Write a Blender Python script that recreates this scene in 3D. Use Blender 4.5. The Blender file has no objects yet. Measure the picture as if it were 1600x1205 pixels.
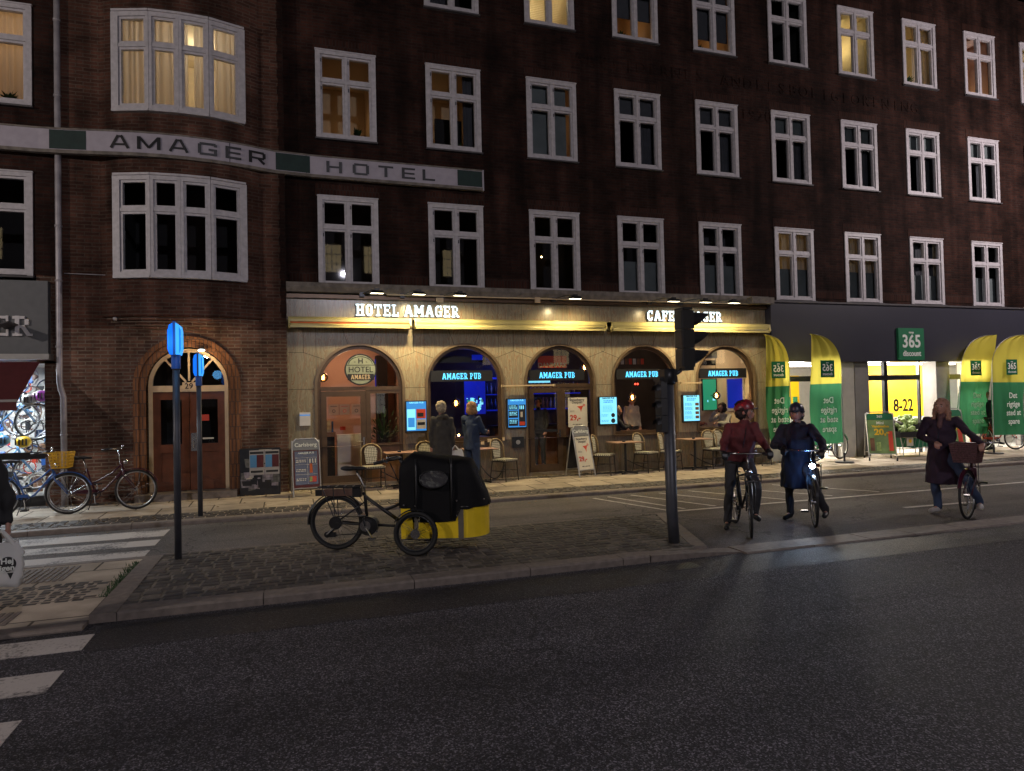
import bpy, math, random
from mathutils import Vector, Matrix, noise
R = math.radians; PI = math.pi
random.seed(7)
S = bpy.context.scene
COL = S.collection
# ---------------------------------------------------------------- camera
cam = bpy.data.cameras.new('camera'); co = bpy.data.objects.new('camera', cam); COL.objects.link(co)
cam.sensor_width = 36; cam.lens = 36*1058.6/1600; cam.clip_end = 400; cam.clip_start = 0.05
ya, pi_, ro = R(18.325), R(1.254), R(-1.3055)
fw = Vector((math.sin(ya)*math.cos(pi_), math.cos(ya)*math.cos(pi_), math.sin(pi_)))
r0 = Vector((math.cos(ya), -math.sin(ya), 0)); u0 = r0.cross(fw)
rr = math.cos(ro)*r0+math.sin(ro)*u0; uu = -math.sin(ro)*r0+math.cos(ro)*u0
m = Matrix((rr, uu, -fw)).transposed().to_4x4(); m.translation = Vector((0, 0, 1.84))
co.matrix_world = m; S.camera = co
# ---------------------------------------------------------------- world (night sky)
w = bpy.data.worlds.new('World'); S.world = w; w.use_nodes = True
nt = w.node_tree; bg = nt.nodes['Background']
sky = nt.nodes.new('ShaderNodeTexSky'); sky.sky_type = 'NISHITA'; sky.sun_disc = False
sky.sun_elevation = R(-6); sky.sun_rotation = R(200); sky.air_density = 1.5; sky.ozone_density = 3
nt.links.new(sky.outputs[0], bg.inputs[0]); bg.inputs[1].default_value = 0.05
# ---------------------------------------------------------------- view
S.view_settings.view_transform = 'Standard'; S.view_settings.look = 'None'; S.view_settings.exposure = 0; S.view_settings.gamma = 1
S.render.engine = 'CYCLES'; S.cycles.use_denoising = True; S.cycles.max_bounces = 7; S.cycles.transparent_max_bounces = 16
S.cycles.sample_clamp_indirect = 4; S.cycles.caustics_reflective = False; S.cycles.caustics_refractive = False
# ---------------------------------------------------------------- lights: helper + the street lamps hung over the carriageway
def light(name, kind, loc, energy, color, size=.1, to=None, angle=None, blend=.3, parent=None):
    l = bpy.data.lights.new(name, kind); l.energy = energy; l.color = color
    if kind == 'AREA': l.shape = 'DISK'; l.size = size
    else: l.shadow_soft_size = size
    if kind == 'SPOT': l.spot_size = R(angle); l.spot_blend = blend
    o = bpy.data.objects.new(name, l); COL.objects.link(o); o.location = loc
    if to is not None: o.rotation_euler = (Vector(to)-Vector(loc)).to_track_quat('-Z', 'Y').to_euler()
    return o
light('street_lamp_light', 'POINT', (-15.0, 4.1, 7.6), 2500, (1, .86, .78), .06)
light('street_lamp_light', 'POINT', (20.5, 9.3, 8.0), 1500, (1, .86, .86), .06)
light('street_lamp_light', 'POINT', (3.0, -9.0, 9.0), 2400, (.90, .86, 1.0), .06)
# ---------------------------------------------------------------- materials
def mat(name, col, rough=.7, metal=0, var=.0, vscale=8, bump=0, bscale=60, spec=.5, coat=0):
    m = bpy.data.materials.new(name); m.use_nodes = True; t = m.node_tree; b = t.nodes['Principled BSDF']
    b.inputs['Roughness'].default_value = rough; b.inputs['Metallic'].default_value = metal
    b.inputs['Specular IOR Level'].default_value = spec
    if coat: b.inputs['Coat Weight'].default_value = coat
    tc = t.nodes.new('ShaderNodeTexCoord')
    n = t.nodes.new('ShaderNodeTexNoise'); n.inputs['Scale'].default_value = vscale; n.inputs['Detail'].default_value = 5
    t.links.new(tc.outputs['Object'], n.inputs['Vector'])
    r = t.nodes.new('ShaderNodeValToRGB')
    v = max(var, .06)
    r.color_ramp.elements[0].position = .3; r.color_ramp.elements[1].position = .7
    r.color_ramp.elements[0].color = (*[c*(1-v) for c in col], 1); r.color_ramp.elements[1].color = (*[min(1, c*(1+v)) for c in col], 1)
    t.links.new(n.outputs[0], r.inputs[0]); t.links.new(r.outputs[0], b.inputs['Base Color'])
    if bump:
        n2 = t.nodes.new('ShaderNodeTexNoise'); n2.inputs['Scale'].default_value = bscale; n2.inputs['Detail'].default_value = 4
        t.links.new(tc.outputs['Object'], n2.inputs['Vector'])
        bp = t.nodes.new('ShaderNodeBump'); bp.inputs['Strength'].default_value = bump; bp.inputs['Distance'].default_value = .01
        t.links.new(n2.outputs[0], bp.inputs['Height']); t.links.new(bp.outputs[0], b.inputs['Normal'])
    return m
def emi(name, col, s):
    m = bpy.data.materials.new(name); m.use_nodes = True; t = m.node_tree; b = t.nodes['Principled BSDF']
    b.inputs['Base Color'].default_value = (*[c*.5 for c in col], 1); b.inputs['Emission Color'].default_value = (*col, 1)
    b.inputs['Emission Strength'].default_value = s; b.inputs['Roughness'].default_value = .4
    return m
def glassm(name, tint=(1, 1, 1), refl=1.0, rough=.02):
    m = bpy.data.materials.new(name); m.use_nodes = True; t = m.node_tree; t.nodes.clear()
    o = t.nodes.new('ShaderNodeOutputMaterial'); mx = t.nodes.new('ShaderNodeMixShader'); tr = t.nodes.new('ShaderNodeBsdfTransparent')
    g = t.nodes.new('ShaderNodeBsdfGlossy'); fr = t.nodes.new('ShaderNodeFresnel'); fr.inputs[0].default_value = 1.5
    tr.inputs[0].default_value = (*tint, 1); g.inputs['Roughness'].default_value = rough; g.inputs[0].default_value = (refl, refl, refl, 1)
    t.links.new(fr.outputs[0], mx.inputs[0]); t.links.new(tr.outputs[0], mx.inputs[1]); t.links.new(g.outputs[0], mx.inputs[2]); t.links.new(mx.outputs[0], o.inputs[0])
    return m
def brickm(name, c1, c2, cm, bw=.24, bh=.066, mort=.01, axis='xz', bump=.5, rough=.85, stain=.45, offs=.5):
    m = bpy.data.materials.new(name); m.use_nodes = True; t = m.node_tree; b = t.nodes['Principled BSDF']; L = t.links.new
    b.inputs['Roughness'].default_value = rough; b.inputs['Specular IOR Level'].default_value = .12
    tc = t.nodes.new('ShaderNodeTexCoord'); sp = t.nodes.new('ShaderNodeSeparateXYZ'); cb = t.nodes.new('ShaderNodeCombineXYZ')
    L(tc.outputs['Object'], sp.inputs[0]); L(sp.outputs[0 if axis[0] == 'x' else 1], cb.inputs[0]); L(sp.outputs[2 if axis[1] == 'z' else (1 if axis[1] == 'y' else 0)], cb.inputs[1])
    nd = t.nodes.new('ShaderNodeTexNoise'); nd.inputs['Scale'].default_value = 9; L(tc.outputs['Object'], nd.inputs['Vector'])
    md = t.nodes.new('ShaderNodeMix'); md.data_type = 'VECTOR'; md.inputs[0].default_value = .012; L(cb.outputs[0], md.inputs[4]); L(nd.outputs[1], md.inputs[5])
    k = t.nodes.new('ShaderNodeTexBrick'); k.inputs['Scale'].default_value = 1; k.inputs['Brick Width'].default_value = bw; k.inputs['Row Height'].default_value = bh
    k.inputs['Mortar Size'].default_value = mort; k.inputs['Mortar Smooth'].default_value = .2; k.inputs['Bias'].default_value = -.1; k.offset = offs
    k.inputs['Color1'].default_value = (*c1, 1); k.inputs['Color2'].default_value = (*c2, 1); k.inputs['Mortar'].default_value = (*cm, 1)
    L(md.outputs[1], k.inputs['Vector'])
    n = t.nodes.new('ShaderNodeTexNoise'); n.inputs['Scale'].default_value = .9; n.inputs['Detail'].default_value = 8; n.inputs['Roughness'].default_value = .7; L(tc.outputs['Object'], n.inputs['Vector'])
    r = t.nodes.new('ShaderNodeMapRange'); r.inputs[1].default_value = .3; r.inputs[2].default_value = .7; r.inputs[3].default_value = 1-stain; r.inputs[4].default_value = 1+stain*.7; L(n.outputs[0], r.inputs[0])
    mp = t.nodes.new('ShaderNodeMapping'); mp.inputs['Scale'].default_value = (2.2, 2.2, .22); L(tc.outputs['Object'], mp.inputs[0])
    ns = t.nodes.new('ShaderNodeTexNoise'); ns.inputs['Scale'].default_value = 1.2; ns.inputs['Detail'].default_value = 6; L(mp.outputs[0], ns.inputs['Vector'])
    rs = t.nodes.new('ShaderNodeMapRange'); rs.inputs[1].default_value = .35; rs.inputs[2].default_value = .65; rs.inputs[3].default_value = 1-stain*.6; rs.inputs[4].default_value = 1+stain*.4; L(ns.outputs[0], rs.inputs[0])
    rm = t.nodes.new('ShaderNodeMath'); rm.operation = 'MULTIPLY'; L(r.outputs[0], rm.inputs[0]); L(rs.outputs[0], rm.inputs[1])
    hs = t.nodes.new('ShaderNodeVectorMath'); hs.operation = 'SCALE'; L(k.outputs[0], hs.inputs[0]); L(rm.outputs[0], hs.inputs[3]); L(hs.outputs[0], b.inputs['Base Color'])
    bp = t.nodes.new('ShaderNodeBump'); bp.inputs['Strength'].default_value = bump; bp.inputs['Distance'].default_value = .012
    n3 = t.nodes.new('ShaderNodeTexNoise'); n3.inputs['Scale'].default_value = 50; n3.inputs['Detail'].default_value = 3; L(tc.outputs['Object'], n3.inputs['Vector'])
    ad = t.nodes.new('ShaderNodeMath'); ad.operation = 'MULTIPLY_ADD'; ad.inputs[1].default_value = -1; L(k.outputs[1], ad.inputs[0]); L(n3.outputs[0], ad.inputs[2])
    L(ad.outputs[0], bp.inputs['Height']); L(bp.outputs[0], b.inputs['Normal'])
    return m
def asphaltm(name, base, rough=.72, hi=4.6, sc=115):
    m = bpy.data.materials.new(name); m.use_nodes = True; t = m.node_tree; b = t.nodes['Principled BSDF']; L = t.links.new; b.inputs['Specular IOR Level'].default_value = .35
    tc = t.nodes.new('ShaderNodeTexCoord')
    v = t.nodes.new('ShaderNodeTexVoronoi'); v.inputs['Scale'].default_value = sc; L(tc.outputs['Object'], v.inputs['Vector'])
    n = t.nodes.new('ShaderNodeTexNoise'); n.inputs['Scale'].default_value = .7; n.inputs['Detail'].default_value = 6; L(tc.outputs['Object'], n.inputs['Vector'])
    sep = t.nodes.new('ShaderNodeSeparateColor'); L(v.outputs['Color'], sep.inputs[0])
    pw = t.nodes.new('ShaderNodeMath'); pw.operation = 'POWER'; pw.inputs[1].default_value = 5; L(sep.outputs[0], pw.inputs[0])
    mr = t.nodes.new('ShaderNodeMapRange'); mr.inputs[3].default_value = .45; mr.inputs[4].default_value = hi; mr.inputs[3].default_value = .45 if hi > 3 else .8; L(pw.outputs[0], mr.inputs[0])
    m2 = t.nodes.new('ShaderNodeMapRange'); m2.inputs[1].default_value = .3; m2.inputs[2].default_value = .7; m2.inputs[3].default_value = .75; m2.inputs[4].default_value = 1.25; L(n.outputs[0], m2.inputs[0])
    mp = t.nodes.new('ShaderNodeMapping'); mp.inputs['Scale'].default_value = (.10, 1.3, 1); L(tc.outputs['Object'], mp.inputs[0])
    n4 = t.nodes.new('ShaderNodeTexNoise'); n4.inputs['Scale'].default_value = 1; n4.inputs['Detail'].default_value = 3; L(mp.outputs[0], n4.inputs['Vector'])
    m4 = t.nodes.new('ShaderNodeMapRange'); m4.inputs[1].default_value = .35; m4.inputs[2].default_value = .65; m4.inputs[3].default_value = .72; m4.inputs[4].default_value = 1.22; L(n4.outputs[0], m4.inputs[0])
    nw = t.nodes.new('ShaderNodeTexNoise'); nw.inputs['Scale'].default_value = 2.5; nw.inputs['Detail'].default_value = 5; L(tc.outputs['Object'], nw.inputs['Vector'])
    mw = t.nodes.new('ShaderNodeMix'); mw.data_type = 'VECTOR'; mw.inputs[0].default_value = .35; L(tc.outputs['Object'], mw.inputs[4]); L(nw.outputs[1], mw.inputs[5])
    vc = t.nodes.new('ShaderNodeTexVoronoi'); vc.feature = 'DISTANCE_TO_EDGE'; vc.inputs['Scale'].default_value = .55; L(mw.outputs[1], vc.inputs['Vector'])
    mc = t.nodes.new('ShaderNodeMapRange'); mc.inputs[1].default_value = 0; mc.inputs[2].default_value = .006; mc.inputs[3].default_value = .45; mc.inputs[4].default_value = 1; L(vc.outputs['Distance'], mc.inputs[0])
    q1 = t.nodes.new('ShaderNodeMath'); q1.operation = 'MULTIPLY'; L(m2.outputs[0], q1.inputs[0]); L(m4.outputs[0], q1.inputs[1])
    q2 = t.nodes.new('ShaderNodeMath'); q2.operation = 'MULTIPLY'; L(q1.outputs[0], q2.inputs[0]); L(mc.outputs[0], q2.inputs[1])
    mu = t.nodes.new('ShaderNodeMath'); mu.operation = 'MULTIPLY'; L(mr.outputs[0], mu.inputs[0]); L(q2.outputs[0], mu.inputs[1])
    sc = t.nodes.new('ShaderNodeVectorMath'); sc.operation = 'SCALE'; sc.inputs[0].default_value = base; L(mu.outputs[0], sc.inputs[3]); L(sc.outputs[0], b.inputs['Base Color'])
    rg = t.nodes.new('ShaderNodeMapRange'); rg.inputs[3].default_value = rough-.12; rg.inputs[4].default_value = rough+.2; L(n.outputs[0], rg.inputs[0]); L(rg.outputs[0], b.inputs['Roughness'])
    bp = t.nodes.new('ShaderNodeBump'); bp.inputs['Strength'].default_value = .9; bp.inputs['Distance'].default_value = .008; L(v.outputs['Distance'], bp.inputs['Height']); L(bp.outputs[0], b.inputs['Normal'])
    return m
def stonem(name, c1, c2, vein, rough=.22):
    m = bpy.data.materials.new(name); m.use_nodes = True; t = m.node_tree; b = t.nodes['Principled BSDF']; L = t.links.new
    b.inputs['Roughness'].default_value = rough
    tc = t.nodes.new('ShaderNodeTexCoord'); mp = t.nodes.new('ShaderNodeMapping'); mp.inputs['Scale'].default_value = (7, 1, 1.1); mp.inputs['Rotation'].default_value = (0, R(9), 0); L(tc.outputs['Object'], mp.inputs[0])
    n = t.nodes.new('ShaderNodeTexNoise'); n.inputs['Scale'].default_value = 1.6; n.inputs['Detail'].default_value = 9; n.inputs['Roughness'].default_value = .65; n.inputs['Distortion'].default_value = .9; L(mp.outputs[0], n.inputs['Vector'])
    r = t.nodes.new('ShaderNodeValToRGB'); e = r.color_ramp.elements; e[0].position = .32; e[0].color = (*c1, 1); e[1].position = .68; e[1].color = (*c2, 1)
    for p, c in ((.485, c2), (.5, vein), (.515, c1)):
        q = e.new(p); q.color = (*c, 1)
    L(n.outputs[0], r.inputs[0])
    # slabs of stone differ in tone
    k = t.nodes.new('ShaderNodeTexBrick'); k.offset = 0; k.inputs['Brick Width'].default_value = .56; k.inputs['Row Height'].default_value = 9; k.inputs['Scale'].default_value = 1; k.inputs['Mortar Size'].default_value = .003
    k.inputs['Color1'].default_value = (.8, .8, .8, 1); k.inputs['Color2'].default_value = (1.15, 1.1, 1, 1); k.inputs['Mortar'].default_value = (.25, .22, .2, 1)
    sp = t.nodes.new('ShaderNodeSeparateXYZ'); cb = t.nodes.new('ShaderNodeCombineXYZ'); L(tc.outputs['Object'], sp.inputs[0]); L(sp.outputs[0], cb.inputs[0]); L(sp.outputs[2], cb.inputs[1]); L(cb.outputs[0], k.inputs['Vector'])
    mu = t.nodes.new('ShaderNodeVectorMath'); mu.operation = 'MULTIPLY'; L(r.outputs[0], mu.inputs[0]); L(k.outputs[0], mu.inputs[1]); L(mu.outputs[0], b.inputs['Base Color'])
    return m
M = dict(
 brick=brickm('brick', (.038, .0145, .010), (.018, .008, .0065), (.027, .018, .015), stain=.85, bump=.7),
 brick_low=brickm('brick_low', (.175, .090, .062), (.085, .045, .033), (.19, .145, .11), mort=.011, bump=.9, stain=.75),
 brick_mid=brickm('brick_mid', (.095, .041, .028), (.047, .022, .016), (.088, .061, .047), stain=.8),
 brick_arch=brickm('brick_arch', (.22, .10, .05), (.15, .07, .035), (.10, .06, .045), bw=.07, bh=.24),
 soldier=brickm('brick_soldier', (.05, .019, .013), (.026, .011, .008), (.036, .024, .02), bw=.066, bh=.25),
 stone=stonem('granite_cladding', (.24, .21, .155), (.33, .295, .215), (.30, .15, .09)),
 stone_dark=stonem('granite_plinth', (.08, .07, .065), (.14, .12, .10), (.16, .07, .05), .4),
 joint=mat('joint', (.03, .025, .02), .9),
 cornice=mat('weathered_cornice', (.16, .14, .12), .8, var=.35, bump=.3),
 asphalt=asphaltm('asphalt', (.054, .051, .058)),
 track=asphaltm('cycle_asphalt', (.125, .112, .108), .8, 2.2, 150),
 slab=brickm('pavement_slab', (.47, .40, .32), (.36, .31, .25), (.10, .085, .07), bw=.83, bh=.62, mort=.013, axis='xy', bump=.3, rough=.8, stain=.3),
 cobble=mat('cobble', (.060, .052, .047), .6, var=.45, vscale=9, bump=.5, bscale=90),
 cobble_l=mat('cobble_light', (.11, .095, .082), .65, var=.45, vscale=9, bump=.5, bscale=90),
 soil=mat('joint_sand', (.17, .15, .12), .95, var=.4, bump=.5),
 kerb=mat('granite_kerb', (.18, .15, .13), .7, var=.22, vscale=14, bump=.35, bscale=120),
 paint=None,
 paint_thin=mat('thin_paint', (.46, .43, .42), .75, var=.3, vscale=12),
 frame=mat('white_window_paint', (.45, .43, .45), .5, var=.14, vscale=12, bump=.08),
 frame_in=mat('sash_paint', (.36, .34, .35), .5, var=.2, vscale=14),
 sill=mat('slate_sill', (.06, .055, .06), .6, var=.2),
 glass=glassm('window_glass', (.92, .95, .94)),
 glass_shop=glassm('shop_glass', (.97, .98, .97)),
 dark_room=mat('dark_room', (.018, .016, .018), .9),
 frost=mat('frosted_film', (.16, .18, .19), .6, var=.15, vscale=3),
 blind=mat('roller_blind', (.085, .085, .10), .8, var=.1),
 room_amber=mat('amber_room', (.50, .36, .22), .8, var=.06, vscale=1),
 room_cream=mat('cream_room', (.78, .66, .45), .8),
 room_pink=mat('pink_room', (.6, .42, .34), .8, var=.1, vscale=1.5),
 curtain_dark=mat('dark_curtain', (.07, .07, .085), .8, var=.2, vscale=4),
 zinc=mat('drainpipe_zinc', (.36, .34, .36), .45, .3, var=.25, vscale=5),
 bronze=mat('bronze_frame', (.10, .062, .038), .35, .4, var=.15),
 bronze_l=mat('bronze_light', (.17, .12, .075), .35, .3, var=.15),
 sign_face=mat('round_sign_face', (.26, .29, .22), .5), strip=mat('dull_strip', (.16, .145, .12), .5, .4), door_wood=mat('varnished_door', (.125, .040, .018), .3, var=.25, vscale=6, coat=.4),
 cream_paint=mat('cream_paint', (.55, .42, .26), .5, var=.1),
 black=mat('black_satin', (.014, .014, .016), .4),
 black_m=mat('black_matte', (.010, .010, .012), .75, bump=.15, bscale=30),
 pole_grey=mat('pole_grey', (.055, .058, .07), .45, .2, var=.2),
 dgrey=mat('dark_grey_metal', (.035, .038, .045), .35, .5, var=.2),
 steel=mat('steel', (.55, .55, .57), .25, 1, var=.1),
 alu=mat('brushed_aluminium', (.42, .42, .42), .4, .8, var=.1),
 white_panel=mat('white_panel', (.62, .60, .60), .55, var=.06),
 sign_white=mat('sign_white', (.36, .33, .38), .5, var=.08),
 sign_green=mat('sign_green', (.006, .024, .021), .7, var=.2),
 sign_black=mat('sign_black', (.012, .012, .014), .4),
 fascia=mat('fascia_navy', (.042, .042, .058), .35, var=.06, vscale=.8),
 fascia_g=mat('fascia_grey', (.12, .125, .13), .5, var=.08),
 col=mat('pale_stone_pilaster', (.42, .40, .36), .6, var=.10, vscale=5, bump=.1),
 col_d=mat('grey_stone_pilaster', (.20, .19, .185), .6, var=.10, vscale=5),
 green365=mat('supermarket_green', (.012, .16, .07), .5, var=.05),
 flag_g=None, flag_y=None, flag_t=mat('flag_print_white', (.72, .75, .70), .8), grey_film=mat('grey_film', (.16, .15, .12), .8),
 awn_y=mat('awning_cassette', (.44, .38, .16), .4, var=.06),
 awn_o=mat('awning_orange_fabric', (.5, .10, .02), .7),
 awn_red=mat('dark_red_awning', (.085, .012, .014), .8, var=.15),
 yellow=mat('yellow_box_panel', (.85, .60, .02), .4, var=.12, vscale=4),
 canopy=mat('black_canvas', (.004, .004, .005), .7, spec=.2, bump=.25, bscale=14),
 rubber=mat('rubber', (.012, .012, .012), .7),
 rim=mat('wheel_rim', (.5, .5, .5), .3, .9),
 leather=mat('brown_leather', (.11, .06, .045), .5, var=.2),
 bike_blue=mat('blue_enamel', (.03, .10, .32), .3, coat=.5),
 bike_lblue=mat('light_blue_enamel', (.10, .28, .50), .3, coat=.5),
 bike_purple=mat('plum_enamel', (.05, .008, .02), .3, coat=.5),
 bask_y=mat('yellow_basket', (.62, .36, .02), .5),
 wicker=mat('wicker', (.10, .045, .045), .7, var=.4, vscale=40),
 weave=None, rattan=mat('rattan_tube', (.30, .22, .11), .45, var=.3, vscale=20),
 chair_leg=mat('chair_leg', (.03, .022, .016), .5),
 ttop=mat('table_laminate', (.38, .22, .15), .45, var=.12, vscale=10),
 skin=mat('skin', (.42, .22, .16), .5, var=.08),
 hair_grey=mat('grey_hair', (.38, .32, .22), .8, var=.25, vscale=40, bump=.6, bscale=90),
 hair_blond=mat('blond_hair', (.30, .16, .065), .7, var=.3, vscale=40, bump=.6, bscale=90),
 hair_fair=mat('fair_hair', (.32, .17, .11), .7, var=.3, vscale=40, bump=.6, bscale=90),
 hair_dark=mat('dark_hair', (.02, .014, .012), .7),
 jk_red=mat('maroon_jacket', (.10, .018, .022), .75, var=.2, vscale=10, bump=.3, bscale=25),
 trousers=mat('charcoal_trousers', (.028, .028, .033), .85, var=.2, bump=.3, bscale=25),
 coat_navy=mat('navy_coat', (.008, .012, .028), .8, var=.25, bump=.3, bscale=20),
 coat_plum=mat('plum_coat', (.028, .014, .030), .85, var=.2, bump=.3, bscale=25),
 coat_grey=mat('grey_overcoat', (.050, .046, .040), .9, var=.2, bump=.3, bscale=25),
 jk_blue=mat('blue_jacket', (.014, .030, .075), .8, var=.2, bump=.3, bscale=25),
 jeans=mat('jeans', (.03, .05, .10), .85, var=.2),
 shirt=mat('pale_shirt', (.45, .42, .38), .8, var=.1),
 shoe_w=mat('pale_trainer', (.5, .48, .46), .6),
 shoe=mat('black_shoe', (.015, .015, .017), .45),
 plastic=None,
 cabb=mat('cabbage_leaf', (.30, .42, .13), .6, var=.35, vscale=18, bump=.6, bscale=40),
 crate=mat('dark_crate', (.02, .02, .02), .6),
 leaf=mat('fallen_leaf', (.25, .15, .05), .8, var=.5, vscale=30),
 plant=mat('plant_leaf', (.03, .07, .02), .6),
 red=mat('red_print', (.55, .05, .02), .5), ink=mat('ink', (.02, .02, .02), .6), paper=mat('paper', (.62, .58, .48), .7, var=.04),
 wall_y=mat('yellow_wall', (.80, .50, .01), .5), wall_w=mat('white_shop_wall', (.72, .70, .66), .5, var=.05), floor_w=mat('shop_floor', (.5, .48, .45), .3),
 wood=mat('brown_wood', (.16, .075, .035), .5, var=.25, vscale=8),
 e_white=emi('led_letter', (.75, .92, 1.0), 1.7), e_cyan=emi('cyan_letter', (.10, .60, 1.0), 1.5), e_blue=emi('blue_sign_light', (.0, .17, .9), 1.0), e_blue_l=emi('pale_blue_sign_light', (.05, .40, 1.0), 1.1),
 e_screen=emi('menu_screen', (.03, .22, .60), 1.0), e_screen_l=emi('bright_menu_screen', (.22, .72, .95), 1.1), e_bulb=emi('bulb', (1, .62, .22), 30), e_fil=emi('filament', (1, .50, .14), 45),
 e_tv=emi('tv_blue', (.01, .03, .8), .32), e_tvg=emi('tv_green', (.02, .30, .16), .8), e_red=emi('red_lamp', (1, .04, .02), 9), e_head=emi('bike_headlamp', (.7, .87, 1.0), 60), e_tube=emi('ceiling_light', (1, .95, .85), 9), e_spot=emi('spot_lens', (1, .86, .55), 14),
 e_blind=emi('lit_blind', (.80, .66, .42), .55))
def weavem():
    m = bpy.data.materials.new('woven_back'); m.use_nodes = True; t = m.node_tree; b = t.nodes['Principled BSDF']; L = t.links.new
    tc = t.nodes.new('ShaderNodeTexCoord'); mp = t.nodes.new('ShaderNodeMapping'); mp.inputs['Rotation'].default_value = (0, R(45), 0); L(tc.outputs['Object'], mp.inputs[0])
    c = t.nodes.new('ShaderNodeTexChecker'); c.inputs['Scale'].default_value = 42; c.inputs[1].default_value = (.62, .58, .46, 1); c.inputs[2].default_value = (.10, .10, .08, 1)
    L(mp.outputs[0], c.inputs[0]); L(c.outputs[0], b.inputs['Base Color']); b.inputs['Roughness'].default_value = .5
    return m
def wornm(name, c1, c2, sc=30, lo=.36, hi=.46):
    m = bpy.data.materials.new(name); m.use_nodes = True; t = m.node_tree; b = t.nodes['Principled BSDF']; L = t.links.new; b.inputs['Roughness'].default_value = .75
    tc = t.nodes.new('ShaderNodeTexCoord'); n = t.nodes.new('ShaderNodeTexNoise'); n.inputs['Scale'].default_value = sc; n.inputs['Detail'].default_value = 8; n.inputs['Roughness'].default_value = .7; L(tc.outputs['Object'], n.inputs['Vector'])
    n2 = t.nodes.new('ShaderNodeTexNoise'); n2.inputs['Scale'].default_value = 1.6; n2.inputs['Detail'].default_value = 6; L(tc.outputs['Object'], n2.inputs['Vector'])
    ad = t.nodes.new('ShaderNodeMath'); ad.operation = 'MULTIPLY_ADD'; ad.inputs[1].default_value = .55; L(n2.outputs[0], ad.inputs[0]); mm = t.nodes.new('ShaderNodeMath'); mm.operation = 'MULTIPLY'; mm.inputs[1].default_value = .5; L(n.outputs[0], mm.inputs[0]); L(mm.outputs[0], ad.inputs[2])
    r = t.nodes.new('ShaderNodeValToRGB'); e = r.color_ramp.elements; e[0].position = lo+.06; e[0].color = (*c2, 1); e[1].position = hi+.06; e[1].color = (*c1, 1); q = e.new(.75); q.color = (*[v*.8 for v in c1], 1)
    L(ad.outputs[0], r.inputs[0]); L(r.outputs[0], b.inputs['Base Color']); return m
M['paint'] = wornm('worn_paint', (.50, .46, .43), (.10, .09, .09)); M['weave'] = weavem()
def translucent(name, col, tr=.5):
    m = bpy.data.materials.new(name); m.use_nodes = True; t = m.node_tree; t.nodes.clear(); L = t.links.new
    o = t.nodes.new('ShaderNodeOutputMaterial'); a = t.nodes.new('ShaderNodeBsdfDiffuse'); b = t.nodes.new('ShaderNodeBsdfTranslucent'); x = t.nodes.new('ShaderNodeMixShader')
    a.inputs[0].default_value = (*col, 1); b.inputs[0].default_value = (*col, 1); x.inputs[0].default_value = tr; L(a.outputs[0], x.inputs[1]); L(b.outputs[0], x.inputs[2]); L(x.outputs[0], o.inputs[0]); return m
M['curtain'] = translucent('cream_curtain', (.80, .72, .62), .6)
M['flag_g'] = translucent('flag_green', (.045, .19, .09), .22); M['flag_y'] = translucent('flag_yellow', (.62, .54, .09), .25)
M['flag_print'] = translucent('flag_print', (.9, .92, .86), .1); M['flag_patch'] = translucent('flag_patch', (.02, .14, .07), .1)
M['plastic'] = translucent('white_plastic_bag', (.85, .85, .82), .35)
M['vinyl'] = mat('canopy_window', (.05, .05, .055), .08, spec=1, coat=1, bump=.5, bscale=9)
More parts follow.
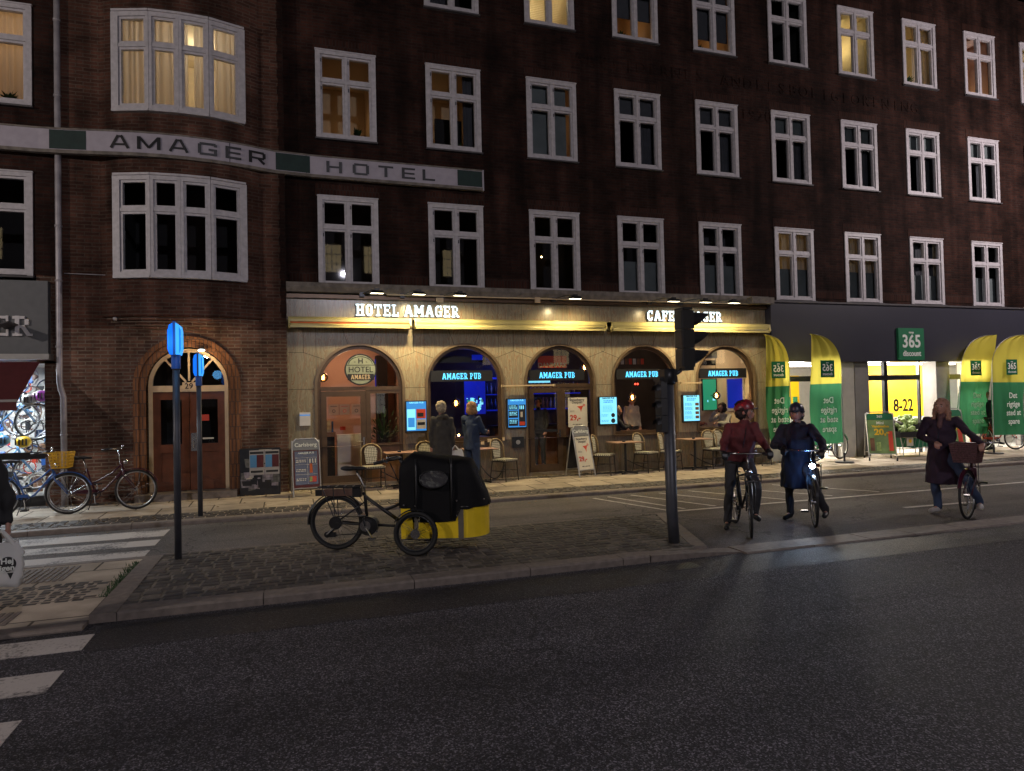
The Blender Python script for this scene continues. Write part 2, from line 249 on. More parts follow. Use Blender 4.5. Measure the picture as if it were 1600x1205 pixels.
# ---------------------------------------------------------------- object helpers
ORG = {}
def tag(o, label=None, cat=None, group=None, kind=None):
    if label: o['label'] = label
    if cat: o['category'] = cat
    if group: o['group'] = group
    if kind: o['kind'] = kind
    return o
def thing(name, loc, label, cat, group=None, rz=0, local=False):
    o = bpy.data.objects.new(name, None); COL.objects.link(o); o.location = loc; o.rotation_euler = (0, 0, rz); o.empty_display_size = .2
    ORG[o.name] = (Vector((0, 0, 0)) if local else Vector(loc)); return tag(o, label, cat, group)
class MB:
    def __init__(s): s.v = []; s.f = []; s.mi = []; s.ms = []; s.cur = 0; s.sm = []; s.smooth = False; s.T = None
    def mat(s, m):
        if isinstance(m, str): m = M[m]
        if m not in s.ms: s.ms.append(m)
        s.cur = s.ms.index(m); return s
    def add(s, vs, fs):
        b = len(s.v); s.v += [s.T @ Vector(v) if s.T else Vector(v) for v in vs]
        for f in fs: s.f.append([b+i for i in f]); s.mi.append(s.cur); s.sm.append(s.smooth)
        return s
    def box(s, x0, x1, y0, y1, z0, z1):
        return s.add([(x0, y0, z0), (x1, y0, z0), (x1, y1, z0), (x0, y1, z0), (x0, y0, z1), (x1, y0, z1), (x1, y1, z1), (x0, y1, z1)], [(0, 3, 2, 1), (4, 5, 6, 7), (0, 1, 5, 4), (1, 2, 6, 5), (2, 3, 7, 6), (3, 0, 4, 7)])
    def obox(s, c, ax, ay, az):  # oriented box, half vectors
        c, ax, ay, az = map(Vector, (c, ax, ay, az)); vs = [c+ax*i+ay*j+az*k for k in (-1, 1) for j in (-1, 1) for i in (-1, 1)]
        return s.add(vs, [(0, 2, 3, 1), (4, 5, 7, 6), (0, 1, 5, 4), (1, 3, 7, 5), (3, 2, 6, 7), (2, 0, 4, 6)])
    def quad(s, a, b, c, d): return s.add([a, b, c, d], [(0, 1, 2, 3)])
    def prism(s, pts, d):  # closed polygon pts extruded by vector d
        n = len(pts); d = Vector(d); vs = [Vector(p) for p in pts]; vs += [v+d for v in vs]
        return s.add(vs, [tuple(range(n-1, -1, -1)), tuple(range(n, 2*n))]+[(i, (i+1) % n, n+(i+1) % n, n+i) for i in range(n)])
    def tube(s, pts, r, n=8, closed=False):
        pts = [Vector(p) for p in pts]; N = len(pts); rs = r if isinstance(r, (list, tuple)) else [r]*N; vs = []; up = None
        for i, p in enumerate(pts):
            if closed: d = (pts[(i+1) % N]-pts[i-1])
            else: d = (pts[min(i+1, N-1)]-pts[max(i-1, 0)])
            d.normalize()
            if up is None: up = Vector((0, 0, 1)) if abs(d.z) < .9 else Vector((1, 0, 0))
            a = d.cross(up)
            if a.length < 1e-3: a = d.cross(Vector((0, 1, 0)))
            a.normalize(); b = d.cross(a).normalized(); up = -b
            vs += [p+(a*math.cos(t*2*PI/n)+b*math.sin(t*2*PI/n))*rs[i] for t in range(n)]
        fs = []
        for i in range(N if closed else N-1):
            j = (i+1) % N
            for t in range(n): fs.append((i*n+t, i*n+(t+1) % n, j*n+(t+1) % n, j*n+t))
        if not closed: fs += [tuple(range(n-1, -1, -1)), tuple((N-1)*n+t for t in range(n))]
        return s.add(vs, fs)
    def seg(s, a, b, r, n=8): return s.tube([a, b], r, n)
    def sphere(s, c, r, n=12, m=8, sc=(1, 1, 1)):
        c = Vector(c); vs = [c+Vector((0, 0, r*sc[2]))]
        for i in range(1, m):
            for j in range(n): a = PI*i/m; b = 2*PI*j/n; vs.append(c+Vector((math.sin(a)*math.cos(b)*r*sc[0], math.sin(a)*math.sin(b)*r*sc[1], math.cos(a)*r*sc[2])))
        vs.append(c-Vector((0, 0, r*sc[2]))); fs = [(0, 1+j, 1+(j+1) % n) for j in range(n)]
        for i in range(m-2):
            for j in range(n): fs.append((1+i*n+j, 1+(i+1)*n+j, 1+(i+1)*n+(j+1) % n, 1+i*n+(j+1) % n))
        k = 1+(m-2)*n; fs += [(k+j, len(vs)-1, k+(j+1) % n) for j in range(n)]
        return s.add(vs, fs)
    def ring(s, c, R_, r, ax=(0, 1, 0), n=32, k=8):  # torus
        ax = Vector(ax).normalized(); a = ax.orthogonal().normalized(); b = ax.cross(a)
        return s.tube([Vector(c)+(a*math.cos(t*2*PI/n)+b*math.sin(t*2*PI/n))*R_ for t in range(n)], r, k, True)
    def disc(s, c, r, h, ax=(0, 0, 1), n=24): c = Vector(c); ax = Vector(ax).normalized()*h*.5; return s.tube([c-ax, c+ax], r, n)
    def build(s, name, parent=None, loc=None, jitter=0, **kw):
        me = bpy.data.meshes.new(name); org = Vector((0, 0, 0))
        if parent is not None: org = ORG[parent.name]
        elif loc is not None: org = Vector(loc)
        me.from_pydata([v-org for v in s.v], [], s.f)
        for m_ in s.ms: me.materials.append(m_)
        me.polygons.foreach_set('material_index', s.mi); me.polygons.foreach_set('use_smooth', s.sm); me.update()
        o = bpy.data.objects.new(name, me); COL.objects.link(o)
        if parent is not None: o.parent = parent
        elif loc is not None: o.location = loc
        ORG[o.name] = org; return tag(o, **kw) if kw else o
def dup(root, loc, rz=None, label=None, group=None, scale=None):
    def cp(o, par):
        c = o.copy(); COL.objects.link(c)
        if par is not None: c.parent = par
        for ch in list(o.children): cp(ch, c)
        return c
    c = cp(root, None); c.location = loc
    if rz is not None: c.rotation_euler = (0, 0, rz)
    if scale: c.scale = scale
    if label: c['label'] = label
    if group: c['group'] = group
    return c
FONTC = {}
def text(s, size, m, parent, mtx, name='lettering', ext=.004, bold=0, sx=1, sp=1, al='CENTER'):
    cu = bpy.data.curves.new('t', 'FONT'); cu.body = s; cu.size = size; cu.extrude = ext; cu.offset = bold; cu.space_character = sp; cu.align_x = al; cu.align_y = 'CENTER'; cu.resolution_u = 3
    o = bpy.data.objects.new('t', cu); COL.objects.link(o); bpy.context.view_layer.update()
    me = bpy.data.meshes.new_from_object(o.evaluated_get(bpy.context.evaluated_depsgraph_get())); bpy.data.objects.remove(o); bpy.data.curves.remove(cu)
    me.name = name; me.transform(mtx @ Matrix.Diagonal((sx, 1, 1, 1)))
    me.transform(Matrix.Translation(-ORG[parent.name])); me.materials.clear(); me.materials.append(M[m] if isinstance(m, str) else m)
    q = bpy.data.objects.new(name, me); COL.objects.link(q); q.parent = parent; ORG[q.name] = ORG[parent.name]; return q
def face(x, y, z, rz=0, tilt=0): return Matrix.Translation((x, y, z)) @ Matrix.Rotation(rz, 4, 'Z') @ Matrix.Rotation(R(90)+tilt, 4, 'X')
# slab-serif block letters built of strokes: (x0,z0,x1,z1) bars in a box `w` wide and 1 high
t_ = .21
def _bars():
    B = {}; s = .13
    def leg(x): return [(x, 0, x, 1, t_)]
    def ser(x, z, h=.2): return [(x-h, z, x+h, z, s)]
    lo, hi = s/2, 1-s/2
    B['H'] = (.86, leg(.2)+leg(.66)+[(.2, .5, .66, .5, .16)]+ser(.2, lo)+ser(.2, hi)+ser(.66, lo)+ser(.66, hi))
    B['T'] = (.78, leg(.39)+[(.02, .92, .76, .92, .16), (.07, .66, .07, 1, .11), (.71, .66, .71, 1, .11)]+ser(.39, lo, .22))
    B['E'] = (.76, leg(.2)+[(0, .92, .72, .92, .16), (0, .08, .72, .08, .16), (.2, .5, .5, .5, .14), (.67, .68, .67, 1, .11), (.67, 0, .67, .32, .11), (.5, .38, .5, .62, .1)])
    B['L'] = (.74, leg(.22)+[(0, .08, .7, .08, .16), (.65, 0, .65, .36, .12)]+ser(.22, hi, .22))
    B['F'] = (.72, leg(.2)+[(0, .92, .7, .92, .16), (.2, .5, .5, .5, .14), (.65, .66, .65, 1, .11), (.5, .38, .5, .62, .1)]+ser(.2, lo, .22))
    B['O'] = (.74, [(.13, .2, .13, .8, .22), (.61, .2, .61, .8, .22), (.25, .91, .49, .91, .18), (.25, .09, .49, .09, .18), (.12, .74, .3, .94, .17), (.62, .74, .44, .94, .17), (.12, .26, .3, .06, .17), (.62, .26, .44, .06, .17)])
    B['C'] = (.74, [(.13, .2, .13, .8, .22), (.25, .91, .5, .91, .18), (.25, .09, .5, .09, .18), (.12, .74, .3, .94, .17), (.62, .66, .62, 1, .14), (.12, .26, .3, .06, .17), (.62, .34, .46, .05, .16)])
    B['G'] = (.78, [(.13, .2, .13, .8, .22), (.25, .91, .5, .91, .18), (.25, .09, .52, .09, .18), (.12, .74, .3, .94, .17), (.64, .66, .64, 1, .14), (.12, .26, .3, .06, .17), (.62, .04, .62, .46, .18), (.42, .44, .74, .44, .13)])
    B['A'] = (.90, [(.14, .05, .42, .97, .19), (.76, .05, .48, .97, .21), (.25, .32, .65, .32, .14), (.36, .93, .54, .93, .14)]+ser(.14, lo, .15)+ser(.76, lo, .15))
    B['M'] = (1.06, leg(.18)+leg(.88)+[(.2, .95, .53, .3, .2), (.86, .95, .53, .3, .2)]+ser(.18, lo, .18)+ser(.88, lo, .18)+ser(.15, hi, .15)+ser(.91, hi, .15))
    B['R'] = (.84, leg(.2)+[(0, .92, .52, .92, .16), (.2, .47, .52, .47, .15), (.6, .56, .6, .84, .19), (.44, .45, .68, .05, .19)]+ser(.2, lo)+[(.6, lo, .84, lo, s)])
    B['P'] = (.76, leg(.2)+[(0, .92, .52, .92, .16), (.2, .44, .52, .44, .16), (.6, .54, .6, .84, .2)]+ser(.2, lo, .22))
    B['U'] = (.84, [(.2, .2, .2, 1, .21), (.64, .2, .64, 1, .21), (.28, .09, .56, .09, .18), (.19, .26, .34, .05, .17), (.65, .26, .5, .05, .17)]+ser(.2, hi, .19)+ser(.64, hi, .19))
    B['B'] = (.82, leg(.2)+[(0, .92, .52, .92, .16), (0, .08, .54, .08, .16), (.2, .5, .54, .5, .15), (.61, .57, .61, .84, .19), (.63, .14, .63, .44, .2)])
    return B
BARS = _bars()
def slab(s, h, m, parent, mtx, width=None, depth=.03, name='lettering', gap=.13, thin=.86):
    lay = []; x = 0
    for i, c in enumerate(s):
        if c == ' ': x += .42; continue
        w_, bars = BARS[c]; lay.append((x, bars)); x += w_+gap
    tot = x-gap; kx = (width/h/tot) if width else 1; mb = MB(); mb.mat(m); mb.T = mtx; k = 0
    for x0, bars in lay:
        for (a, b, c, d, t) in bars:
            p = Vector(((a+x0-tot/2)*h*kx, (b-.5)*h, 0)); q = Vector(((c+x0-tot/2)*h*kx, (d-.5)*h, 0)); dr = q-p; l = dr.length
            if l < 1e-6: continue
            t *= thin; nrm = Vector((-dr.y, dr.x, 0))/l*t*h*.5; k += 1; e = depth+(k % 9)*.0004
            if abs(dr.x) < 1e-5: nrm = Vector((t*h*.5*kx, 0, 0))
            mb.add([p-nrm, q-nrm, q+nrm, p+nrm]+[v+Vector((0, 0, e)) for v in (p-nrm, q-nrm, q+nrm, p+nrm)], [(3, 2, 1, 0), (4, 5, 6, 7), (0, 1, 5, 4), (1, 2, 6, 5), (2, 3, 7, 6), (3, 0, 4, 7)])
    return mb.build(name, parent)

SANS = {'H': (.92, [(.09, 0, .09, 1, .18), (.83, 0, .83, 1, .18), (.09, .5, .83, .5, .17)]), 'O': (1.0, [(.10, .12, .10, .88, .18), (.90, .12, .90, .88, .18), (.10, .915, .90, .915, .17), (.10, .085, .90, .085, .17)]),
 'T': (.92, [(0, .915, .92, .915, .17), (.46, 0, .46, 1, .18)]), 'E': (.84, [(.09, 0, .09, 1, .18), (.09, .915, .84, .915, .17), (.09, .5, .80, .5, .15), (.09, .085, .84, .085, .17)]), 'L': (.80, [(.09, 0, .09, 1, .18), (.09, .085, .80, .085, .17)]),
 'A': (1.06, [(.10, 0, .46, 1, .20), (.96, 0, .60, 1, .20), (.25, .30, .80, .30, .15), (.40, .93, .66, .93, .14)]), 'M': (1.16, [(.09, 0, .09, 1, .18), (1.07, 0, 1.07, 1, .18), (.12, .93, .58, .14, .19), (1.04, .93, .58, .14, .19)]),
 'G': (1.0, [(.10, .12, .10, .88, .18), (.10, .915, .92, .915, .17), (.10, .085, .92, .085, .17), (.91, .0, .91, .5, .17), (.55, .46, .99, .46, .15), (.91, .72, .91, .9, .16)]), 'R': (.96, [(.09, 0, .09, 1, .18), (.09, .915, .85, .915, .17), (.09, .44, .85, .44, .15), (.86, .46, .86, .9, .17), (.55, .40, .88, .02, .20)])}
def sansletter(c, h, m, parent, mtx):
    BARS['~'] = SANS[c]; return slab('~', h, m, parent, mtx, width=SANS[c][0]*h*1.45, depth=.006, name='letter', thin=1)
M['gutter'] = asphaltm('gutter_asphalt', (.026, .024, .027), .5)
def pz(y): return .07+.05*min(1, max(0, (y-11.95)/2.45))
# ================================================================ GROUND
mb = MB().mat('asphalt').quad((-150, -90, 0), (170, -90, 0), (170, 160, 0), (-150, 160, 0)); mb.build('road', kind='structure')
mb = MB().mat('track'); z = .004
mb.add([(-60, 9.2, z), (5.3, 9.2, z), (4.75, 6.95, z), (80, 6.95, z), (80, 11.75, z), (-60, 11.75, z)], [(0, 1, 2, 3, 4, 5)]).build('cycle_track', kind='structure')
mb = MB().mat('gutter').quad((-1.5, 5.95, .003), (80, 5.95, .003), (80, 6.63, .003), (-1.5, 6.63, .003)); mb.build('gutter_strip', kind='structure')
mb = MB().mat('slab').prism([(-60, 11.95, -.1), (-60, 14.9, -.1), (-60, 14.9, .12), (-60, 14.40, .12), (-60, 11.95, .07)], (140, 0, 0)); mb.build('pavement', kind='structure')
def kerbrun(mb, x0, x1, y0, y1, z0, z1, L=1.5, r=random.Random(3)):
    x = x0
    while x < x1-.01:
        l = min(L*r.uniform(.8, 1.15), x1-x); 
        if x1-x-l < .3: l = x1-x
        b = .018; e = r.uniform(-.003, .003)
        a0, a1 = x+.004, x+l-.004
        pr = [(y0, z0), (y0, z1-b), (y0+b, z1), (y1, z1), (y1, z0)]
        mb.prism([(a0, yy, zz+(e if zz > z0 else 0)) for yy, zz in pr], (a1-a0, 0, 0)); x += l
mb = MB().mat('kerb'); kerbrun(mb, -58, 78, 11.75, 11.95, -.1, .072); mb.build('pavement_kerb', kind='structure')
def cobbles(mb, poly_in, x0, x1, y0, y1, z, s=(.16, .13), seed=1, h=.02):
    r = random.Random(seed); y = y0
    while y < y1-.03:
        x = x0+r.uniform(-.08, 0); hh = s[1]*r.uniform(.9, 1.1)
        while x < x1:
            l = s[0]*r.uniform(.7, 1.25); cx, cy = x+l/2, y+hh/2
            if poly_in(cx, cy):
                g = .008; zz = z+r.uniform(-.003, .003); zs = z; z = z+(pz(cy)-.07 if y0 > 11 else 0); zz = z+zz-zs; a0, a1, b0, b1 = x+g+r.uniform(0, .005), x+l-g, y+g+r.uniform(0, .006), y+hh-g+r.uniform(-.005, 0); k = .012
                tl = [r.uniform(-.002, .002) for _ in range(4)]
                vs = [(a0, b0, z-.03), (a1, b0, z-.03), (a1, b1, z-.03), (a0, b1, z-.03), (a0, b0, zz-.008), (a1, b0, zz-.008), (a1, b1, zz-.008), (a0, b1, zz-.008), (a0+k, b0+k, zz+tl[0]), (a1-k, b0+k, zz+tl[1]), (a1-k, b1-k, zz+tl[2]), (a0+k, b1-k, zz+tl[3])]
                mb.cur = 0 if r.random() < .72 else 1
                mb.add(vs, [(0, 1, 5, 4), (1, 2, 6, 5), (2, 3, 7, 6), (3, 0, 4, 7), (4, 5, 9, 8), (5, 6, 10, 9), (6, 7, 11, 10), (7, 4, 8, 11), (8, 9, 10, 11)]); z = zs
            x += l
        y += hh
inI = lambda x, y: -1.43 < x < 4.46+(y-6.95)*.36 and 6.96 < y < 9.15
mb = MB(); mb.mat('cobble'); mb.mat('cobble_l'); cobbles(mb, inI, -1.43, 5.3, 6.965, 9.16, .076); mb.build('island_cobblestones', kind='structure')
mb = MB().mat('soil').prism([(-1.44, 6.9, -.02), (4.48, 6.9, -.02), (5.26, 9.17, -.02), (-1.44, 9.17, -.02)], (0, 0, .088)); mb.build('island_base', kind='structure')
mb = MB(); mb.mat('cobble'); mb.mat('cobble_l'); cobbles(mb, lambda x, y: True, -9, 30, 11.96, 12.42, .083, seed=5); cobbles(mb, lambda x, y: not (-.3 < x < .5), -9, 12, 14.05, 14.25, .081, seed=8); mb.build('pavement_cobblestones', kind='structure')
mb = MB().mat('kerb')
kerbrun(mb, -1.44, 3.8, 6.72, 6.95, -.1, .08, 1.25, random.Random(11))
mb.prism([(3.81, 6.72, -.1), (5.0, 6.72, -.1), (5.0, 6.72, .012), (4.40, 6.72, .055), (3.81, 6.72, .077)], (0, .23, 0))
y = 6.72
for l in (1.15, 1.25): mb.prism([(-1.65, y+.004, -.1), (-1.444, y+.004, -.1), (-1.444, y+.004, .08), (-1.65, y+.004, .074)], (0, l-.008, 0)); y += l
a, b = Vector((4.50, 6.955, 0)), Vector((5.30, 9.2, 0)); d = (b-a); n = Vector((d.y, -d.x, 0)).normalized()*.17
for i in range(3):
    p, q = a+d*(i/3+.002), a+d*((i+1)/3-.002); mb.prism([p+Vector((0, 0, -.1)), p+n+Vector((0, 0, -.1)), q+n+Vector((0, 0, -.1)), q+Vector((0, 0, -.1))], (0, 0, .172))
kerbrun(mb, -1.44, 5.28, 9.175, 9.245, -.1, .066, 1.0, random.Random(4)); mb.build('island_kerb', kind='structure')
# flush granite edge running on to the right, with a shallow gutter
mb = MB().mat('kerb'); kerbrun(mb, 5.0, 70, 6.62, 6.98, -.1, .022, .9, random.Random(6)); mb.build('flush_granite_edge', kind='structure')
mb = MB().mat('sill').box(3.75, 4.2, 6.30, 6.56, -.1, .006)
for i in range(12): mb.mat('black').box(3.78+i*.035, 3.80+i*.035, 6.33, 6.53, .006, .008)
mb.build('drain_grate', loc=(4, 6.4, 0), label='cast iron drain grate in the gutter below the end of the island kerb', cat='drain')
# crossing: dropped refuge slab with ribbed tiles, zebra bars
mb = MB().mat('slab').box(-30, -1.655, 6.75, 9.28, -.1, .03); mb.build('crossing_refuge', kind='structure')
mb = MB().mat('kerb'); kerbrun(mb, -30, -1.655, 6.55, 6.75, -.1, .034, 1.2, random.Random(9)); kerbrun(mb, -30, -1.655, 9.2, 9.34, -.1, .036, 1.2, random.Random(10)); mb.build('refuge_kerb', kind='structure')
mb = MB().mat('kerb')
for i in range(60): mb.box(-6-.0+i*.062, -5.965+i*.062, 8.4, 9.1, .03, .038)
for i in range(60): mb.box(-6-.0+i*.062, -5.965+i*.062, 6.85, 7.25, .03, .038)
mb.build('tactile_ribs', kind='structure')
mb = MB(); mb.mat('cobble'); mb.mat('cobble_l'); cobbles(mb, lambda x, y: True, -9, -1.9, 7.45, 8.2, .034, s=(.12, .1), seed=15); mb.build('refuge_cobblestones', kind='structure')
mb = MB().mat('paint')
for y0, y1 in ((9.45, 9.86), (10.17, 10.60), (10.86, 11.40)): mb.box(-30, -1.72, y0, y1, .0045, .009)
for y0, y1 in ((6.02, 6.40), (5.20, 5.60), (4.40, 4.80), (3.6, 4.0), (2.8, 3.2), (2.0, 2.4)): mb.box(-30, -1.53, y0, y1, .0005, .005)
mb.build('zebra_crossing_markings', kind='structure')
mb = MB().mat('paint_thin')
def line(p, q, w_=.07, z=.0095):
    p, q = Vector((*p, z)), Vector((*q, z)); d = q-p; n = Vector((-d.y, d.x, 0)).normalized()*w_/2; mb.quad(p-n, q-n, q+n, p+n)
for p, q in (((5.30, 11.4), (5.80, 9.62)), ((5.62, 11.45), (6.12, 9.66)), ((6.1, 11.45), (6.72, 9.68)), ((6.7, 11.45), (7.45, 9.7)), ((7.35, 11.45), (8.2, 9.72)), ((8.2, 11.45), (9.2, 9.74)), ((9.3, 11.45), (10.3, 9.76))): line(p, q)
line((5.7, 9.52), (40, 9.46), .09); line((9.2, 8.25), (10.6, 8.2), .1); line((12.5, 8.2), (14, 8.17), .1)
mb.build('cycle_lane_markings', kind='structure')
# grass tuft and leaf litter
r = random.Random(2); mb = MB().mat('plant')
for i in range(500):
    x = -1.66-abs(r.gauss(0, .05)); y = 7.5+r.random()*1.5; h = r.uniform(.015, .05); a = r.random()*PI; dx, dy = math.cos(a)*.006, math.sin(a)*.006
    mb.add([(x-dx, y-dy, .03), (x+dx, y+dy, .03), (x+r.uniform(-.02, .02), y+r.uniform(-.02, .02), .03+h)], [(0, 1, 2)])
mb.build('weed_grass', label='grass growing along the left edge of the cobbled island', cat='grass', kind='stuff')
mb = MB().mat('leaf')
for i in range(700):
    x = r.uniform(-4, 16); y = 14.35-abs(r.gauss(0, .25)) if r.random() < .8 else r.uniform(11.9, 14.3)
    if r.random() < .06: y = r.uniform(11.3, 11.74)
    z = pz(y)+.014 if y > 11.95 else .012; a = r.random()*6.3; l = r.uniform(.015, .035); c, s_ = math.cos(a)*l, math.sin(a)*l
    mb.add([(x+c, y+s_, z+.004), (x-s_*.6, y+c*.6, z+r.uniform(0, .015)), (x-c, y-s_, z+.003), (x+s_*.6, y-c*.6, z+r.uniform(0, .015))], [(0, 1, 2, 3)])
mb.build('fallen_leaves', label='dry leaves and litter scattered along the foot of the facade', cat='leaves', kind='stuff')
# ================================================================ MAIN BUILDING
BY = 14.48
B = thing('apartment_building', (0, BY, 0), 'dark red brick apartment block with white four-pane windows and an arched granite ground floor', 'building')
WX = [.66, 2.979, 5.316, 7.559, 9.811, 12.094, 14.383, 16.685, 19.04, 21.35]; WW = 1.2
FZ = [(4.303, 6.165), (7.403, 9.234), (10.527, 12.376), (13.7, 15.55)]
def wallgrid(mb, x0, x1, z0, z1, Y, holes, dep=.22):
    xs = sorted({x0, x1, *[h[0] for h in holes], *[h[1] for h in holes]}); zs = sorted({z0, z1, *[h[2] for h in holes], *[h[3] for h in holes]})
    for i in range(len(xs)-1):
        for k in range(len(zs)-1):
            cx, cz = (xs[i]+xs[i+1])/2, (zs[k]+zs[k+1])/2
            if any(h[0] < cx < h[1] and h[2] < cz < h[3] for h in holes): continue
            mb.quad((xs[i], Y, zs[k]), (xs[i+1], Y, zs[k]), (xs[i+1], Y, zs[k+1]), (xs[i], Y, zs[k+1]))
    for a, b, c, d in holes:
        mb.quad((a, Y, c), (a, Y, d), (a, Y+dep, d), (a, Y+dep, c)); mb.quad((b, Y, c), (b, Y+dep, c), (b, Y+dep, d), (b, Y, d))
        mb.quad((a, Y, c), (a, Y+dep, c), (b, Y+dep, c), (b, Y, c)); mb.quad((a, Y, d), (b, Y, d), (b, Y+dep, d), (a, Y+dep, d))
holes = [(x, x+WW, a, b) for x in WX for a, b in FZ]
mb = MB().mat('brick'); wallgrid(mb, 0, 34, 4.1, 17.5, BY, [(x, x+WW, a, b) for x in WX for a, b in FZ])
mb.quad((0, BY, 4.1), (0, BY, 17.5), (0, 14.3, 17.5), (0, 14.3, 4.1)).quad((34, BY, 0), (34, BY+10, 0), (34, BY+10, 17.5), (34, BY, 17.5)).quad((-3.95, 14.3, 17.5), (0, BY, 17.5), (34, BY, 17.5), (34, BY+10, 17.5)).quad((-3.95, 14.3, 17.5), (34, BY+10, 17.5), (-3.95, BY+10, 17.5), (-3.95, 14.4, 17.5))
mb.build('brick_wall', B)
# soldier courses over the windows, one part each
for k in range(3):
    for x in WX:
        if (k < 2 and x > 21) or (k == 2 and x < 1): continue
        MB().mat('soldier').box(x-.06, x+WW+.06, BY-.006, BY+.05, FZ[k][1]+.003, FZ[k][1]+.26).build('window_lintel', B)
for i, x in enumerate(WX[:9]): xa = (WX[i-1]+WW if i else .03)+.04; MB().mat('soldier').box(xa, x-.04, BY-.012, BY+.02, 4.36, 4.58).build('brick_band', B)
mb = MB().mat('brick')
for k in range(40): z = 3.7+k*.34; mb.box(-.12, .004, 14.285, 14.6, z, z+.165)
mb.box(-.10, -.002, 14.288, 14.6, 3.6, 17.4).build('brick_quoin', B)
# engraved/raised brick lettering
tm = [( 'ARBEJDERNES', 6.65, .33, 9.86), ('ANDELSBOLIGFORENING', 10.70, .352, 9.86), ('1920', 11.25, .25, 9.05)]
for s_, x, p, z in tm:
    for i, c in enumerate(s_): text(c, .40, 'brick', B, face(x+i*p, BY-.012, z), 'raised_brick_letter', .003, .001)
def room(par, x0, x1, z0, z1, y0, y1, m, lamp=None, lcol=(1, .7, .4), name='room', floor=None):
    mb = MB().mat(m); mb.quad((x0, y1, z0), (x1, y1, z0), (x1, y1, z1), (x0, y1, z1)).quad((x0, y0, z0), (x0, y1, z0), (x0, y1, z1), (x0, y0, z1)).quad((x1, y0, z0), (x1, y0, z1), (x1, y1, z1), (x1, y1, z0)).quad((x0, y0, z1), (x0, y1, z1), (x1, y1, z1), (x1, y0, z1))
    if floor: mb.mat(floor)
    mb.quad((x0, y0, z0), (x1, y0, z0), (x1, y1, z0), (x0, y1, z0)); o = mb.build(name, par)
    if lamp: light('room_light', 'POINT', ((x0+x1)/2+lamp[1], y0+lamp[3], z0+lamp[2]), lamp[0]*(.5 if m == 'room_amber' else .62), lcol, .06)
    return o
def curtain(par, x0, x1, z0, z1, y, m='curtain', amp=.03, fold=.11, name='curtain'):
    mb = MB().mat(m); mb.smooth = True; n = max(8, int((x1-x0)/fold*8)); vs = []
    for i in range(n+1):
        x = x0+(x1-x0)*i/n; ph = (x-x0)/fold*2*PI; yy = y+amp*math.sin(ph+math.sin(ph*.37)*1.2)
        vs += [(x, yy, z0), (x, yy*.6+y*.4, z1)]
    return mb.add(vs, [(2*i, 2*i+2, 2*i+3, 2*i+1) for i in range(n)]).build(name, par)
def window(par, x0, x1, z0, z1, Y, proud=.03, ncol=2, split=.655, cols=None, yf=None):
    """four-pane casement: casing, mullion, transom and sashes in one frame mesh; yf(x) bends it along a bow"""
    mb = MB().mat('frame'); c = .075
    f = Y-proud; mb.box(x0-.02, x0+c, f, Y+.12, z0-.02, z1).box(x1-c, x1+.02, f, Y+.12, z0-.02, z1).box(x0+c, x1-c, f, Y+.12, z1-c, z1).box(x0+c, x1-c, f+.005, Y+.12, z0, z0+c*.8)
    mb.box(x0-.03, x1+.03, f-.02, Y, z1, z1+.025)
    cs = cols or [x0+c+(x1-x0-2*c)*i/ncol for i in range(ncol+1)]; zt = z0+(z1-z0)*split
    for x in cs[1:-1]: mb.box(x-.03, x+.03, f+.012, Y+.11, z0+c*.8, z1-c)
    mb.mat('frame_in')
    for i in range(len(cs)-1):
        a, b = cs[i]+(.03 if i else 0), cs[i+1]-(.03 if i < len(cs)-2 else 0); mb.mat('frame')
        mb.box(a, b, f+.015, Y+.10, zt-.032, zt+.032); mb.mat('frame_in'); mb.box(a, b, f+.010, f+.02, zt-.036, zt-.030)
        for za, zb in ((z0+c*.8, zt-.032), (zt+.032, z1-c)):
            s_ = .045; y0, y1 = f+.03, Y+.09; mb.mat('frame').box(a+.003, a+s_, y0, y1, za+.003, zb-.003).box(b-s_, b-.003, y0, y1, za+.003, zb-.003).box(a+s_, b-s_, y0+.002, y1, za+.003, za+s_).box(a+s_, b-s_, y0+.002, y1, zb-s_, zb-.003)
            mb.mat('sill').box(a+.01, a+.03, y0-.012, y0, zb-.16, zb-.09)
    o = mb.build('window', par)
    mb = MB().mat('glass').quad((x0+c, Y+.06, z0+c*.8), (x1-c, Y+.06, z0+c*.8), (x1-c, Y+.06, z1-c), (x0+c, Y+.06, z1-c)); mb.build('pane', o)
    MB().mat('sill').box(x0-.04, x1+.04, f-.05, Y+.02, z0-.055, z0-.022).build('sill', o)
    return o
def potplant(par, x, y, z, s=.12, seed=0):
    r = random.Random(seed); mb = MB().mat('wood').tube([(x, y, z), (x, y, z+s*.5)], [s*.22, s*.3], 8); mb.mat('plant')
    for i in range(26):
        a = r.random()*6.3; e = r.uniform(.2, 1.3); l = s*r.uniform(.5, 1.2); d = Vector((math.cos(a)*math.cos(e), math.sin(a)*math.cos(e), math.sin(e))); p = Vector((x, y, z+s*.5)); q = p+d*l; n = d.cross(Vector((0, 0, 1))).normalized()*s*.16
        mb.add([p, q*.6+p*.4-n, q, q*.6+p*.4+n], [(0, 1, 2, 3)])
    return mb.build('pot_plant', par)
Y = BY; ri = .18
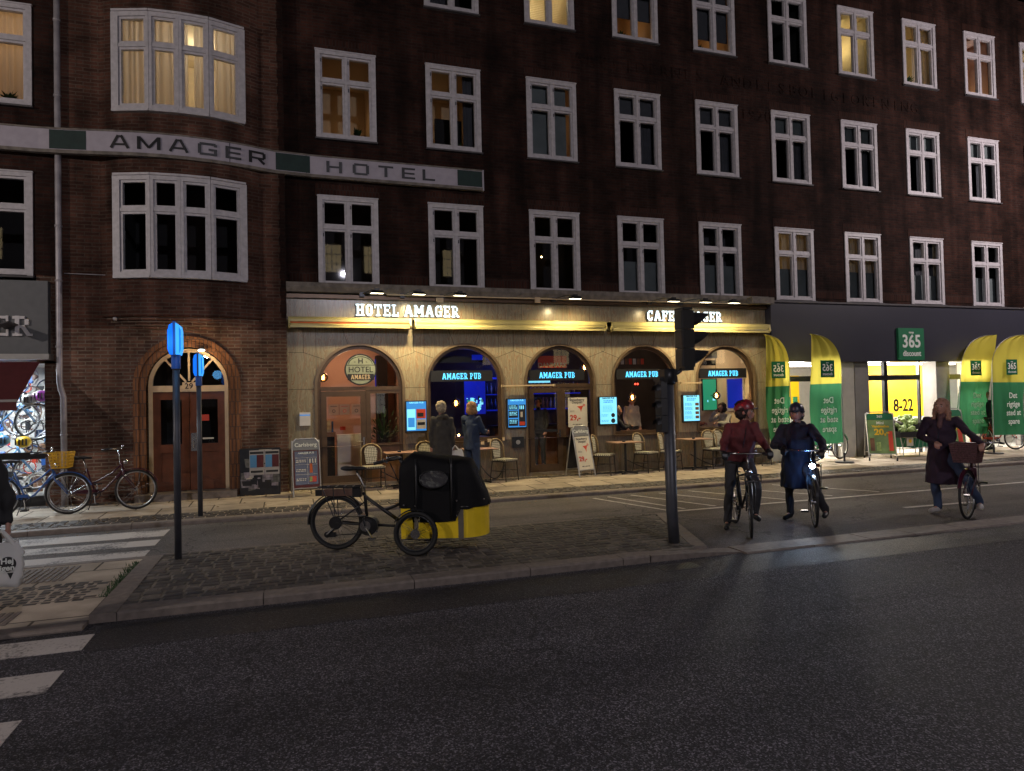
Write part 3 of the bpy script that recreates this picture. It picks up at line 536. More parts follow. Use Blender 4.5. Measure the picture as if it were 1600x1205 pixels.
for k in range(3):
    z0, z1 = FZ[k]
    for c, x in enumerate(WX):
        if k < 2 and c == 9: continue
        if k == 2 and c == 0: continue
        o = window(B, x, x+WW, z0, z1, Y); a, b, lo, hi = x+.02, x+WW-.02, z0, z1; yi = Y+ri; zt = z0+(z1-z0)*.655; xm = (a+b)/2
        def bl(x0, x1, z0_, z1_, m='blind', y=yi+.02, n='blind'): return MB().mat(m).box(x0, x1, y, y+.01, z0_, z1_).build(n, o)
        if k == 0:
            room(o, a, b, lo, hi, yi, yi+1.3, 'dark_room' if c not in (5, 6, 7) else 'room_cream', (1.6, -.25, 1.5, .7) if c == 5 else ((.8, -.25, 1.5, .7) if c == 6 else ((.35, -.3, 1.5, .5) if c == 7 else None)), (1, .72, .42))
            if c in (3, 4, 5, 6, 7, 8): bl(a, b, lo, lo+.85, 'frost', n='frosted_film')
            if c == 4: bl(a, b, lo+.87, hi, 'curtain_dark', yi+.4)
            if c in (5, 6, 7): curtain(o, xm-.15, b, lo, hi, yi+.12, 'curtain_dark' if c == 7 else 'curtain', .02)
            if c in (5,): bl(a, a+.13, lo, hi, 'curtain_dark', yi+.05, n='curtain_edge')
            if c == 2: MB().mat('e_bulb').sphere((x+.72, yi+1.0, z0+1.08), .018).build('glint_bead', o)  # glowing bead in the dark room imitates a glint on the pane
        elif k == 1:
            if c == 0: room(o, a, b, lo, hi, yi, yi+1.6, 'room_amber', (3.2, .1, .8, .9), (1, .66, .36)); potplant(o, x+.85, yi+.1, z0+.06, .22, 1); potplant(o, x+.45, yi+.1, z0+.05, .09, 2)
            elif c == 1: room(o, a, b, lo, hi, yi, yi+1.6, 'room_amber', (2.6, -.3, 1.0, .9), (1, .68, .38)); curtain(o, b-.3, b, lo, hi, yi+.1, 'curtain_dark', .02); potplant(o, x+.75, yi+.08, z0+.05, .16, 3); MB().mat('dark_room').box(a+.3, xm+.35, yi+.5, yi+.56, lo, lo+.95).build('cabinet', o)
            elif c == 2: room(o, a, b, lo, hi, yi, yi+1.2, 'room_amber', (5, .1, 1, .9), (1, .6, .3)); bl(a, b-.14, lo, hi, 'frost')
            else:
                room(o, a, b, lo, hi, yi, yi+1.2, 'dark_room'); bl(a, b, zt+(.1 if c > 4 else 0), hi, 'frost' if c > 4 else 'blind')
                curtain(o, xm+.08, b, lo, zt, yi+.1, 'curtain_dark', .02)
        else:
            if c == 2:
                room(o, a, b, lo, hi, yi, yi+1.2, 'room_cream', (9, 0, 1.2, .8), (1, .82, .5)); mb = MB().mat('curtain')
                for i in range(44): zz = lo+.12+i*.042; mb.add([(a, yi+.03, zz), (b, yi+.03, zz), (b, yi+.06, zz+.024), (a, yi+.06, zz+.024)], [(0, 1, 2, 3)])
                mb.build('venetian_blind', o); potplant(o, x+.3, yi+.02, z0+.05, .12, 6)
            elif c in (3, 4): room(o, a, b, lo, hi, yi, yi+1.5, 'room_amber', (6, 0, .7, .8), (1, .6, .3)); bl(a, b-.04, lo+(.62 if c == 3 else .42), hi, 'blind'); potplant(o, x+.3, yi, z0+.05, .17, 7+c)
            elif c == 6: room(o, a, b, lo, hi, yi, yi+1.5, 'room_cream', (11, .2, 1.3, .8), (1, .78, .38)); MB().mat('frame').box(xm+.03, xm+.10, yi+.5, yi+1.45, lo, hi).box(xm+.3, b, yi+1.3, yi+1.4, lo, hi-.3).build('room_door', o); potplant(o, x+.25, yi, z0+.05, .12, 4)
            elif c == 7: room(o, a, b, lo, hi, yi, yi+1.5, 'room_cream', (4, -.2, 1.0, .8), (1, .75, .4)); curtain(o, xm+.05, b, lo, hi, yi+.1, 'curtain', .02); potplant(o, x+.3, yi, z0+.05, .22, 9)
            elif c == 8: room(o, a, b, lo, hi, yi, yi+1.5, 'room_pink', (1.6, .2, .45, .5), (1, .62, .35)); MB().mat('e_bulb').sphere((x+.72, yi+.4, z0+.33), .035).build('table_lamp', o)
            elif c == 1: room(o, a, b, lo, hi, yi, yi+1.2, 'dark_room'); curtain(o, a, xm-.05, lo, hi, yi+.08, 'curtain_dark')
            elif c == 9: room(o, a, b, lo, hi, yi, yi+1.5, 'room_cream', (2.5, -.3, 1, .8))
            else: room(o, a, b, lo, hi, yi, yi+1.2, 'dark_room')
# ---------------- hotel entrance bay: flat wall, oriel above, arched door
HY = 14.3
def archwall(mb, x0, x1, z0, z1, Y, arches, dep, N=20, mrev=None, front=None):
    """front sheet with semicircular-headed openings (xl, xr, base, spring) and their reveals"""
    cur = mb.cur
    edges = [x0]
    for xl, xr, zb, zs in arches:
        r = (xr-xl)/2; cx = (xl+xr)/2
        mb.quad((edges[-1], Y, z0), (xl, Y, z0), (xl, Y, z1), (edges[-1], Y, z1))
        if zb > z0: mb.quad((xl, Y, z0), (xr, Y, z0), (xr, Y, zb), (xl, Y, zb))
        pts = [(cx-r*math.cos(PI*i/N), zs+r*math.sin(PI*i/N)) for i in range(N+1)]
        for (a, b), (c, d) in zip(pts, pts[1:]): mb.quad((a, Y, b), (c, Y, d), (c, Y, z1), (a, Y, z1))
        if mrev: mb.mat(mrev)
        path = [(xl, zb)]+pts+[(xr, zb)]
        for (a, b), (c, d) in zip(path, path[1:]): mb.quad((a, Y, b), (a, Y+dep, b), (c, Y+dep, d), (c, Y, d))
        mb.quad((xl, Y, zb), (xr, Y, zb), (xr, Y+dep, zb), (xl, Y+dep, zb)); mb.cur = cur
        edges.append(xr)
    mb.quad((edges[-1], Y, z0), (x1, Y, z0), (x1, Y, z1), (edges[-1], Y, z1))
def archband(mb, xl, xr, zb, zs, t, y0, y1, N=24, inward=True):
    r = (xr-xl)/2; cx = (xl+xr)/2; ri_, ro_ = (r-t, r) if inward else (r, r+t)
    o = [(cx-ro_, zb)]+[(cx-ro_*math.cos(PI*i/N), zs+ro_*math.sin(PI*i/N)) for i in range(N+1)]+[(cx+ro_, zb)]
    q = [(cx-ri_, zb)]+[(cx-ri_*math.cos(PI*i/N), zs+ri_*math.sin(PI*i/N)) for i in range(N+1)]+[(cx+ri_, zb)]
    for i in range(len(o)-1):
        (a, b), (c, d), (e, f), (g, h) = o[i], o[i+1], q[i+1], q[i]
        mb.quad((a, y0, b), (c, y0, d), (e, y0, f), (g, y0, h)).quad((a, y0, b), (a, y1, b), (c, y1, d), (c, y0, d)).quad((g, y0, h), (e, y0, f), (e, y1, f), (g, y1, h))
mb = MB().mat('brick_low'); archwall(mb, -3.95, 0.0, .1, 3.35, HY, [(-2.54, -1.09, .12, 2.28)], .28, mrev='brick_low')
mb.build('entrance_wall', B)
mb = MB().mat('brick_arch'); archband(mb, -2.54, -1.09, .12, 2.28, .11, HY-.03, HY+.1, inward=False); archband(mb, -2.66, -.97, .12, 2.28, .09, HY-.055, HY+.02, inward=False); mb.build('door_arch', B)
mb = MB().mat('kerb').box(-2.7, -.95, 14.0, 14.56, .1, .24); mb.build('doorstep', B)
D = MB().mat('cream_paint'); archband(D, -2.52, -1.11, .24, 2.28, .07, 14.42, 14.52)
D.box(-2.45, -1.18, 14.42, 14.52, 2.15, 2.27)
for a in (50, 90, 130): D.obox((-1.815+.36*math.cos(R(a)), 14.455, 2.28+.36*math.sin(R(a))), (math.cos(R(a))*.28, 0, math.sin(R(a))*.28), (-math.sin(R(a))*.018, 0, math.cos(R(a))*.018), (0, .02, 0))
D.box(-1.93, -1.70, 14.41, 14.43, 2.17, 2.33)
D = D.build('entrance_door', B)
text('29', .15, 'sign_black', D, face(-1.815, 14.408, 2.255), 'house_number', .003, .002)
for s_ in (0, 1):
    a, b = (-2.45, -1.82) if s_ == 0 else (-1.81, -1.18); mb = MB().mat('door_wood')
    mb.box(a, a+.13, 14.45, 14.51, .25, 2.15).box(b-.13, b, 14.45, 14.51, .25, 2.15).box(a+.13, b-.13, 14.451, 14.51, 2.0, 2.15).box(a+.13, b-.13, 14.451, 14.51, .98, 1.14).box(a+.13, b-.13, 14.451, 14.51, .25, .42).box(a+.13, b-.13, 14.48, 14.51, .42, .98)
    l = mb.build('door_leaf', D); MB().mat('glass').box(a+.13, b-.13, 14.49, 14.494, 1.14, 2.0).build('door_pane', l)
    if s_ == 1:
        MB().mat('steel').box(a+.02, a+.12, 14.43, 14.45, 1.0, 1.35).seg((a+.07, 14.40, 1.06), (a+.07, 14.40, 1.2), .014).build('door_plate', l); MB().mat('paper').box(a+.22, a+.42, 14.482, 14.486, 1.22, 1.25).mat('red').box(a+.14, a+.34, 14.482, 14.486, 1.58, 1.70).build('sticker', l)
room(B, -2.45, -1.18, .2, 3.0, 14.53, 16, 'dark_room', name='entrance_hall')
MB().mat('glass').box(-2.45, -1.18, 14.47, 14.474, 2.27, 2.95).build('fanlight_pane', D)
# upper entrance wall and the bowed oriel
OR = [(-3.25, 14.3), (-3.02, 14.17), (-2.70, 14.03), (-2.35, 13.955), (-1.85, 13.925), (-1.35, 13.955), (-1.04, 14.03), (-.70, 14.17), (-.45, 14.3)]
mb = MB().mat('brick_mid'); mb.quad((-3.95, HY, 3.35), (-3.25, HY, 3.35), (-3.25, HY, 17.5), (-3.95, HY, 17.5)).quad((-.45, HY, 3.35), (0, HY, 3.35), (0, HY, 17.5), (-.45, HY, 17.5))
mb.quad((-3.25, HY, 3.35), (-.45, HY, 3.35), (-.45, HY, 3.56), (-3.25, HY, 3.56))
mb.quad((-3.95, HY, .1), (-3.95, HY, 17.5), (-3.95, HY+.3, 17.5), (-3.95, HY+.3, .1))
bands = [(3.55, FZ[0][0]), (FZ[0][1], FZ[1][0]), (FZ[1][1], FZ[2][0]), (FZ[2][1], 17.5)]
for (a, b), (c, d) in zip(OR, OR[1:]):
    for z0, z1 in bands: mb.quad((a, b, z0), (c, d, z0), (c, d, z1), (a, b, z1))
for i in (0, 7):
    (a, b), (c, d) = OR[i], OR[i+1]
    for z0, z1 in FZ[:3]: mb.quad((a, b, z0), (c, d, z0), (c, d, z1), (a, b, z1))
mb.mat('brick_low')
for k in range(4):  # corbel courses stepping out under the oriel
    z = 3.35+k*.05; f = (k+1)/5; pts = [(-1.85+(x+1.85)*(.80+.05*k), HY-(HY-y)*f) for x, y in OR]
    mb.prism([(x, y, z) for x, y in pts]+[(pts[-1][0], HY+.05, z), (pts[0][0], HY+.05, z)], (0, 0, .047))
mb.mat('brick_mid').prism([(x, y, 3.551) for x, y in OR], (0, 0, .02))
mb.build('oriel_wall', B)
def bow(z0, z1, lit):
    P = [(-3.0, 14.12), (-2.36, 13.92), (-1.85, 13.89), (-1.34, 13.92), (-.73, 14.12)]; mb = MB().mat('frame')
    mbg = MB().mat('glass'); zt = z0+(z1-z0)*.66; zs = [z0, zt, z1]
    def bar(p, q, za, zb, w_, d0=-.03, d1=.09):
        p, q = Vector((*p, 0)), Vector((*q, 0)); d = (q-p).normalized(); n = Vector((-d.y, d.x, 0)); mb.prism([p+n*d0+Vector((0, 0, za)), q+n*d0+Vector((0, 0, za)), q+n*d1+Vector((0, 0, za)), p+n*d1+Vector((0, 0, za))], (0, 0, zb-za))
    for i in range(4):
        p, q = Vector(P[i]), Vector(P[i+1]); d = (q-p).normalized(); L_ = (q-p).length
        e0 = .11 if i == 0 else .05; e1 = .11 if i == 3 else .05
        bar(p-d*(.02 if i == 0 else 0), p+d*e0, z0, z1, 0); bar(q-d*e1, q+d*(.02 if i == 3 else 0), z0, z1, 0)
        a, b = p+d*e0, q-d*e1; bar(a, b, z1-.08, z1, 0, -.029); bar(a, b, z0, z0+.07, 0, -.029); bar(a, b, zt-.035, zt+.035, 0, -.02)
        for za, zb in ((z0+.07, zt-.035), (zt+.035, z1-.08)):
            bar(a+d*.002, a+d*.045, za+.002, zb-.002, 0, .0, .07); bar(b-d*.045, b-d*.002, za+.002, zb-.002, 0, .0, .07); bar(a+d*.045, b-d*.045, za+.002, za+.045, 0, .001, .07); bar(a+d*.045, b-d*.045, zb-.045, zb-.002, 0, .001, .07)
        n = Vector((-d.y, d.x)); pa, pb = p+n*.04, q+n*.04; mbg.quad((*pa, z0+.05), (*pb, z0+.05), (*pb, z1-.05), (*pa, z1-.05))
    for (a, b) in zip(P, P[1:]): bar(a, b, z1, z1+.04, 0, -.06, .1); bar(a, b, z0-.05, z0, 0, -.07, .1)
    o = mb.build('bow_window', B); mbg.build('pane', o)
    room(o, -3.0, -.74, z0, z1, 14.14, 16, 'room_cream' if lit else 'dark_room', (24, .3, 1.5, .8) if lit else None, (1, .84, .64))
    if lit:
        curtain(o, -2.93, -2.40, z0+.02, z1, 14.13, 'curtain', .03, .1); curtain(o, -2.28, -1.72, z0+.02, z1, 14.10, 'curtain', .03, .12); curtain(o, -1.62, -1.35, z0+.02, z1, 14.10, 'curtain', .03, .09); curtain(o, -1.25, -.80, z0+.02, z1, 14.13, 'curtain', .03, .11)
for k in range(3): bow(*FZ[k], k == 1)
mb = MB().mat('zinc'); mb.seg((-.8, 14.27, 3.4), (-.8, 14.27, 3.42), .01)
# ---------------- granite ground floor of the pub
SY = 14.42
AR = [(.57, 2.32, .14, 2.19), (2.86, 4.54, .97, 2.23), (5.12, 6.79, .14, 2.235), (7.30, 8.98, .97, 2.23), (9.60, 11.28, .97, 2.23)]
mb = MB().mat('stone'); archwall(mb, 0.0, 11.66, .97, 4.1, SY, [(a, b, max(c, .97), d) for a, b, c, d in AR], .14, mrev='bronze_l')
mb.mat('stone_dark'); e = 0.0
for a, b, c, d in AR:
    if c > .5: continue
    wallgrid(mb, e, a, .1, .97, SY, []); e = b; mb.mat('bronze_l').quad((a, SY, .1), (a, SY+.14, .1), (a, SY+.14, .97), (a, SY, .97)).quad((b, SY, .1), (b, SY, .97), (b, SY+.14, .97), (b, SY+.14, .1)).mat('stone_dark')
wallgrid(mb, e, 11.66, .1, .97, SY, [])
mb.mat('stone').quad((11.66, SY, .1), (11.66, SY+.3, .1), (11.66, SY+.3, 4.1), (11.66, SY, 4.1)).quad((0, SY, .1), (0, SY, 4.1), (0, HY, 4.1), (0, HY, .1))
sf = mb.build('granite_shopfront', B)
mb = MB().mat('joint'); jy0, jy1 = SY-.0015, SY+.01
def jl(x0, z0, x1, z1):
    d = Vector((x1-x0, 0, z1-z0)); n = Vector((-d.z, 0, d.x)).normalized()*.004; c = Vector(((x0+x1)/2, (jy0+jy1)/2, (z0+z1)/2)); mb.obox(c, d/2, n, (0, (jy1-jy0)/2, 0))
for i, (a, b, c, d) in enumerate(AR):
    cx, r = (a+b)/2, (b-a)/2
    for an in (40, 75, 105, 140):
        p = (cx+r*math.cos(R(an)), d+r*math.sin(R(an)))
        if an in (40, 140): q = (cx+(1.13 if an == 40 else -1.13), d+.72)
        else: q = (cx+(.36 if an == 75 else -.36), 3.42)
        jl(*p, *q)
    jl(cx+1.13, d+.72, cx+1.13, 3.42) if i < 4 else None
    if i == 0: jl(cx-1.13, d+.72, cx-1.13, 3.42); jl(.02, d+.72, cx-1.13, d+.72)
    jl(b, 2.16, min(b+.56, 11.6), 2.16) if i < 4 else jl(b, 2.16, 11.6, 2.16)
    if i == 0: jl(.02, 2.16, a, 2.16)
for z in (.97, 3.62): jl(.0, z, AR[0][0] if z < 2 else 11.6, z) if z > 2 else None
mb.build('stone_joints', sf)
mb = MB().mat('cornice')
mb.prism([(0, 14.5, 4.1), (0, 14.30, 4.14), (0, 14.26, 4.24), (0, 14.26, 4.33), (0, 14.5, 4.36)], (11.66, 0, 0))
mb.mat('bronze').box(.0, 11.66, 14.33, 14.42, 4.02, 4.098)
mb.build('cornice_ledge', B)
# frames, doors and glazing in the arches
FY = SY+.06
def archglass(i, door=None):
    a, b, zb, zs = AR[i]; r = (b-a)/2; cx = (a+b)/2; mb = MB().mat('bronze_l'); archband(mb, a-.05, b+.05, zb+(.003 if zb > .5 else 0), zs, .055, SY-.02, SY+.05); mb.mat('bronze'); archband(mb, a+.003, b-.003, zb+.004, zs, .07, FY, FY+.07)
    o = None
    if zb > .5: mb.box(a+.07, b-.07, FY, FY+.07, zb+.004, zb+.08).box(a+.0, b-.0, SY-.03, FY, zb-.03, zb-.002)
    else: mb.box(a+.07, b-.07, FY-.01, FY+.07, 2.12, 2.20)
    name = 'arched_window' if zb > .5 else 'arched_entrance'
    if zb < .5:
        dw = .92 if i == 0 else .80; x0, x1 = a+.07, a+.07+dw
        mb.box(x1, x1+.09, FY-.004, FY+.066, .16, 2.12)
        if i == 0: mb.box(x1+.09, b-.07, FY, FY+.07, .92, 1.0).mat('wood').box(x1+.09, b-.07, FY+.02, FY+.06, .14, .92).mat('bronze')
        else: mb.box(x1+.09, b-.07, FY, FY+.07, .92, 1.0).mat('stone_dark').box(x1+.09, b-.07, FY+.02, FY+.06, .14, .92).mat('bronze')
        mb.mat('kerb').box(a+.0, b-.0, FY-.06, FY+.1, .10, .19).mat('bronze')
        mb.box(x1+.09, b-.07, FY+.001, FY+.069, 2.05, 2.12)
    o = mb.build(name, B)
    N = 24; zg = zb if zb > .5 else .2; pts = [(cx-(r-.04)*math.cos(PI*k/N), FY+.035, zs+(r-.04)*math.sin(PI*k/N)) for k in range(N+1)]
    if zb > .5: MB().mat('glass_shop').add([(a+.04, FY+.035, zb+.05)]+pts+[(b-.04, FY+.035, zb+.05)], [tuple(range(N+3))]).build('pane', o)
    else:
        MB().mat('glass_shop').add([(a+.04, FY+.035, 2.16)]+pts+[(b-.04, FY+.035, 2.16)], [tuple(range(N+3))]).quad((x1+.05, FY+.035, .95), (b-.05, FY+.035, .95), (b-.05, FY+.035, 2.1), (x1+.05, FY+.035, 2.1)).build('pane', o)
        mb = MB().mat('bronze'); y0, y1 = FY-.012, FY+.045; fr = .115
        mb.box(x0+.005, x0+fr, y0, y1, .2, 2.11).box(x1-fr, x1-.005, y0, y1, .2, 2.11).box(x0+fr, x1-fr, y0+.002, y1, 2.0, 2.11).box(x0+fr, x1-fr, y0+.002, y1, .2, .36)
        if i == 0: mb.mat('bronze_l').box(x0+.0, x1, y0-.03, y0, .19, .215)
        d = mb.build('door', o); MB().mat('glass_shop').quad((x0+fr, FY+.02, .36), (x1-fr, FY+.02, .36), (x1-fr, FY+.02, 2.0), (x0+fr, FY+.02, 2.0)).build('door_pane', d)
        MB().mat('steel').seg((x1-.06, y0-.05, 1.06), (x1-.18, y0-.05, 1.06), .011).seg((x1-.06, y0-.05, 1.06), (x1-.06, y0, 1.06), .011).box(x1-.075, x1-.045, y0-.006, y0, .98, 1.14).build('door_handle', d)
        if i == 2: MB().mat('black').box(x0+fr, x1-fr, FY+.0, FY+.018, 1.10, 1.16).build('door_bar', d)
for i in range(5): archglass(i)
# interior shell of pub
def P_room():
    y0, y1 = SY+.2, 18.6; mb = MB().mat('pub_wall')
    mb.quad((.1, y1, .14), (11.5, y1, .14), (11.5, y1, 3.3), (.1, y1, 3.3)).quad((11.5, y0, .14), (11.5, y0, 3.3), (11.5, y1, 3.3), (11.5, y1, .14)).quad((2.55, y0, .14), (2.55, y1, .14), (2.55, y1, 3.3), (2.55, y0, 3.3))
    mb.mat('pub_ceiling').quad((2.55, y0, 3.3), (2.55, y1, 3.3), (11.5, y1, 3.3), (11.5, y0, 3.3)).mat('pub_floor').quad((2.55, y0, .145), (11.5, y0, .145), (11.5, y1, .145), (2.55, y1, .145))
    mb.mat('room_pink').quad((.1, 17.0, .14), (2.53, 17.0, .14), (2.53, 17.0, 3.3), (.1, 17.0, 3.3)).quad((.1, y0, .14), (.1, y0, 3.3), (.1, 17.0, 3.3), (.1, 17.0, .14)).quad((2.53, y0, .14), (2.53, 17, .14), (2.53, 17, 3.3), (2.53, y0, 3.3)).quad((.1, y0, 3.3), (2.53, y0, 3.3), (2.53, 17, 3.3), (.1, 17, 3.3)).mat('pub_floor').quad((.1, y0, .145), (2.53, y0, .145), (2.53, 17, .145), (.1, 17, .145))
    mb.mat('dark_room').box(.0, 11.7, SY+.13, SY+.19, 3.12, 3.3)
    mb.mat('room_cream').box(11.42, 11.49, 14.7, 18.45, .2, 3.2)
    mb.build('pub_interior_walls', B)
M['pub_wall'] = mat('pub_wall', (.045, .035, .035), .7, var=.3, vscale=2); M['pub_ceiling'] = mat('pub_ceiling', (.02, .018, .02), .7); M['pub_floor'] = mat('pub_floor', (.06, .03, .02), .35, var=.2)
P_room()
# drainpipe boxes and cable on the facade
mb = MB().mat('zinc'); mb.smooth = True
mb.tube([(-3.92, 14.22, 17.5), (-3.92, 14.22, 2.35), (-3.90, 14.22, 2.22), (-3.86, 14.22, 2.08), (-3.86, 14.22, .12)], .052, 12)
for z in (9.0, 7.6, 5.2, 4.2, 3.0, 1.4): mb.disc((-3.92 if z > 2.2 else -3.86, 14.22, z), .062, .03)
mb.build('drainpipe', loc=(-3.9, 14.15, 0), label='grey zinc drainpipe running down the joint left of the hotel entrance', cat='drainpipe')
mb = MB().mat('zinc').tube([(-3.12, 14.27, 8.5), (-3.12, 14.27, 3.62), (-3.05, 14.27, 3.55)], .008, 6).tube([(-3.07, 14.27, 4.5), (-3.07, 14.27, 3.6)], .008, 6).tube([(-3.85, 14.27, 4.35), (-3.12, 14.27, 4.34)], .008, 6).sphere((-3.02, 14.2, 3.52), .04)
mb.build('facade_cable', loc=(-3.1, 14.27, 3.6), label='thin cable with a small white lamp left of the entrance arch corbel', cat='cable')
# ================================================================ BICYCLE SHOP (left neighbour)
BS = thing('shop_building', (-6, 14.3, 0), 'neighbouring brick building with a bicycle shop behind the drainpipe', 'building')
mb = MB().mat('brick'); wallgrid(mb, -14, -3.955, 4.3, 17.5, 14.32, [(-5.6, -4.36, *FZ[0]), (-5.6, -4.36, *FZ[1]), (-5.6, -4.36, *FZ[2])])
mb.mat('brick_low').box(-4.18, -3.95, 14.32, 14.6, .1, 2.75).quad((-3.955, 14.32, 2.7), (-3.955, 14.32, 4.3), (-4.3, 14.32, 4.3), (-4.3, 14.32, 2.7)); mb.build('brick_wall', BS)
for k in range(3):
    o = window(BS, -5.6, -4.36, *FZ[k], 14.32); z0, z1 = FZ[k]
    room(o, -5.6, -4.36, z0, z1, 14.5, 15.9, 'room_cream' if k == 1 else 'dark_room', (9, .2, 1.4, .8) if k == 1 else None, (1, .70, .45))
    if k == 1: curtain(o, -5.5, -4.42, z0, z1, 14.55, 'curtain', .03, .13); potplant(o, -4.75, 14.5, z0+.04, .2, 12)
mb = MB().mat('fascia_g').box(-14, -4.08, 14.16, 14.34, 2.86, 4.18).mat('alu').box(-14, -4.04, 14.05, 14.36, 2.76, 2.858); fs = mb.build('shop_fascia', BS)
slab('ER', .36, 'white_panel', fs, face(-4.62, 14.155, 3.36), .62, .03, 'fascia_lettering')
mb = MB().mat('sill').obox((-4.62, 13.9, 3.35), (.10, 0, .03), (0, .25, 0), (0, 0, .01)); mb.seg((-4.8, 14.15, 3.5), (-4.66, 13.9, 3.37), .01).build('sign_lamp', loc=(-4.62, 13.9, 3.35), label='dark flat floodlight on an arm over the ER lettering', cat='lamp')
mb = MB().mat('awn_red'); mb.add([(-13.9, 14.12, 2.72), (-4.2, 14.12, 2.72), (-4.2, 13.05, 2.02), (-13.9, 13.05, 2.02), (-13.9, 14.12, 2.70), (-4.2, 14.12, 2.70), (-4.2, 13.05, 2.0), (-13.9, 13.05, 2.0)], [(0, 1, 2, 3), (4, 7, 6, 5), (0, 4, 5, 1), (1, 5, 6, 2)])
mb.box(-13.9, -4.2, 13.035, 13.045, 1.86, 2.0); mb.mat('alu').box(-13.9, -4.2, 13.03, 13.06, 2.0, 2.04).mat('awn_red')
mb.build('awning', loc=(-6, 14.1, 2.7), label='dark red fabric awning slanting out over the bicycle shop window', cat='awning')
room(BS, -13, -4.22, .12, 2.75, 14.5, 16.6, 'wall_w', None, name='shop_interior', floor='floor_w')
mb = MB().mat('glass_shop').quad((-13, 14.45, .3), (-4.2, 14.45, .3), (-4.2, 14.45, 2.7), (-13, 14.45, 2.7)); mb.build('shop_pane', BS)
mb = MB().mat('black').box(-13, -4.19, 14.4, 14.5, .12, .3).box(-13, -4.19, 14.40, 14.44, .97, 1.10).box(-4.2, -4.19, 14.4, 14.5, .3, 2.7).build('shop_window_frame', BS)
light('shop_ceiling_light', 'AREA', (-5.6, 15.0, 2.65), 260, (.80, .90, 1.0), 1.2, to=(-5.6, 15.0, 0))
light('shop_ceiling_light', 'AREA', (-8.6, 15.0, 2.65), 160, (.80, .90, 1.0), 1.2, to=(-8.6, 15.0, 0))
# ================================================================ SUPERMARKET (ground floor, right)
mb = MB().mat('fascia').box(11.68, 34, 14.22, 14.6, 2.66, 4.18).mat('sill').box(11.68, 34, 14.18, 14.6, 4.185, 4.23); mb.build('shop_fascia', B)
mb = MB().mat('col')
for a, b, m_ in ((11.70, 12.18, 'col'), (13.95, 14.42, 'col'), (14.45, 14.92, 'col_d'), (17.35, 17.85, 'col_d'), (18.95, 19.5, 'col'), (21.0, 21.6, 'col_d'), (24, 24.6, 'col')): MB().mat(m_).box(a, b, 14.36, 14.8, .1, 2.66).build('pilaster', B)
for a, b in ((12.2, 13.93), (14.94, 16.92), (17.9, 18.93), (19.55, 20.95), (21.65, 24)):
    mb = MB().mat('dgrey').box(a, b, 14.5, 14.58, 2.16, 2.30).box(a, a+.05, 14.5, 14.58, .12, 2.16).box(b-.05, b, 14.5, 14.58, .12, 2.16).box(a, a+.05, 14.5, 14.58, 2.3, 2.66).box(b-.05, b, 14.5, 14.58, 2.3, 2.66)
    if 14.9 < a < 15: mb.box(15.60, 15.72, 14.49, 14.585, .12, 2.66)
    mb.build('storefront_frame', B)
for a, b in ((14.94, 16.92), (17.9, 18.93), (19.55, 20.95), (21.65, 24)): MB().mat('glass_shop').quad((a, 14.54, .15), (b, 14.54, .15), (b, 14.54, 2.64), (a, 14.54, 2.64)).build('storefront_pane', B)
mb = MB().mat('wall_w').quad((11.7, 19, .12), (26, 19, .12), (26, 19, 2.7), (11.7, 19, 2.7)).quad((11.72, 14.6, .12), (11.72, 19, .12), (11.72, 19, 2.7), (11.72, 14.6, 2.7)).quad((26, 14.6, .12), (26, 14.6, 2.7), (26, 19, 2.7), (26, 19, .12)).quad((11.7, 14.6, 2.69), (26, 14.6, 2.69), (26, 19, 2.69), (11.7, 19, 2.69))
mb.mat('floor_w').quad((11.7, 14.6, .125), (26, 14.6, .125), (26, 19, .125), (11.7, 19, .125))
mb.mat('wall_y').box(15.2, 19.6, 16.3, 16.4, 1.05, 2.68).mat('wall_w').box(15.2, 19.6, 16.3, 16.4, .13, 1.05).mat('col').box(19.9, 22.0, 15.6, 15.75, .13, 2.68).mat('wall_y').box(14.5, 15.1, 17.2, 17.3, 1.1, 2.4).mat('wall_w').box(14.5, 15.1, 17.22, 17.3, .12, 1.1).mat('green365').box(14.6, 14.75, 17.17, 17.2, 1.4, 1.75).box(14.85, 15.0, 17.17, 17.2, 1.4, 1.75)
mb.mat('dgrey').box(13.2, 13.26, 14.48, 14.56, .12, 2.16).mat('e_tube').box(12.3, 15.0, 16.0, 16.06, 2.63, 2.66).box(15.0, 19.4, 15.4, 15.46, 2.63, 2.66).box(20, 23, 15.3, 15.36, 2.63, 2.66)
mb.build('shop_interior', B)
mb = MB().mat('wall_w').box(12.1, 13.6, 18.0, 18.6, .12, 2.1)
r = random.Random(5)
names = ['red', 'wall_y', 'bike_lblue', 'shirt', 'green365', 'wall_w', 'e_screen_l']
for z in (.5, .85, 1.2, 1.55, 1.9):
    x = 12.12
    while x < 13.55: w_ = r.uniform(.05, .14); mb.mat(r.choice(names)).box(x, x+w_-.01, 17.9, 18.0, z, z+r.uniform(.15, .28)); x += w_
mb.build('goods_shelf', loc=(12.8, 18, .12), label='white shelf full of packaged goods inside the supermarket entrance', cat='shelf')
for x, y, e_ in ((12.9, 16.6, 170), (13.6, 15.4, 60), (16.0, 15.5, 110), (18.4, 15.3, 110), (20.4, 15.1, 90), (23, 15.6, 110)): light('shop_ceiling_light', 'POINT', (x, y, 2.35), e_, (1, .95, .86), .12)
[light('shop_entrance_light', 'AREA', (x, 15.1, 2.6), e, (1, .93, .82), .5, to=(x, 13.7, 0)) for x, e in ((13.1, 260), (16.2, 110), (18.4, 130), (20.3, 100))]
q = thing('opening_hours', (16.3, 14.53, 1.5), 'dark 8-22 opening hours lettering on the yellow supermarket window', 'sign')
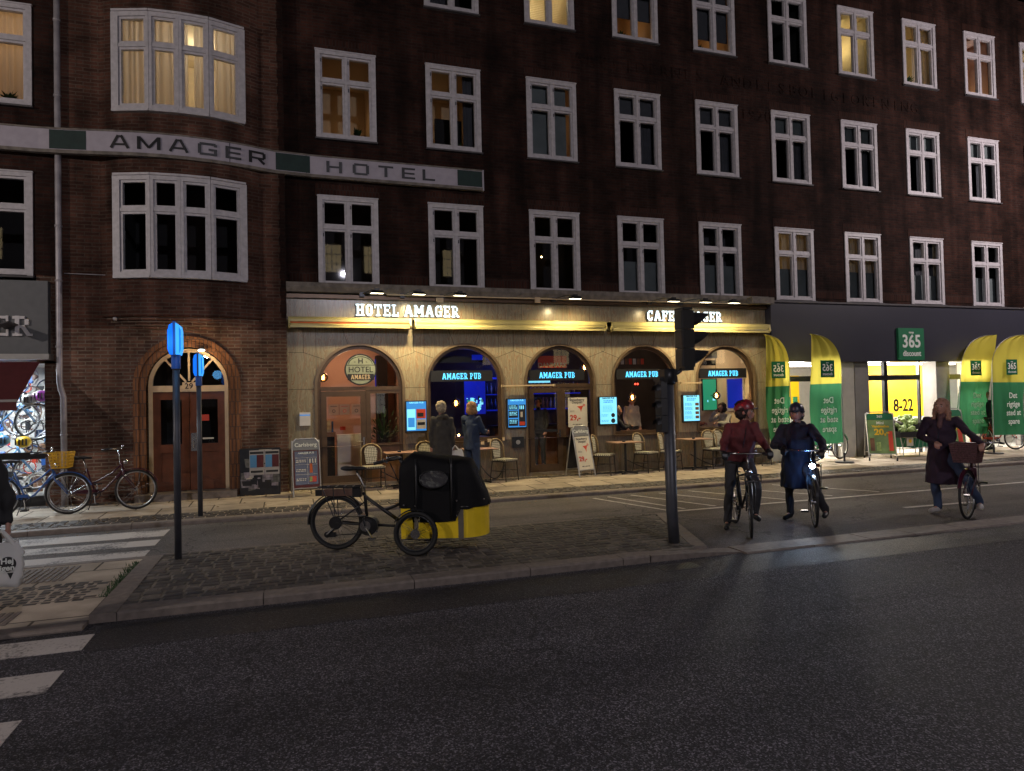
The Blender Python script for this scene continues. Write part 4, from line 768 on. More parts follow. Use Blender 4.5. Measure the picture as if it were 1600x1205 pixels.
text('8-22', .48, 'dgrey', q, face(16.30, 14.530, 1.44), 'lettering', .003, .010, .82)
# ================================================================ SIGNS ON THE FACADE
def ribbon(mb, P, z0, z1, th):
    for (a, b), (c, d) in zip(P, P[1:]):
        mb.quad((a, b, z0), (c, d, z0), (c, d, z1), (a, b, z1)).quad((a, b, z1), (c, d, z1), (c, d+th, z1), (a, b+th, z1)).quad((a, b, z0), (a, b+th, z0), (c, d+th, z0), (c, d, z0))
HS = thing('hotel_sign', (-.5, 14.1, 6.74), 'long white and green band sign reading AMAGER HOTEL wrapped round the bowed bay', 'sign')
SP = [(-8, 14.16), (-4.2, 14.12), (-3.59, 14.05), (-3.1, 13.97), (-2.65, 13.90), (-2.21, 13.87), (-1.75, 13.88), (-1.33, 13.93), (-.9, 14.02), (-.64, 14.10), (-.3, 14.22), (-.16, 14.26), (.57, 14.32), (4.17, 14.34)]
def sy(x):
    for (a, b), (c, d) in zip(SP, SP[1:]):
        if a <= x <= c: return b+(d-b)*(x-a)/(c-a), math.atan2(d-b, c-a)
def sub(x0, x1): return [(x0, sy(x0)[0])]+[p for p in SP if x0 < p[0] < x1]+[(x1, sy(x1)[0])]
mb = MB().mat('sign_white'); ribbon(mb, SP, 6.56, 6.93, .08); mb.mat('cornice'); P2 = [(a, b-.012) for a, b in SP]; ribbon(mb, P2, 6.50, 6.56, .1); ribbon(mb, P2, 6.93, 6.96, .1); mb.mat('sign_white').box(4.17, 4.20, 14.33, 14.46, 6.5, 6.96)
mb.mat('black'); 
for x in (-1.0, .42): mb.box(x, x+.012, sy(x)[0]-.004, sy(x)[0]+.02, 6.56, 6.93)
mb.build('sign_band', HS)
mb = MB().mat('sign_green')
for a, b in ((-4.02, -3.42), (-.16, .50), (3.6, 4.16)): mb = MB().mat('sign_green'); ribbon(mb, [(p, q-.006) for p, q in sub(a, b)], 6.575, 6.92, .02); mb.build('green_panel', HS)
for i, c in enumerate('AMAGER'):
    x = -3.01+i*.468*1.0; x = [-2.86, -2.37, -1.87, -1.38, -.93, -.50][i]; yy, an = sy(x); sansletter(c, .235, 'sign_black', HS, face(x, yy-.010, 6.745, an))
for i, c in enumerate('HOTEL'):
    x = [.98, 1.52, 2.04, 2.52, 2.96][i]; yy, an = sy(x); sansletter(c, .235, 'sign_black', HS, face(x, yy-.008, 6.74, an))
def lit_name(s, x0, x1, lab):
    q = thing('illuminated_sign', ((x0+x1)/2, 14.36, 3.8), lab, 'sign')
    slab(s, .25, 'e_white', q, face((x0+x1)/2, 14.375, 3.80), x1-x0, .012, 'lit_letter_faces'); slab(s, .265, 'sign_black', q, face((x0+x1)/2-.012, 14.415, 3.79), x1-x0+.02, .034, 'letter_backs')
lit_name('HOTEL AMAGER', 1.37, 3.58, 'glowing white slab letters HOTEL AMAGER above the pub entrance')
lit_name('CAFE AMAGER', 8.22, 10.32, 'glowing white slab letters CAFE AMAGER at the right end of the granite front')
light('sign_glow', 'POINT', (2.5, 14.2, 3.7), 3, (.7, .9, 1), .3); light('sign_glow', 'POINT', (9.3, 14.2, 3.7), 3, (.7, .9, 1), .3)
# ---- awnings: rolled-up cassettes
for i, (x0, x1, la) in enumerate(((.03, 2.48, 'rolled up awning cassette with an orange strip over the hotel door arch'), (2.55, 7.02, 'long rolled up yellow awning cassette over the second and third arches'), (7.14, 11.57, 'rolled up yellow awning cassette under the CAFE lettering'))):
    A = thing('awning', (x0, 14.2, 3.5), la, 'awning', 'rolled awnings over the pub arches')
    mb = MB().mat('awn_y'); pr = [(14.40, 3.60), (14.24, 3.625), (14.15, 3.60), (14.12, 3.56), (14.12, 3.515), (14.40, 3.50)]
    mb.prism([(x0, y, z) for y, z in pr], (x1-x0, 0, 0)); mb.build('cassette', A)
    mb = MB().mat('awn_y'); mb.smooth = True; mb.tube([(x0+.03, 14.15, 3.44), (x1-.03, 14.15, 3.44)], .045, 10); mb.smooth = False; mb.box(x0+.03, x1-.03, 14.105, 14.15, 3.395, 3.43).build('front_bar', A)
    mb = MB().mat('awn_o' if i == 0 else 'awn_y').box(x0+.04, x1-.04, 14.13, 14.20, 3.47, 3.51).build('fabric_roll', A)
    for x in (x0, x1-.03): MB().mat('awn_y').prism([(x, 14.41, 3.63), (x, 14.13, 3.60), (x, 14.09, 3.44), (x, 14.16, 3.38), (x, 14.41, 3.47)], (.03, 0, 0)).build('end_cap', A)
# ---- goose-neck lamps
def goose():
    g = thing('wall_lamp', (0, 0, 0), 'x', 'lamp', 'spotlights over the pub lettering', local=True)
    mb = MB().mat('black'); mb.add([(-.13, -.10, .0), (.13, -.10, .0), (.13, .09, .02), (-.13, .09, .02), (-.10, -.07, .06), (.10, -.07, .06), (.10, .05, .08), (-.10, .05, .08)], [(4, 5, 6, 7), (0, 1, 5, 4), (1, 2, 6, 5), (2, 3, 7, 6), (3, 0, 4, 7)]).box(-.05, .05, -.03, .03, .065, .105).build('lamp_housing', g)
    MB().mat('e_spot').add([(-.12, -.09, -.002), (.12, -.09, -.002), (.12, .08, .014), (-.12, .08, .014)], [(3, 2, 1, 0)]).build('lens', g)
    mb = MB().mat('dgrey'); mb.tube([(-.02, .02, .08), (-.05, .4, .14), (-.22, .70, .10)], .010, 6); mb.box(-.27, -.17, .68, .76, .04, .13).build('arm', g); return g
g0 = goose(); gl = ['over the H of HOTEL AMAGER', 'over the gap in HOTEL AMAGER', 'over the last letters of HOTEL AMAGER', 'alone in the middle of the granite front', 'over the C of CAFE AMAGER', 'behind the traffic signal head', 'rightmost on the cornice of the pub']
for i, x in enumerate((1.70, 2.55, 3.42, 6.05, 8.55, 9.42, 10.22)):
    o = g0 if i == 0 else dup(g0, (0, 0, 0)); o.location = (x*.985+.04, 13.58, 4.02); o['label'] = 'small black spotlight '+gl[i]
    light('spot_light', 'SPOT', (x*.985+.04, 13.60, 3.99), 150, (1, .78, .40), .05, to=(x, 13.9, 2.4), angle=160, blend=.8)
mb = MB().mat('cream_paint').box(2.0, 8.0, 14.22, 14.25, 4.10, 4.125).box(8.0, 11.2, 14.22, 14.25, 4.11, 4.13).box(3.05, 3.2, 14.2, 14.25, 3.98, 4.07).box(5.3, 5.42, 14.2, 14.25, 4.02, 4.14); mb.mat('cornice').box(11.0, 11.66, 14.05, 14.3, 4.12, 4.28)
mb.build('cable_conduit', loc=(6, 14.23, 4.1), label='thin pale conduit with junction boxes running under the granite cornice', cat='conduit')
# ---- pub name boxes inside the arches
for i, (cx, w_, la) in enumerate(((3.63, 1.40, 'in the window beside the hotel door'), (5.88, 1.36, 'above the middle entrance door'), (8.07, 1.36, 'in the window behind the traffic signal'), (10.36, 1.38, 'in the rightmost arch'))):
    q = thing('illuminated_sign', (cx, 14.48, 2.4), 'cyan AMAGER PUB letters on a black box '+la, 'sign', 'AMAGER PUB boxes in the arches')
    MB().mat('sign_black').box(cx-w_/2, cx+w_/2, 14.435, 14.475, 2.28, 2.52).build('sign_box', q); slab('AMAGER PUB', .135, 'e_cyan', q, face(cx, 14.434, 2.395), .88, .006, 'lit_letters')
# ---- round HOTEL AMAGER sign
q = thing('round_sign', (1.455, 14.4, 2.56), 'round black and cream HOTEL AMAGER sign in the first arch', 'sign')
c = (1.455, 2.555); mb = MB().mat('sign_black').disc((c[0], 14.45, c[1]), .33, .03, (0, 1, 0), 40).mat('sign_face').disc((c[0], 14.433, c[1]), .30, .006, (0, 1, 0), 40).mat('sign_black').box(c[0]-.27, c[0]+.27, 14.425, 14.429, c[1]-.22, c[1]-.09).box(c[0]-.295, c[0]+.295, 14.426, 14.429, c[1]+.085, c[1]+.10)
pts = [(c[0]+.24*math.cos(PI*i/16), 14.4275, c[1]+.115+.155*math.sin(PI*i/16)) for i in range(17)]
for p, p2 in zip(pts, pts[1:]): mb.seg(p, p2, .007, 4)
mb.build('sign_disc', q)
text('HOTEL', .17, 'sign_black', q, face(c[0], 14.426, c[1]-.005), 'lettering', .002, .001, .95); slab('AMAGER', .095, 'cream_paint', q, face(c[0], 14.424, c[1]-.155), .40, .003)
text('H', .15, 'sign_black', q, face(c[0], 14.426, c[1]+.175), 'emblem', .002, .004); text('*', .09, 'sign_black', q, face(c[0]-.12, 14.426, c[1]+.14), 'star', .002); text('*', .09, 'sign_black', q, face(c[0]+.12, 14.426, c[1]+.14), 'star', .002)
# ---- digital menu screens
def rows(mb, x0, x1, z, n, y, h=.012, dz=.03, r=random.Random(1)):
    for i in range(n):
        a = x0
        while a < x1-.02: l = min(r.uniform(.02, .06), x1-a); mb.box(a, a+l, y-.001, y, z-i*dz-h, z-i*dz); a += l+.012
for i, (x0, x1, kind, la) in enumerate(((2.36, 2.82, 0, 'bright blue menu screen with photographs beside the hotel window'), (4.62, 5.08, 1, 'blue menu screen with drinks left of the middle entrance'), (6.87, 7.34, 2, 'pale cyan menu screen right of the middle entrance'), (9.11, 9.59, 3, 'pale cyan menu screen on the pier beside the rightmost arch'))):
    q = thing('menu_screen', (x0, 14.3, 1.2), la, 'screen', 'menu screens on the granite piers'); y = 14.33
    MB().mat('black').box(x0, x1, y, 14.41, 1.21, 1.88).build('screen_case', q); em = 'e_screen' if kind < 2 else 'e_screen_l'
    mb = MB().mat(em).box(x0+.02, x1-.02, y-.004, y-.0005, 1.24, 1.86); mb.build('screen_panel', q)
    mb = MB(); yy = y-.0045; a, b = x0+.03, x1-.03; mm = (a+b)/2
    if kind == 0: mb.mat('e_screen_l').box(a, mm-.02, yy-.001, yy, 1.26, 1.70).mat('e_screen').box(a+.02, mm-.04, yy-.003, yy-.0015, 1.32, 1.52).mat('red').box(mm, b, yy-.001, yy, 1.50, 1.70).mat('shirt').box(mm, b, yy-.001, yy, 1.28, 1.48).mat('sign_black').box(mm+.02, b-.05, yy-.002, yy-.0012, 1.54, 1.62).box(mm+.02, b-.02, yy-.002, yy-.0012, 1.36, 1.42)
    elif kind == 1:
        mb.mat('coat_navy').box(mm+.04, b, yy-.001, yy, 1.26, 1.74).box(a, mm+.02, yy-.001, yy, 1.63, 1.74).box(a, mm+.02, yy-.001, yy, 1.45, 1.61).box(a, mm+.02, yy-.001, yy, 1.27, 1.42)
        mb.mat('e_screen_l'); [rows(mb, a+.02, mm, z, 3, yy-.002) for z in (1.72, 1.58, 1.40)]
        for k in range(3): mb.box(mm+.06+k*.04, mm+.08+k*.04, yy-.003, yy-.002, 1.64, 1.72)
        mb.mat('shirt').box(mm+.08, mm+.13, yy-.003, yy-.002, 1.46, 1.58).mat('red').box(mm+.05, b-.02, yy-.003, yy-.002, 1.28, 1.36)
    elif kind == 2: mb.mat('e_screen'); rows(mb, a+.08, b-.08, 1.79, 2, yy-.001, .02, .035); rows(mb, a+.06, b-.1, 1.66, 5, yy-.001, .008); mb.mat('coat_navy').disc((b-.09, yy, 1.44), .05, .002, (0, 1, 0)).disc((b-.09, yy, 1.31), .055, .002, (0, 1, 0)); mb.mat('e_screen'); rows(mb, a+.02, mm, 1.46, 2, yy-.001); rows(mb, a+.02, mm, 1.33, 2, yy-.001)
    else:
        mb.mat('e_screen'); rows(mb, a+.08, b-.08, 1.79, 2, yy-.001, .02, .035)
        for k in range(4): z = 1.68-k*.105; mb.mat('e_screen'); rows(mb, a+.02, mm+.02, z, 3, yy-.001, .012, .026); mb.mat('wood').box(b-.11, b-.01, yy-.001, yy, z-.07, z)
    mb.build('screen_content', q); text('AMAGER PUB', .052, 'sign_black' if kind > 1 else 'e_screen_l', q, face(mm, y-.006, 1.835), 'lettering', .001, .001)
# ---- posters and small fixings
def daiq(par, x0, x1, z0, z1, y, tilt=0, bd=True):
    T = Matrix.Translation((0, 0, 0)); W_, H_ = x1-x0, z1-z0; cx = (x0+x1)/2
    mb = MB().mat('paper').box(x0, x1, y, y+.008, z0, z1); mb.mat('red')
    sx_, sz = x0+W_*.66, z0+H_*.62; yy = y-.001
    mb.add([(sx_-.2*W_, yy, sz+.08*H_), (sx_+.14*W_, yy, sz+.10*H_), (sx_+.05*W_, yy, sz-.02*H_), (sx_+.01*W_, yy, sz-.12*H_), (sx_-.03*W_, yy, sz-.02*H_)], [(0, 1, 2, 3, 4)]).ring((sx_+.17*W_, yy-.002, sz+.12*H_), .045*W_, .014*W_, (0, 1, 0), 12, 5)
    o = mb.build('poster_sheet', par)
    text('Strawberry', .17*W_, 'ink', par, face(cx-.03*W_, y-.002, z1-.075*H_), 'lettering', .001, .001); text('Daiquiri', .17*W_, 'ink', par, face(cx-.03*W_, y-.002, z1-.16*H_), 'lettering', .001, .001)
    text('29,-', .36*W_, 'red', par, face(cx-.14*W_, y-.002, z0+.31*H_), 'price', .001, .005)
    mb = MB().mat('ink'); rows(mb, x0+.22*W_, x1-.25*W_, z0+.10*H_, 1, y-.001, .016); rows(mb, x0+.10*W_, x0+.35*W_, z0+.56*H_, 3, y-.001, .004, .014); mb.build('small_print', par); return o
q = thing('poster', (6.4, 14.47, 1.2), 'white cocktail poster with red glass and price 29,- hung in the window', 'poster'); daiq(q, 6.14, 6.62, 1.19, 1.87, 14.455)
mb = MB().mat('white_panel').box(.22, .43, 14.39, 14.42, 1.42, 1.69).mat('e_screen').box(.225, .425, 14.388, 14.39, 1.625, 1.645).build('wall_plaque', loc=(.32, 14.4, 1.5), label='small pale notice plaque on the granite left of the hotel door', cat='plaque')
q = thing('door_notice', (1.0, 14.47, 1.5), 'row of pink framed notices behind the glass of the hotel door', 'notice')
for i, x in enumerate((.80, 1.02, 1.26)): MB().mat('curtain').box(x, x+.20, 14.505, 14.51, 1.62, 1.84).mat('red' if i == 1 else 'ink').ring((x+.1, 14.503, 1.70), .03, .006, (0, 1, 0), 14, 4).box(x+.03, x+.17, 14.503, 14.505, 1.79, 1.80).build('notice_sheet', q)
for x0, x1, la in ((4.52, 5.78, 'slim pale light bar across the pier and the middle doorway'), (9.05, 9.65, 'slim pale light bar above the rightmost menu screen')):
    MB().mat('cream_paint').box(x0, x1, 14.3, 14.33, 2.15, 2.18).box(x0, x0+.02, 14.3, 14.42, 2.14, 2.19).box(x1-.02, x1, 14.3, 14.42, 2.14, 2.19).build('picture_lamp', loc=(x0, 14.32, 2.16), label=la, cat='lamp')
MB().mat('dgrey').box(4.74, 5.02, 14.39, 14.42, .78, 1.02).mat('alu').disc((4.88, 14.388, .90), .05, .01, (0, 1, 0)).build('meter_box', loc=(4.88, 14.4, .8), label='small metal meter hatch low on the pier under the blue drinks screen', cat='hatch')
for i, (x, z, w_) in enumerate(((4.02, .88, .07), (4.17, .93, .09), (4.52, .95, .05))): MB().mat('cream_paint').box(x, x+w_, 14.385, 14.42, z, z+.07).build('junction_box', loc=(x, 14.4, z), label=('lowest cream junction box under the second arch', 'middle cream junction box under the second arch', 'right cream junction box beside the third pier')[i], cat='box')
# poster covered box by the entrance
q = thing('utility_cabinet', (-.53, 14.2, .12), 'low utility cabinet plastered with torn posters beside the entrance arch', 'cabinet')
MB().mat('dgrey').box(-.90, -.16, 14.05, 14.29, .12, 1.02).build('cabinet_body', q)
r = random.Random(8); mb = MB(); cols = [mat('poster_tone', (v_ := r.uniform(.05, .4), v_*r.uniform(.85, 1.0), v_*r.uniform(.85, 1.1)), .7, var=.5, vscale=14) for _ in range(5)]+[M['shirt'], M['paper'], M['black']]
for i in range(34): x, z = r.uniform(-.9, -.25), r.uniform(.2, .9); mb.mat(r.choice(cols)); a, b = r.uniform(.05, .2), r.uniform(.05, .2); y = 14.048-.0008*i; mb.add([(x, y, z), (min(x+a, -.17), y, z+r.uniform(-.02, .02)), (min(x+a, -.17), y, min(z+b, 1.0)), (x+r.uniform(-.02, .03), y, min(z+b, 1.0))], [(0, 1, 2, 3)])
for k in (0, 1):
    x = -.72+k*.28; mb.mat('shirt').box(x, x+.265, 14.01, 14.015, .52, .99).mat('bike_lblue').box(x+.01, x+.13, 14.005, 14.009, .66, .90).mat('jk_red').box(x+.13, x+.255, 14.005, 14.009, .66, .90).mat('ink').box(x+.01, x+.255, 14.005, 14.009, .92, .965).box(x+.02, x+.24, 14.005, 14.009, .56, .60)
mb.build('torn_posters', q)
# supermarket logo board
def logo365(par, cx, cz, y, h, rz=0, name='lettering'):
    text('365', h*.56, 'flag_t', par, face(cx, y, cz+h*.06, rz), name, .002, h*.012, .92); text('discount', h*.235, 'flag_t', par, face(cx, y, cz-h*.31, rz), name, .002, h*.006, .92); text('coop', h*.10, 'flag_t', par, face(cx, y, cz+h*.36, rz), name, .002, h*.003)
q = thing('supermarket_sign', (16.25, 14.2, 3.13), 'square green 365 discount board on the dark supermarket fascia', 'sign')
MB().mat('green365').box(15.79, 16.70, 14.15, 14.219, 2.70, 3.57).build('board', q); logo365(q, 16.245, 3.14, 14.148, .87)
# ---- feather flags
def flag(base, H, W_, bend, mirror, la, lean=0, sway=0):
    """pole at base, cloth towards -x if bend<0; mirror: print is seen from behind"""
    F = thing('feather_flag', base, la, 'flag', 'yellow and green feather flags'); bx, by, bz = base; s = bend
    f = lambda t: (0 if t < .72 else ((t-.72)/.28)**2*.92)  # pole sweep
    def pole(t): return (bx+s*W_*f(t)+lean*t, by, bz+H*(t if t < .72 else .72+.28*math.sin((t-.72)/.28*PI/2)*.98))
    mb = MB().mat('alu'); mb.smooth = True; mb.tube([pole(i/30) for i in range(31)], [.012]*18+[.008]*13, 8); mb.build('pole', F)
    MB().mat('dgrey').disc((bx, by, bz+.015), .22, .03).seg((bx, by, bz), (bx, by, bz+.25), .025).build('foot', F)
    z0, z1, zs = bz+.50, bz+H, bz+1.96; NX, NZ = 14, 46; mb = MB(); mb.smooth = True; vs = []
    def pt(i, k):
        t0 = .5/H+(1-.5/H)*k/NZ; p = pole(t0); ex = bx+s*W_*.98+lean*t0+sway*(1-t0); u = i/NX; x = p[0]+(ex-p[0])*u
        y = by+.012+.035*math.sin(u*7+k*.10)*u+.03*math.sin(u*19+k*.12)+.012*math.sin(u*31-k*.2)*u*(1-u)*2+.05*u*math.sin(k*.09); return (x, y, p[2]-.03*u*(1-t0))
    for k in range(NZ+1):
        for i in range(NX+1): vs.append(pt(i, k))
    ks = min(range(NZ+1), key=lambda k: abs(vs[k*(NX+1)][2]-zs)); w1 = NX+1
    mb.mat('flag_g'); mb.add(vs, []); mb.f += [[k*w1+i, k*w1+i+1, (k+1)*w1+i+1, (k+1)*w1+i] for k in range(NZ) for i in range(NX)]
    mb.mat('flag_y'); mb.mi += [0 if k < ks else 1 for k in range(NZ) for i in range(NX)]; mb.sm += [True]*(NZ*NX); cl = mb.build('cloth', F)
    cx = bx+s*W_*.50+lean*.4; mi = Matrix.Translation((cx, 0, 0)) @ Matrix.Diagonal((-1 if mirror else 1, 1, 1, 1)) @ Matrix.Translation((-cx, 0, 0)); yt = by-.075
    def tx(s_, sz, z, b=.003, dx=0, m_='flag_print'): return text(s_, sz, m_, F, mi @ face(cx+dx, yt, z), 'print', .001, b, .92)
    for i, l in enumerate(('Det', 'rigtige', 'sted at', 'spare')): tx(l, .215, bz+1.56-i*.235)
    MB().mat('flag_patch').box(cx-.21, cx+.21, yt+.003, yt+.006, bz+2.13, bz+2.55).build('logo_patch', F)
    tx('365', .24, bz+2.36, .004); tx('discount', .098, bz+2.21, .0015); tx('coop', .045, bz+2.49, .001)
    return F
flag((12.10, 14.10, .12), 3.25, .80, -1, True, 'leftmost yellow and green feather flag, seen from behind beside the granite pub front', sway=.22)
flag((13.13, 13.46, .12), 3.22, 1.0, -1, True, 'feather flag with mirrored slogan between the pub and the first supermarket pilaster', sway=.12)
flag((17.60, 14.05, .12), 3.30, 1.22, 1, False, 'leaning feather flag behind the woman in the long coat', lean=.45, sway=.1)
flag((18.12, 13.36, .12), 3.25, 1.35, 1, False, 'rightmost feather flag cut by the edge of the view', lean=.06)
# ---- sandwich boards
def aboard(x, y, w_, h, rz, la, style):
    A = thing('sandwich_board', (x, y, .12), la, 'sandwich board', rz=rz, local=True); sp = .26 if style != 'shop' else .42; hw = w_/2
    def P(u, t, side): return Vector((u, side*sp*(1-t), t*h))
    for side in (-1, 1):
        mb = MB().mat('alu'); mb.seg(P(-hw, 0, side), P(-hw, .97, side), .014).seg(P(hw, 0, side), P(hw, .97, side), .014); 
        mb.tube([P(-hw, .93, side), P(-hw+.07, 1.0, side), P(hw-.07, 1.0, side), P(hw, .93, side)], .014, 8).seg(P(-hw, .14, side), P(hw, .14, side), .012); fr = mb.build('board_frame', A)
        if style == 'shop':
            for u in (-hw, hw): MB().mat('rubber').disc(P(u, .0, side)+Vector((0, 0, .045)), .045, .03, (1, 0, 0), 14).build('wheel', fr)
        th = math.atan2(sp, h); Tm = Matrix.Translation(P(0, 0, side)) @ Matrix.Rotation(side*th, 4, 'X')
        L_ = math.hypot(sp, h)
        mb = MB(); mb.T = Tm
        if side == 1: mb.mat('dgrey').box(-hw+.012, hw-.012, -.004, .004, .14*L_, .96*L_).build('rear_panel', A); continue
        if style == 'shop':
            mb.mat('green365').box(-hw+.012, hw-.012, -.004, .004, .84*L_, .97*L_).mat('shop_poster').box(-hw+.012, hw-.012, -.004, .004, .14*L_, .835*L_); mb.build('panel', A)
            o = text('20,-', .22, 'wall_y', A, Tm @ face(.02, -.006, .58*L_), 'price', .001, .008); text('Mini', .10, 'flag_t', A, Tm @ face(0, -.006, .77*L_), 'lettering', .001, .003); text('365', .09, 'flag_t', A, Tm @ face(0, -.006, .905*L_), 'lettering', .001, .003)
            text('Vandmelon', .085, 'wall_y', A, Tm @ face(0, -.006, .70*L_), 'lettering', .001, .003)
            mb = MB(); mb.T = Tm; mb.mat('cabb').box(-.12, -.02, -.007, -.005, .2*L_, .38*L_).mat('wood').box(-hw+.05, -.16, -.007, -.005, .2*L_, .46*L_).mat('red').box(hw-.15, hw-.05, -.007, -.005, .2*L_, .6*L_).build('product_pictures', A)
        else:
            head = 'beer_head'; mb.mat(head).box(-hw+.014, hw-.014, -.005, .004, .80*L_, .965*L_).prism([(-hw+.014, -.005, .965*L_), (hw-.014, -.005, .965*L_), (hw-.07, -.005, 1.0*L_), (-hw+.07, -.005, 1.0*L_)], (0, .009, 0))
            if style == 'menu':
                mb.mat('jk_red').box(-hw+.014, hw-.014, -.004, .004, .14*L_, .795*L_).mat('dgrey').box(-hw+.04, hw-.04, -.007, -.0045, .20*L_, .78*L_); mb.mat('awn_o').box(.06, .11, -.010, -.008, .40*L_, .56*L_).mat('red').box(.05, .18, -.010, -.008, .24*L_, .34*L_).mat('cabb').box(.05, .10, -.0115, -.0105, .25*L_, .33*L_)
                mb.mat('paper'); [rows(mb, -hw+.06, -.01, z*L_, 2, -.009, .016) for z in (.63, .47, .31)]; mb.box(-hw+.05, hw-.05, -.009, -.008, .665*L_, .669*L_).box(-hw+.05, hw-.05, -.009, -.008, .545*L_, .549*L_).box(-hw+.05, hw-.05, -.009, -.008, .375*L_, .379*L_).box(.02, .024, -.009, -.008, .21*L_, .665*L_)
                for k in range(3): mb.box(.06+k*.05, .08+k*.05, -.010, -.008, .57*L_, .645*L_)
            mb.build('panel', A); text('Carlsberg', .105, 'flag_t', A, Tm @ face(0, -.008, .89*L_), 'lettering', .001, .0015)
            if style == 'menu': text('AMAGER PUB', .05, 'flag_t', A, Tm @ face(0, -.010, .745*L_), 'lettering', .001, .001)
            if style == 'daiq':
                q = thing('tmp', (0, 0, 0), 'x', 'x', local=True); daiq(q, -hw+.02, hw-.02, .15*L_, .79*L_, -.009)
                for ch in list(q.children): ch.data.transform(Tm); ch.parent = A
                bpy.data.objects.remove(q)
    return A
M['beer_head'] = mat('board_header', (.17, .18, .19), .5); M['shop_poster'] = mat('green_offer_poster', (.16, .26, .10), .6, var=.25, vscale=6)
aboard(.31, 13.75, .50, 1.08, R(4), 'grey-topped beer menu sandwich board left of the hotel door', 'menu')
aboard(6.20, 13.98, .44, 1.12, R(14), 'grey-topped sandwich board with a cocktail offer at 29,- by the middle entrance', 'daiq')
aboard(14.45, 13.62, .62, 1.22, R(-38), 'green wheeled sandwich board with a 20,- offer in front of the supermarket', 'shop')
aboard(17.0, 13.75, .58, 1.24, R(-35), 'green-topped wheeled sandwich board half hidden behind the woman', 'shop')
# ================================================================ CAFE FURNITURE
def chair():
    c = thing('bistro_chair', (0, 0, 0), 'x', 'chair', 'bistro chairs along the pub wall', local=True)
    arch = lambda h, w_, y0, n=14: [(-w_, y0, .44)]+[(-w_*math.cos(PI*i/n), y0+.06*(.3+math.sin(PI*i/n)), h-w_*.8+w_*.8*math.sin(PI*i/n)) for i in range(n+1)]+[(w_, y0, .44)]
    mb = MB().mat('rattan'); mb.smooth = True; mb.tube(arch(.90, .21, .18), .014, 8); mb.build('back_hoop', c)
    pts = [(-.105, .50), (.105, .50), (.135, .74), (.115, .82), (.05, .855), (-.05, .855), (-.115, .82), (-.135, .74)]; yb = lambda z: .19+(z-.45)*.13
    mb = MB().mat('weave').prism([(x, yb(z), z) for x, z in pts], (0, .012, 0)); mb.mat('chair_leg').seg((-.105, .20, .44), (-.105, yb(.5), .5), .008).seg((.105, .20, .44), (.105, yb(.5), .5), .008).build('backrest', c)
    mb = MB().mat('weave'); mb.prism([(-.21, -.2, .44), (-.17, -.22, .44), (.17, -.22, .44), (.21, -.2, .44), (.20, .19, .44), (-.20, .19, .44)], (0, 0, .03)).mat('chair_leg').box(-.19, .19, -.2, .18, .41, .44).build('seat', c)
    for x, y, x2, y2 in ((-.19, -.19, -.21, -.22), (.19, -.19, .21, -.22), (-.19, .17, -.20, .24), (.19, .17, .20, .24)): MB().mat('chair_leg').tube([(x, y, .43), (x2, y2, 0)], [.014, .011], 8).build('leg', c)
    MB().mat('chair_leg').seg((-.2, -.2, .22), (-.2, .2, .22), .008).seg((.2, -.2, .22), (.2, .2, .22), .008).seg((-.2, .0, .22), (.2, .0, .22), .008).build('stretcher', c); return c
CH = [(1.62, 13.95, 4, 'bistro chair facing the street below the hotel window'), (2.78, 14.05, 10, 'bistro chair half hidden behind the man in the grey overcoat'), (4.42, 14.0, 32, 'bistro chair left of the meter hatch, turned away from its table'),
 (6.78, 13.98, 48, 'bistro chair beside the cocktail sandwich board'), (7.86, 13.98, 24, 'bistro chair right of the third table, left of the signal pole'), (8.52, 14.0, 40, 'bistro chair just right of the signal pole'), (9.72, 13.98, 2, 'bistro chair under the rightmost arch, in front'), (10.12, 14.12, 12, 'bistro chair behind the cyclist in the maroon jacket, left one'), (11.0, 14.0, 20, 'bistro chair glimpsed between the two cyclists')]
c0 = chair()
for i, (x, y, a, la) in enumerate(CH):
    o = c0 if i == 0 else dup(c0, (0, 0, 0)); o.location = (x, y, .12); o.rotation_euler = (0, 0, R(a)); o['label'] = la
def table():
    t = thing('cafe_table', (0, 0, 0), 'x', 'table', 'small cafe tables along the pub wall', local=True)
    MB().mat('ttop').box(-.34, .34, -.30, .30, .70, .722).mat('bronze_l').box(-.345, .345, -.305, .305, .703, .717).build('tabletop', t)
    MB().mat('black').seg((0, 0, .04), (0, 0, .70), .03).box(-.14, .14, -.14, .14, .685, .70).build('pedestal', t)
    for a in range(4): MB().mat('black').obox((.13*math.cos(a*PI/2+.78), .13*math.sin(a*PI/2+.78), .03), (.15*math.cos(a*PI/2+.78), .15*math.sin(a*PI/2+.78), -.01), (-.02*math.sin(a*PI/2+.78), .02*math.cos(a*PI/2+.78), 0), (0, 0, .015)).build('foot', t)
    return t
t0 = table()
TL = ['cafe table between the first two bistro chairs, behind the bicycle handlebar', 'cafe table behind the person in the blue jacket', 'cafe table between two chairs left of the signal pole', 'cafe table under the rightmost menu screen']
for i, x in enumerate((2.2, 3.85, 7.32, 9.16)):
    o = t0 if i == 0 else dup(t0, (0, 0, 0)); o.location = (x, 13.95, .12); o['label'] = TL[i]
    mb = MB().mat('glass_shop'); mb.mat('dgrey'); mb.smooth = True; mb.tube([(x-.05, 13.92, .842), (x-.05, 13.92, .875)], [.035, .045], 12)
    mb.build('ashtray', loc=(x-.05, 13.92, .842), label='small round ashtray on the '+TL[i].split(',')[0], cat='ashtray')
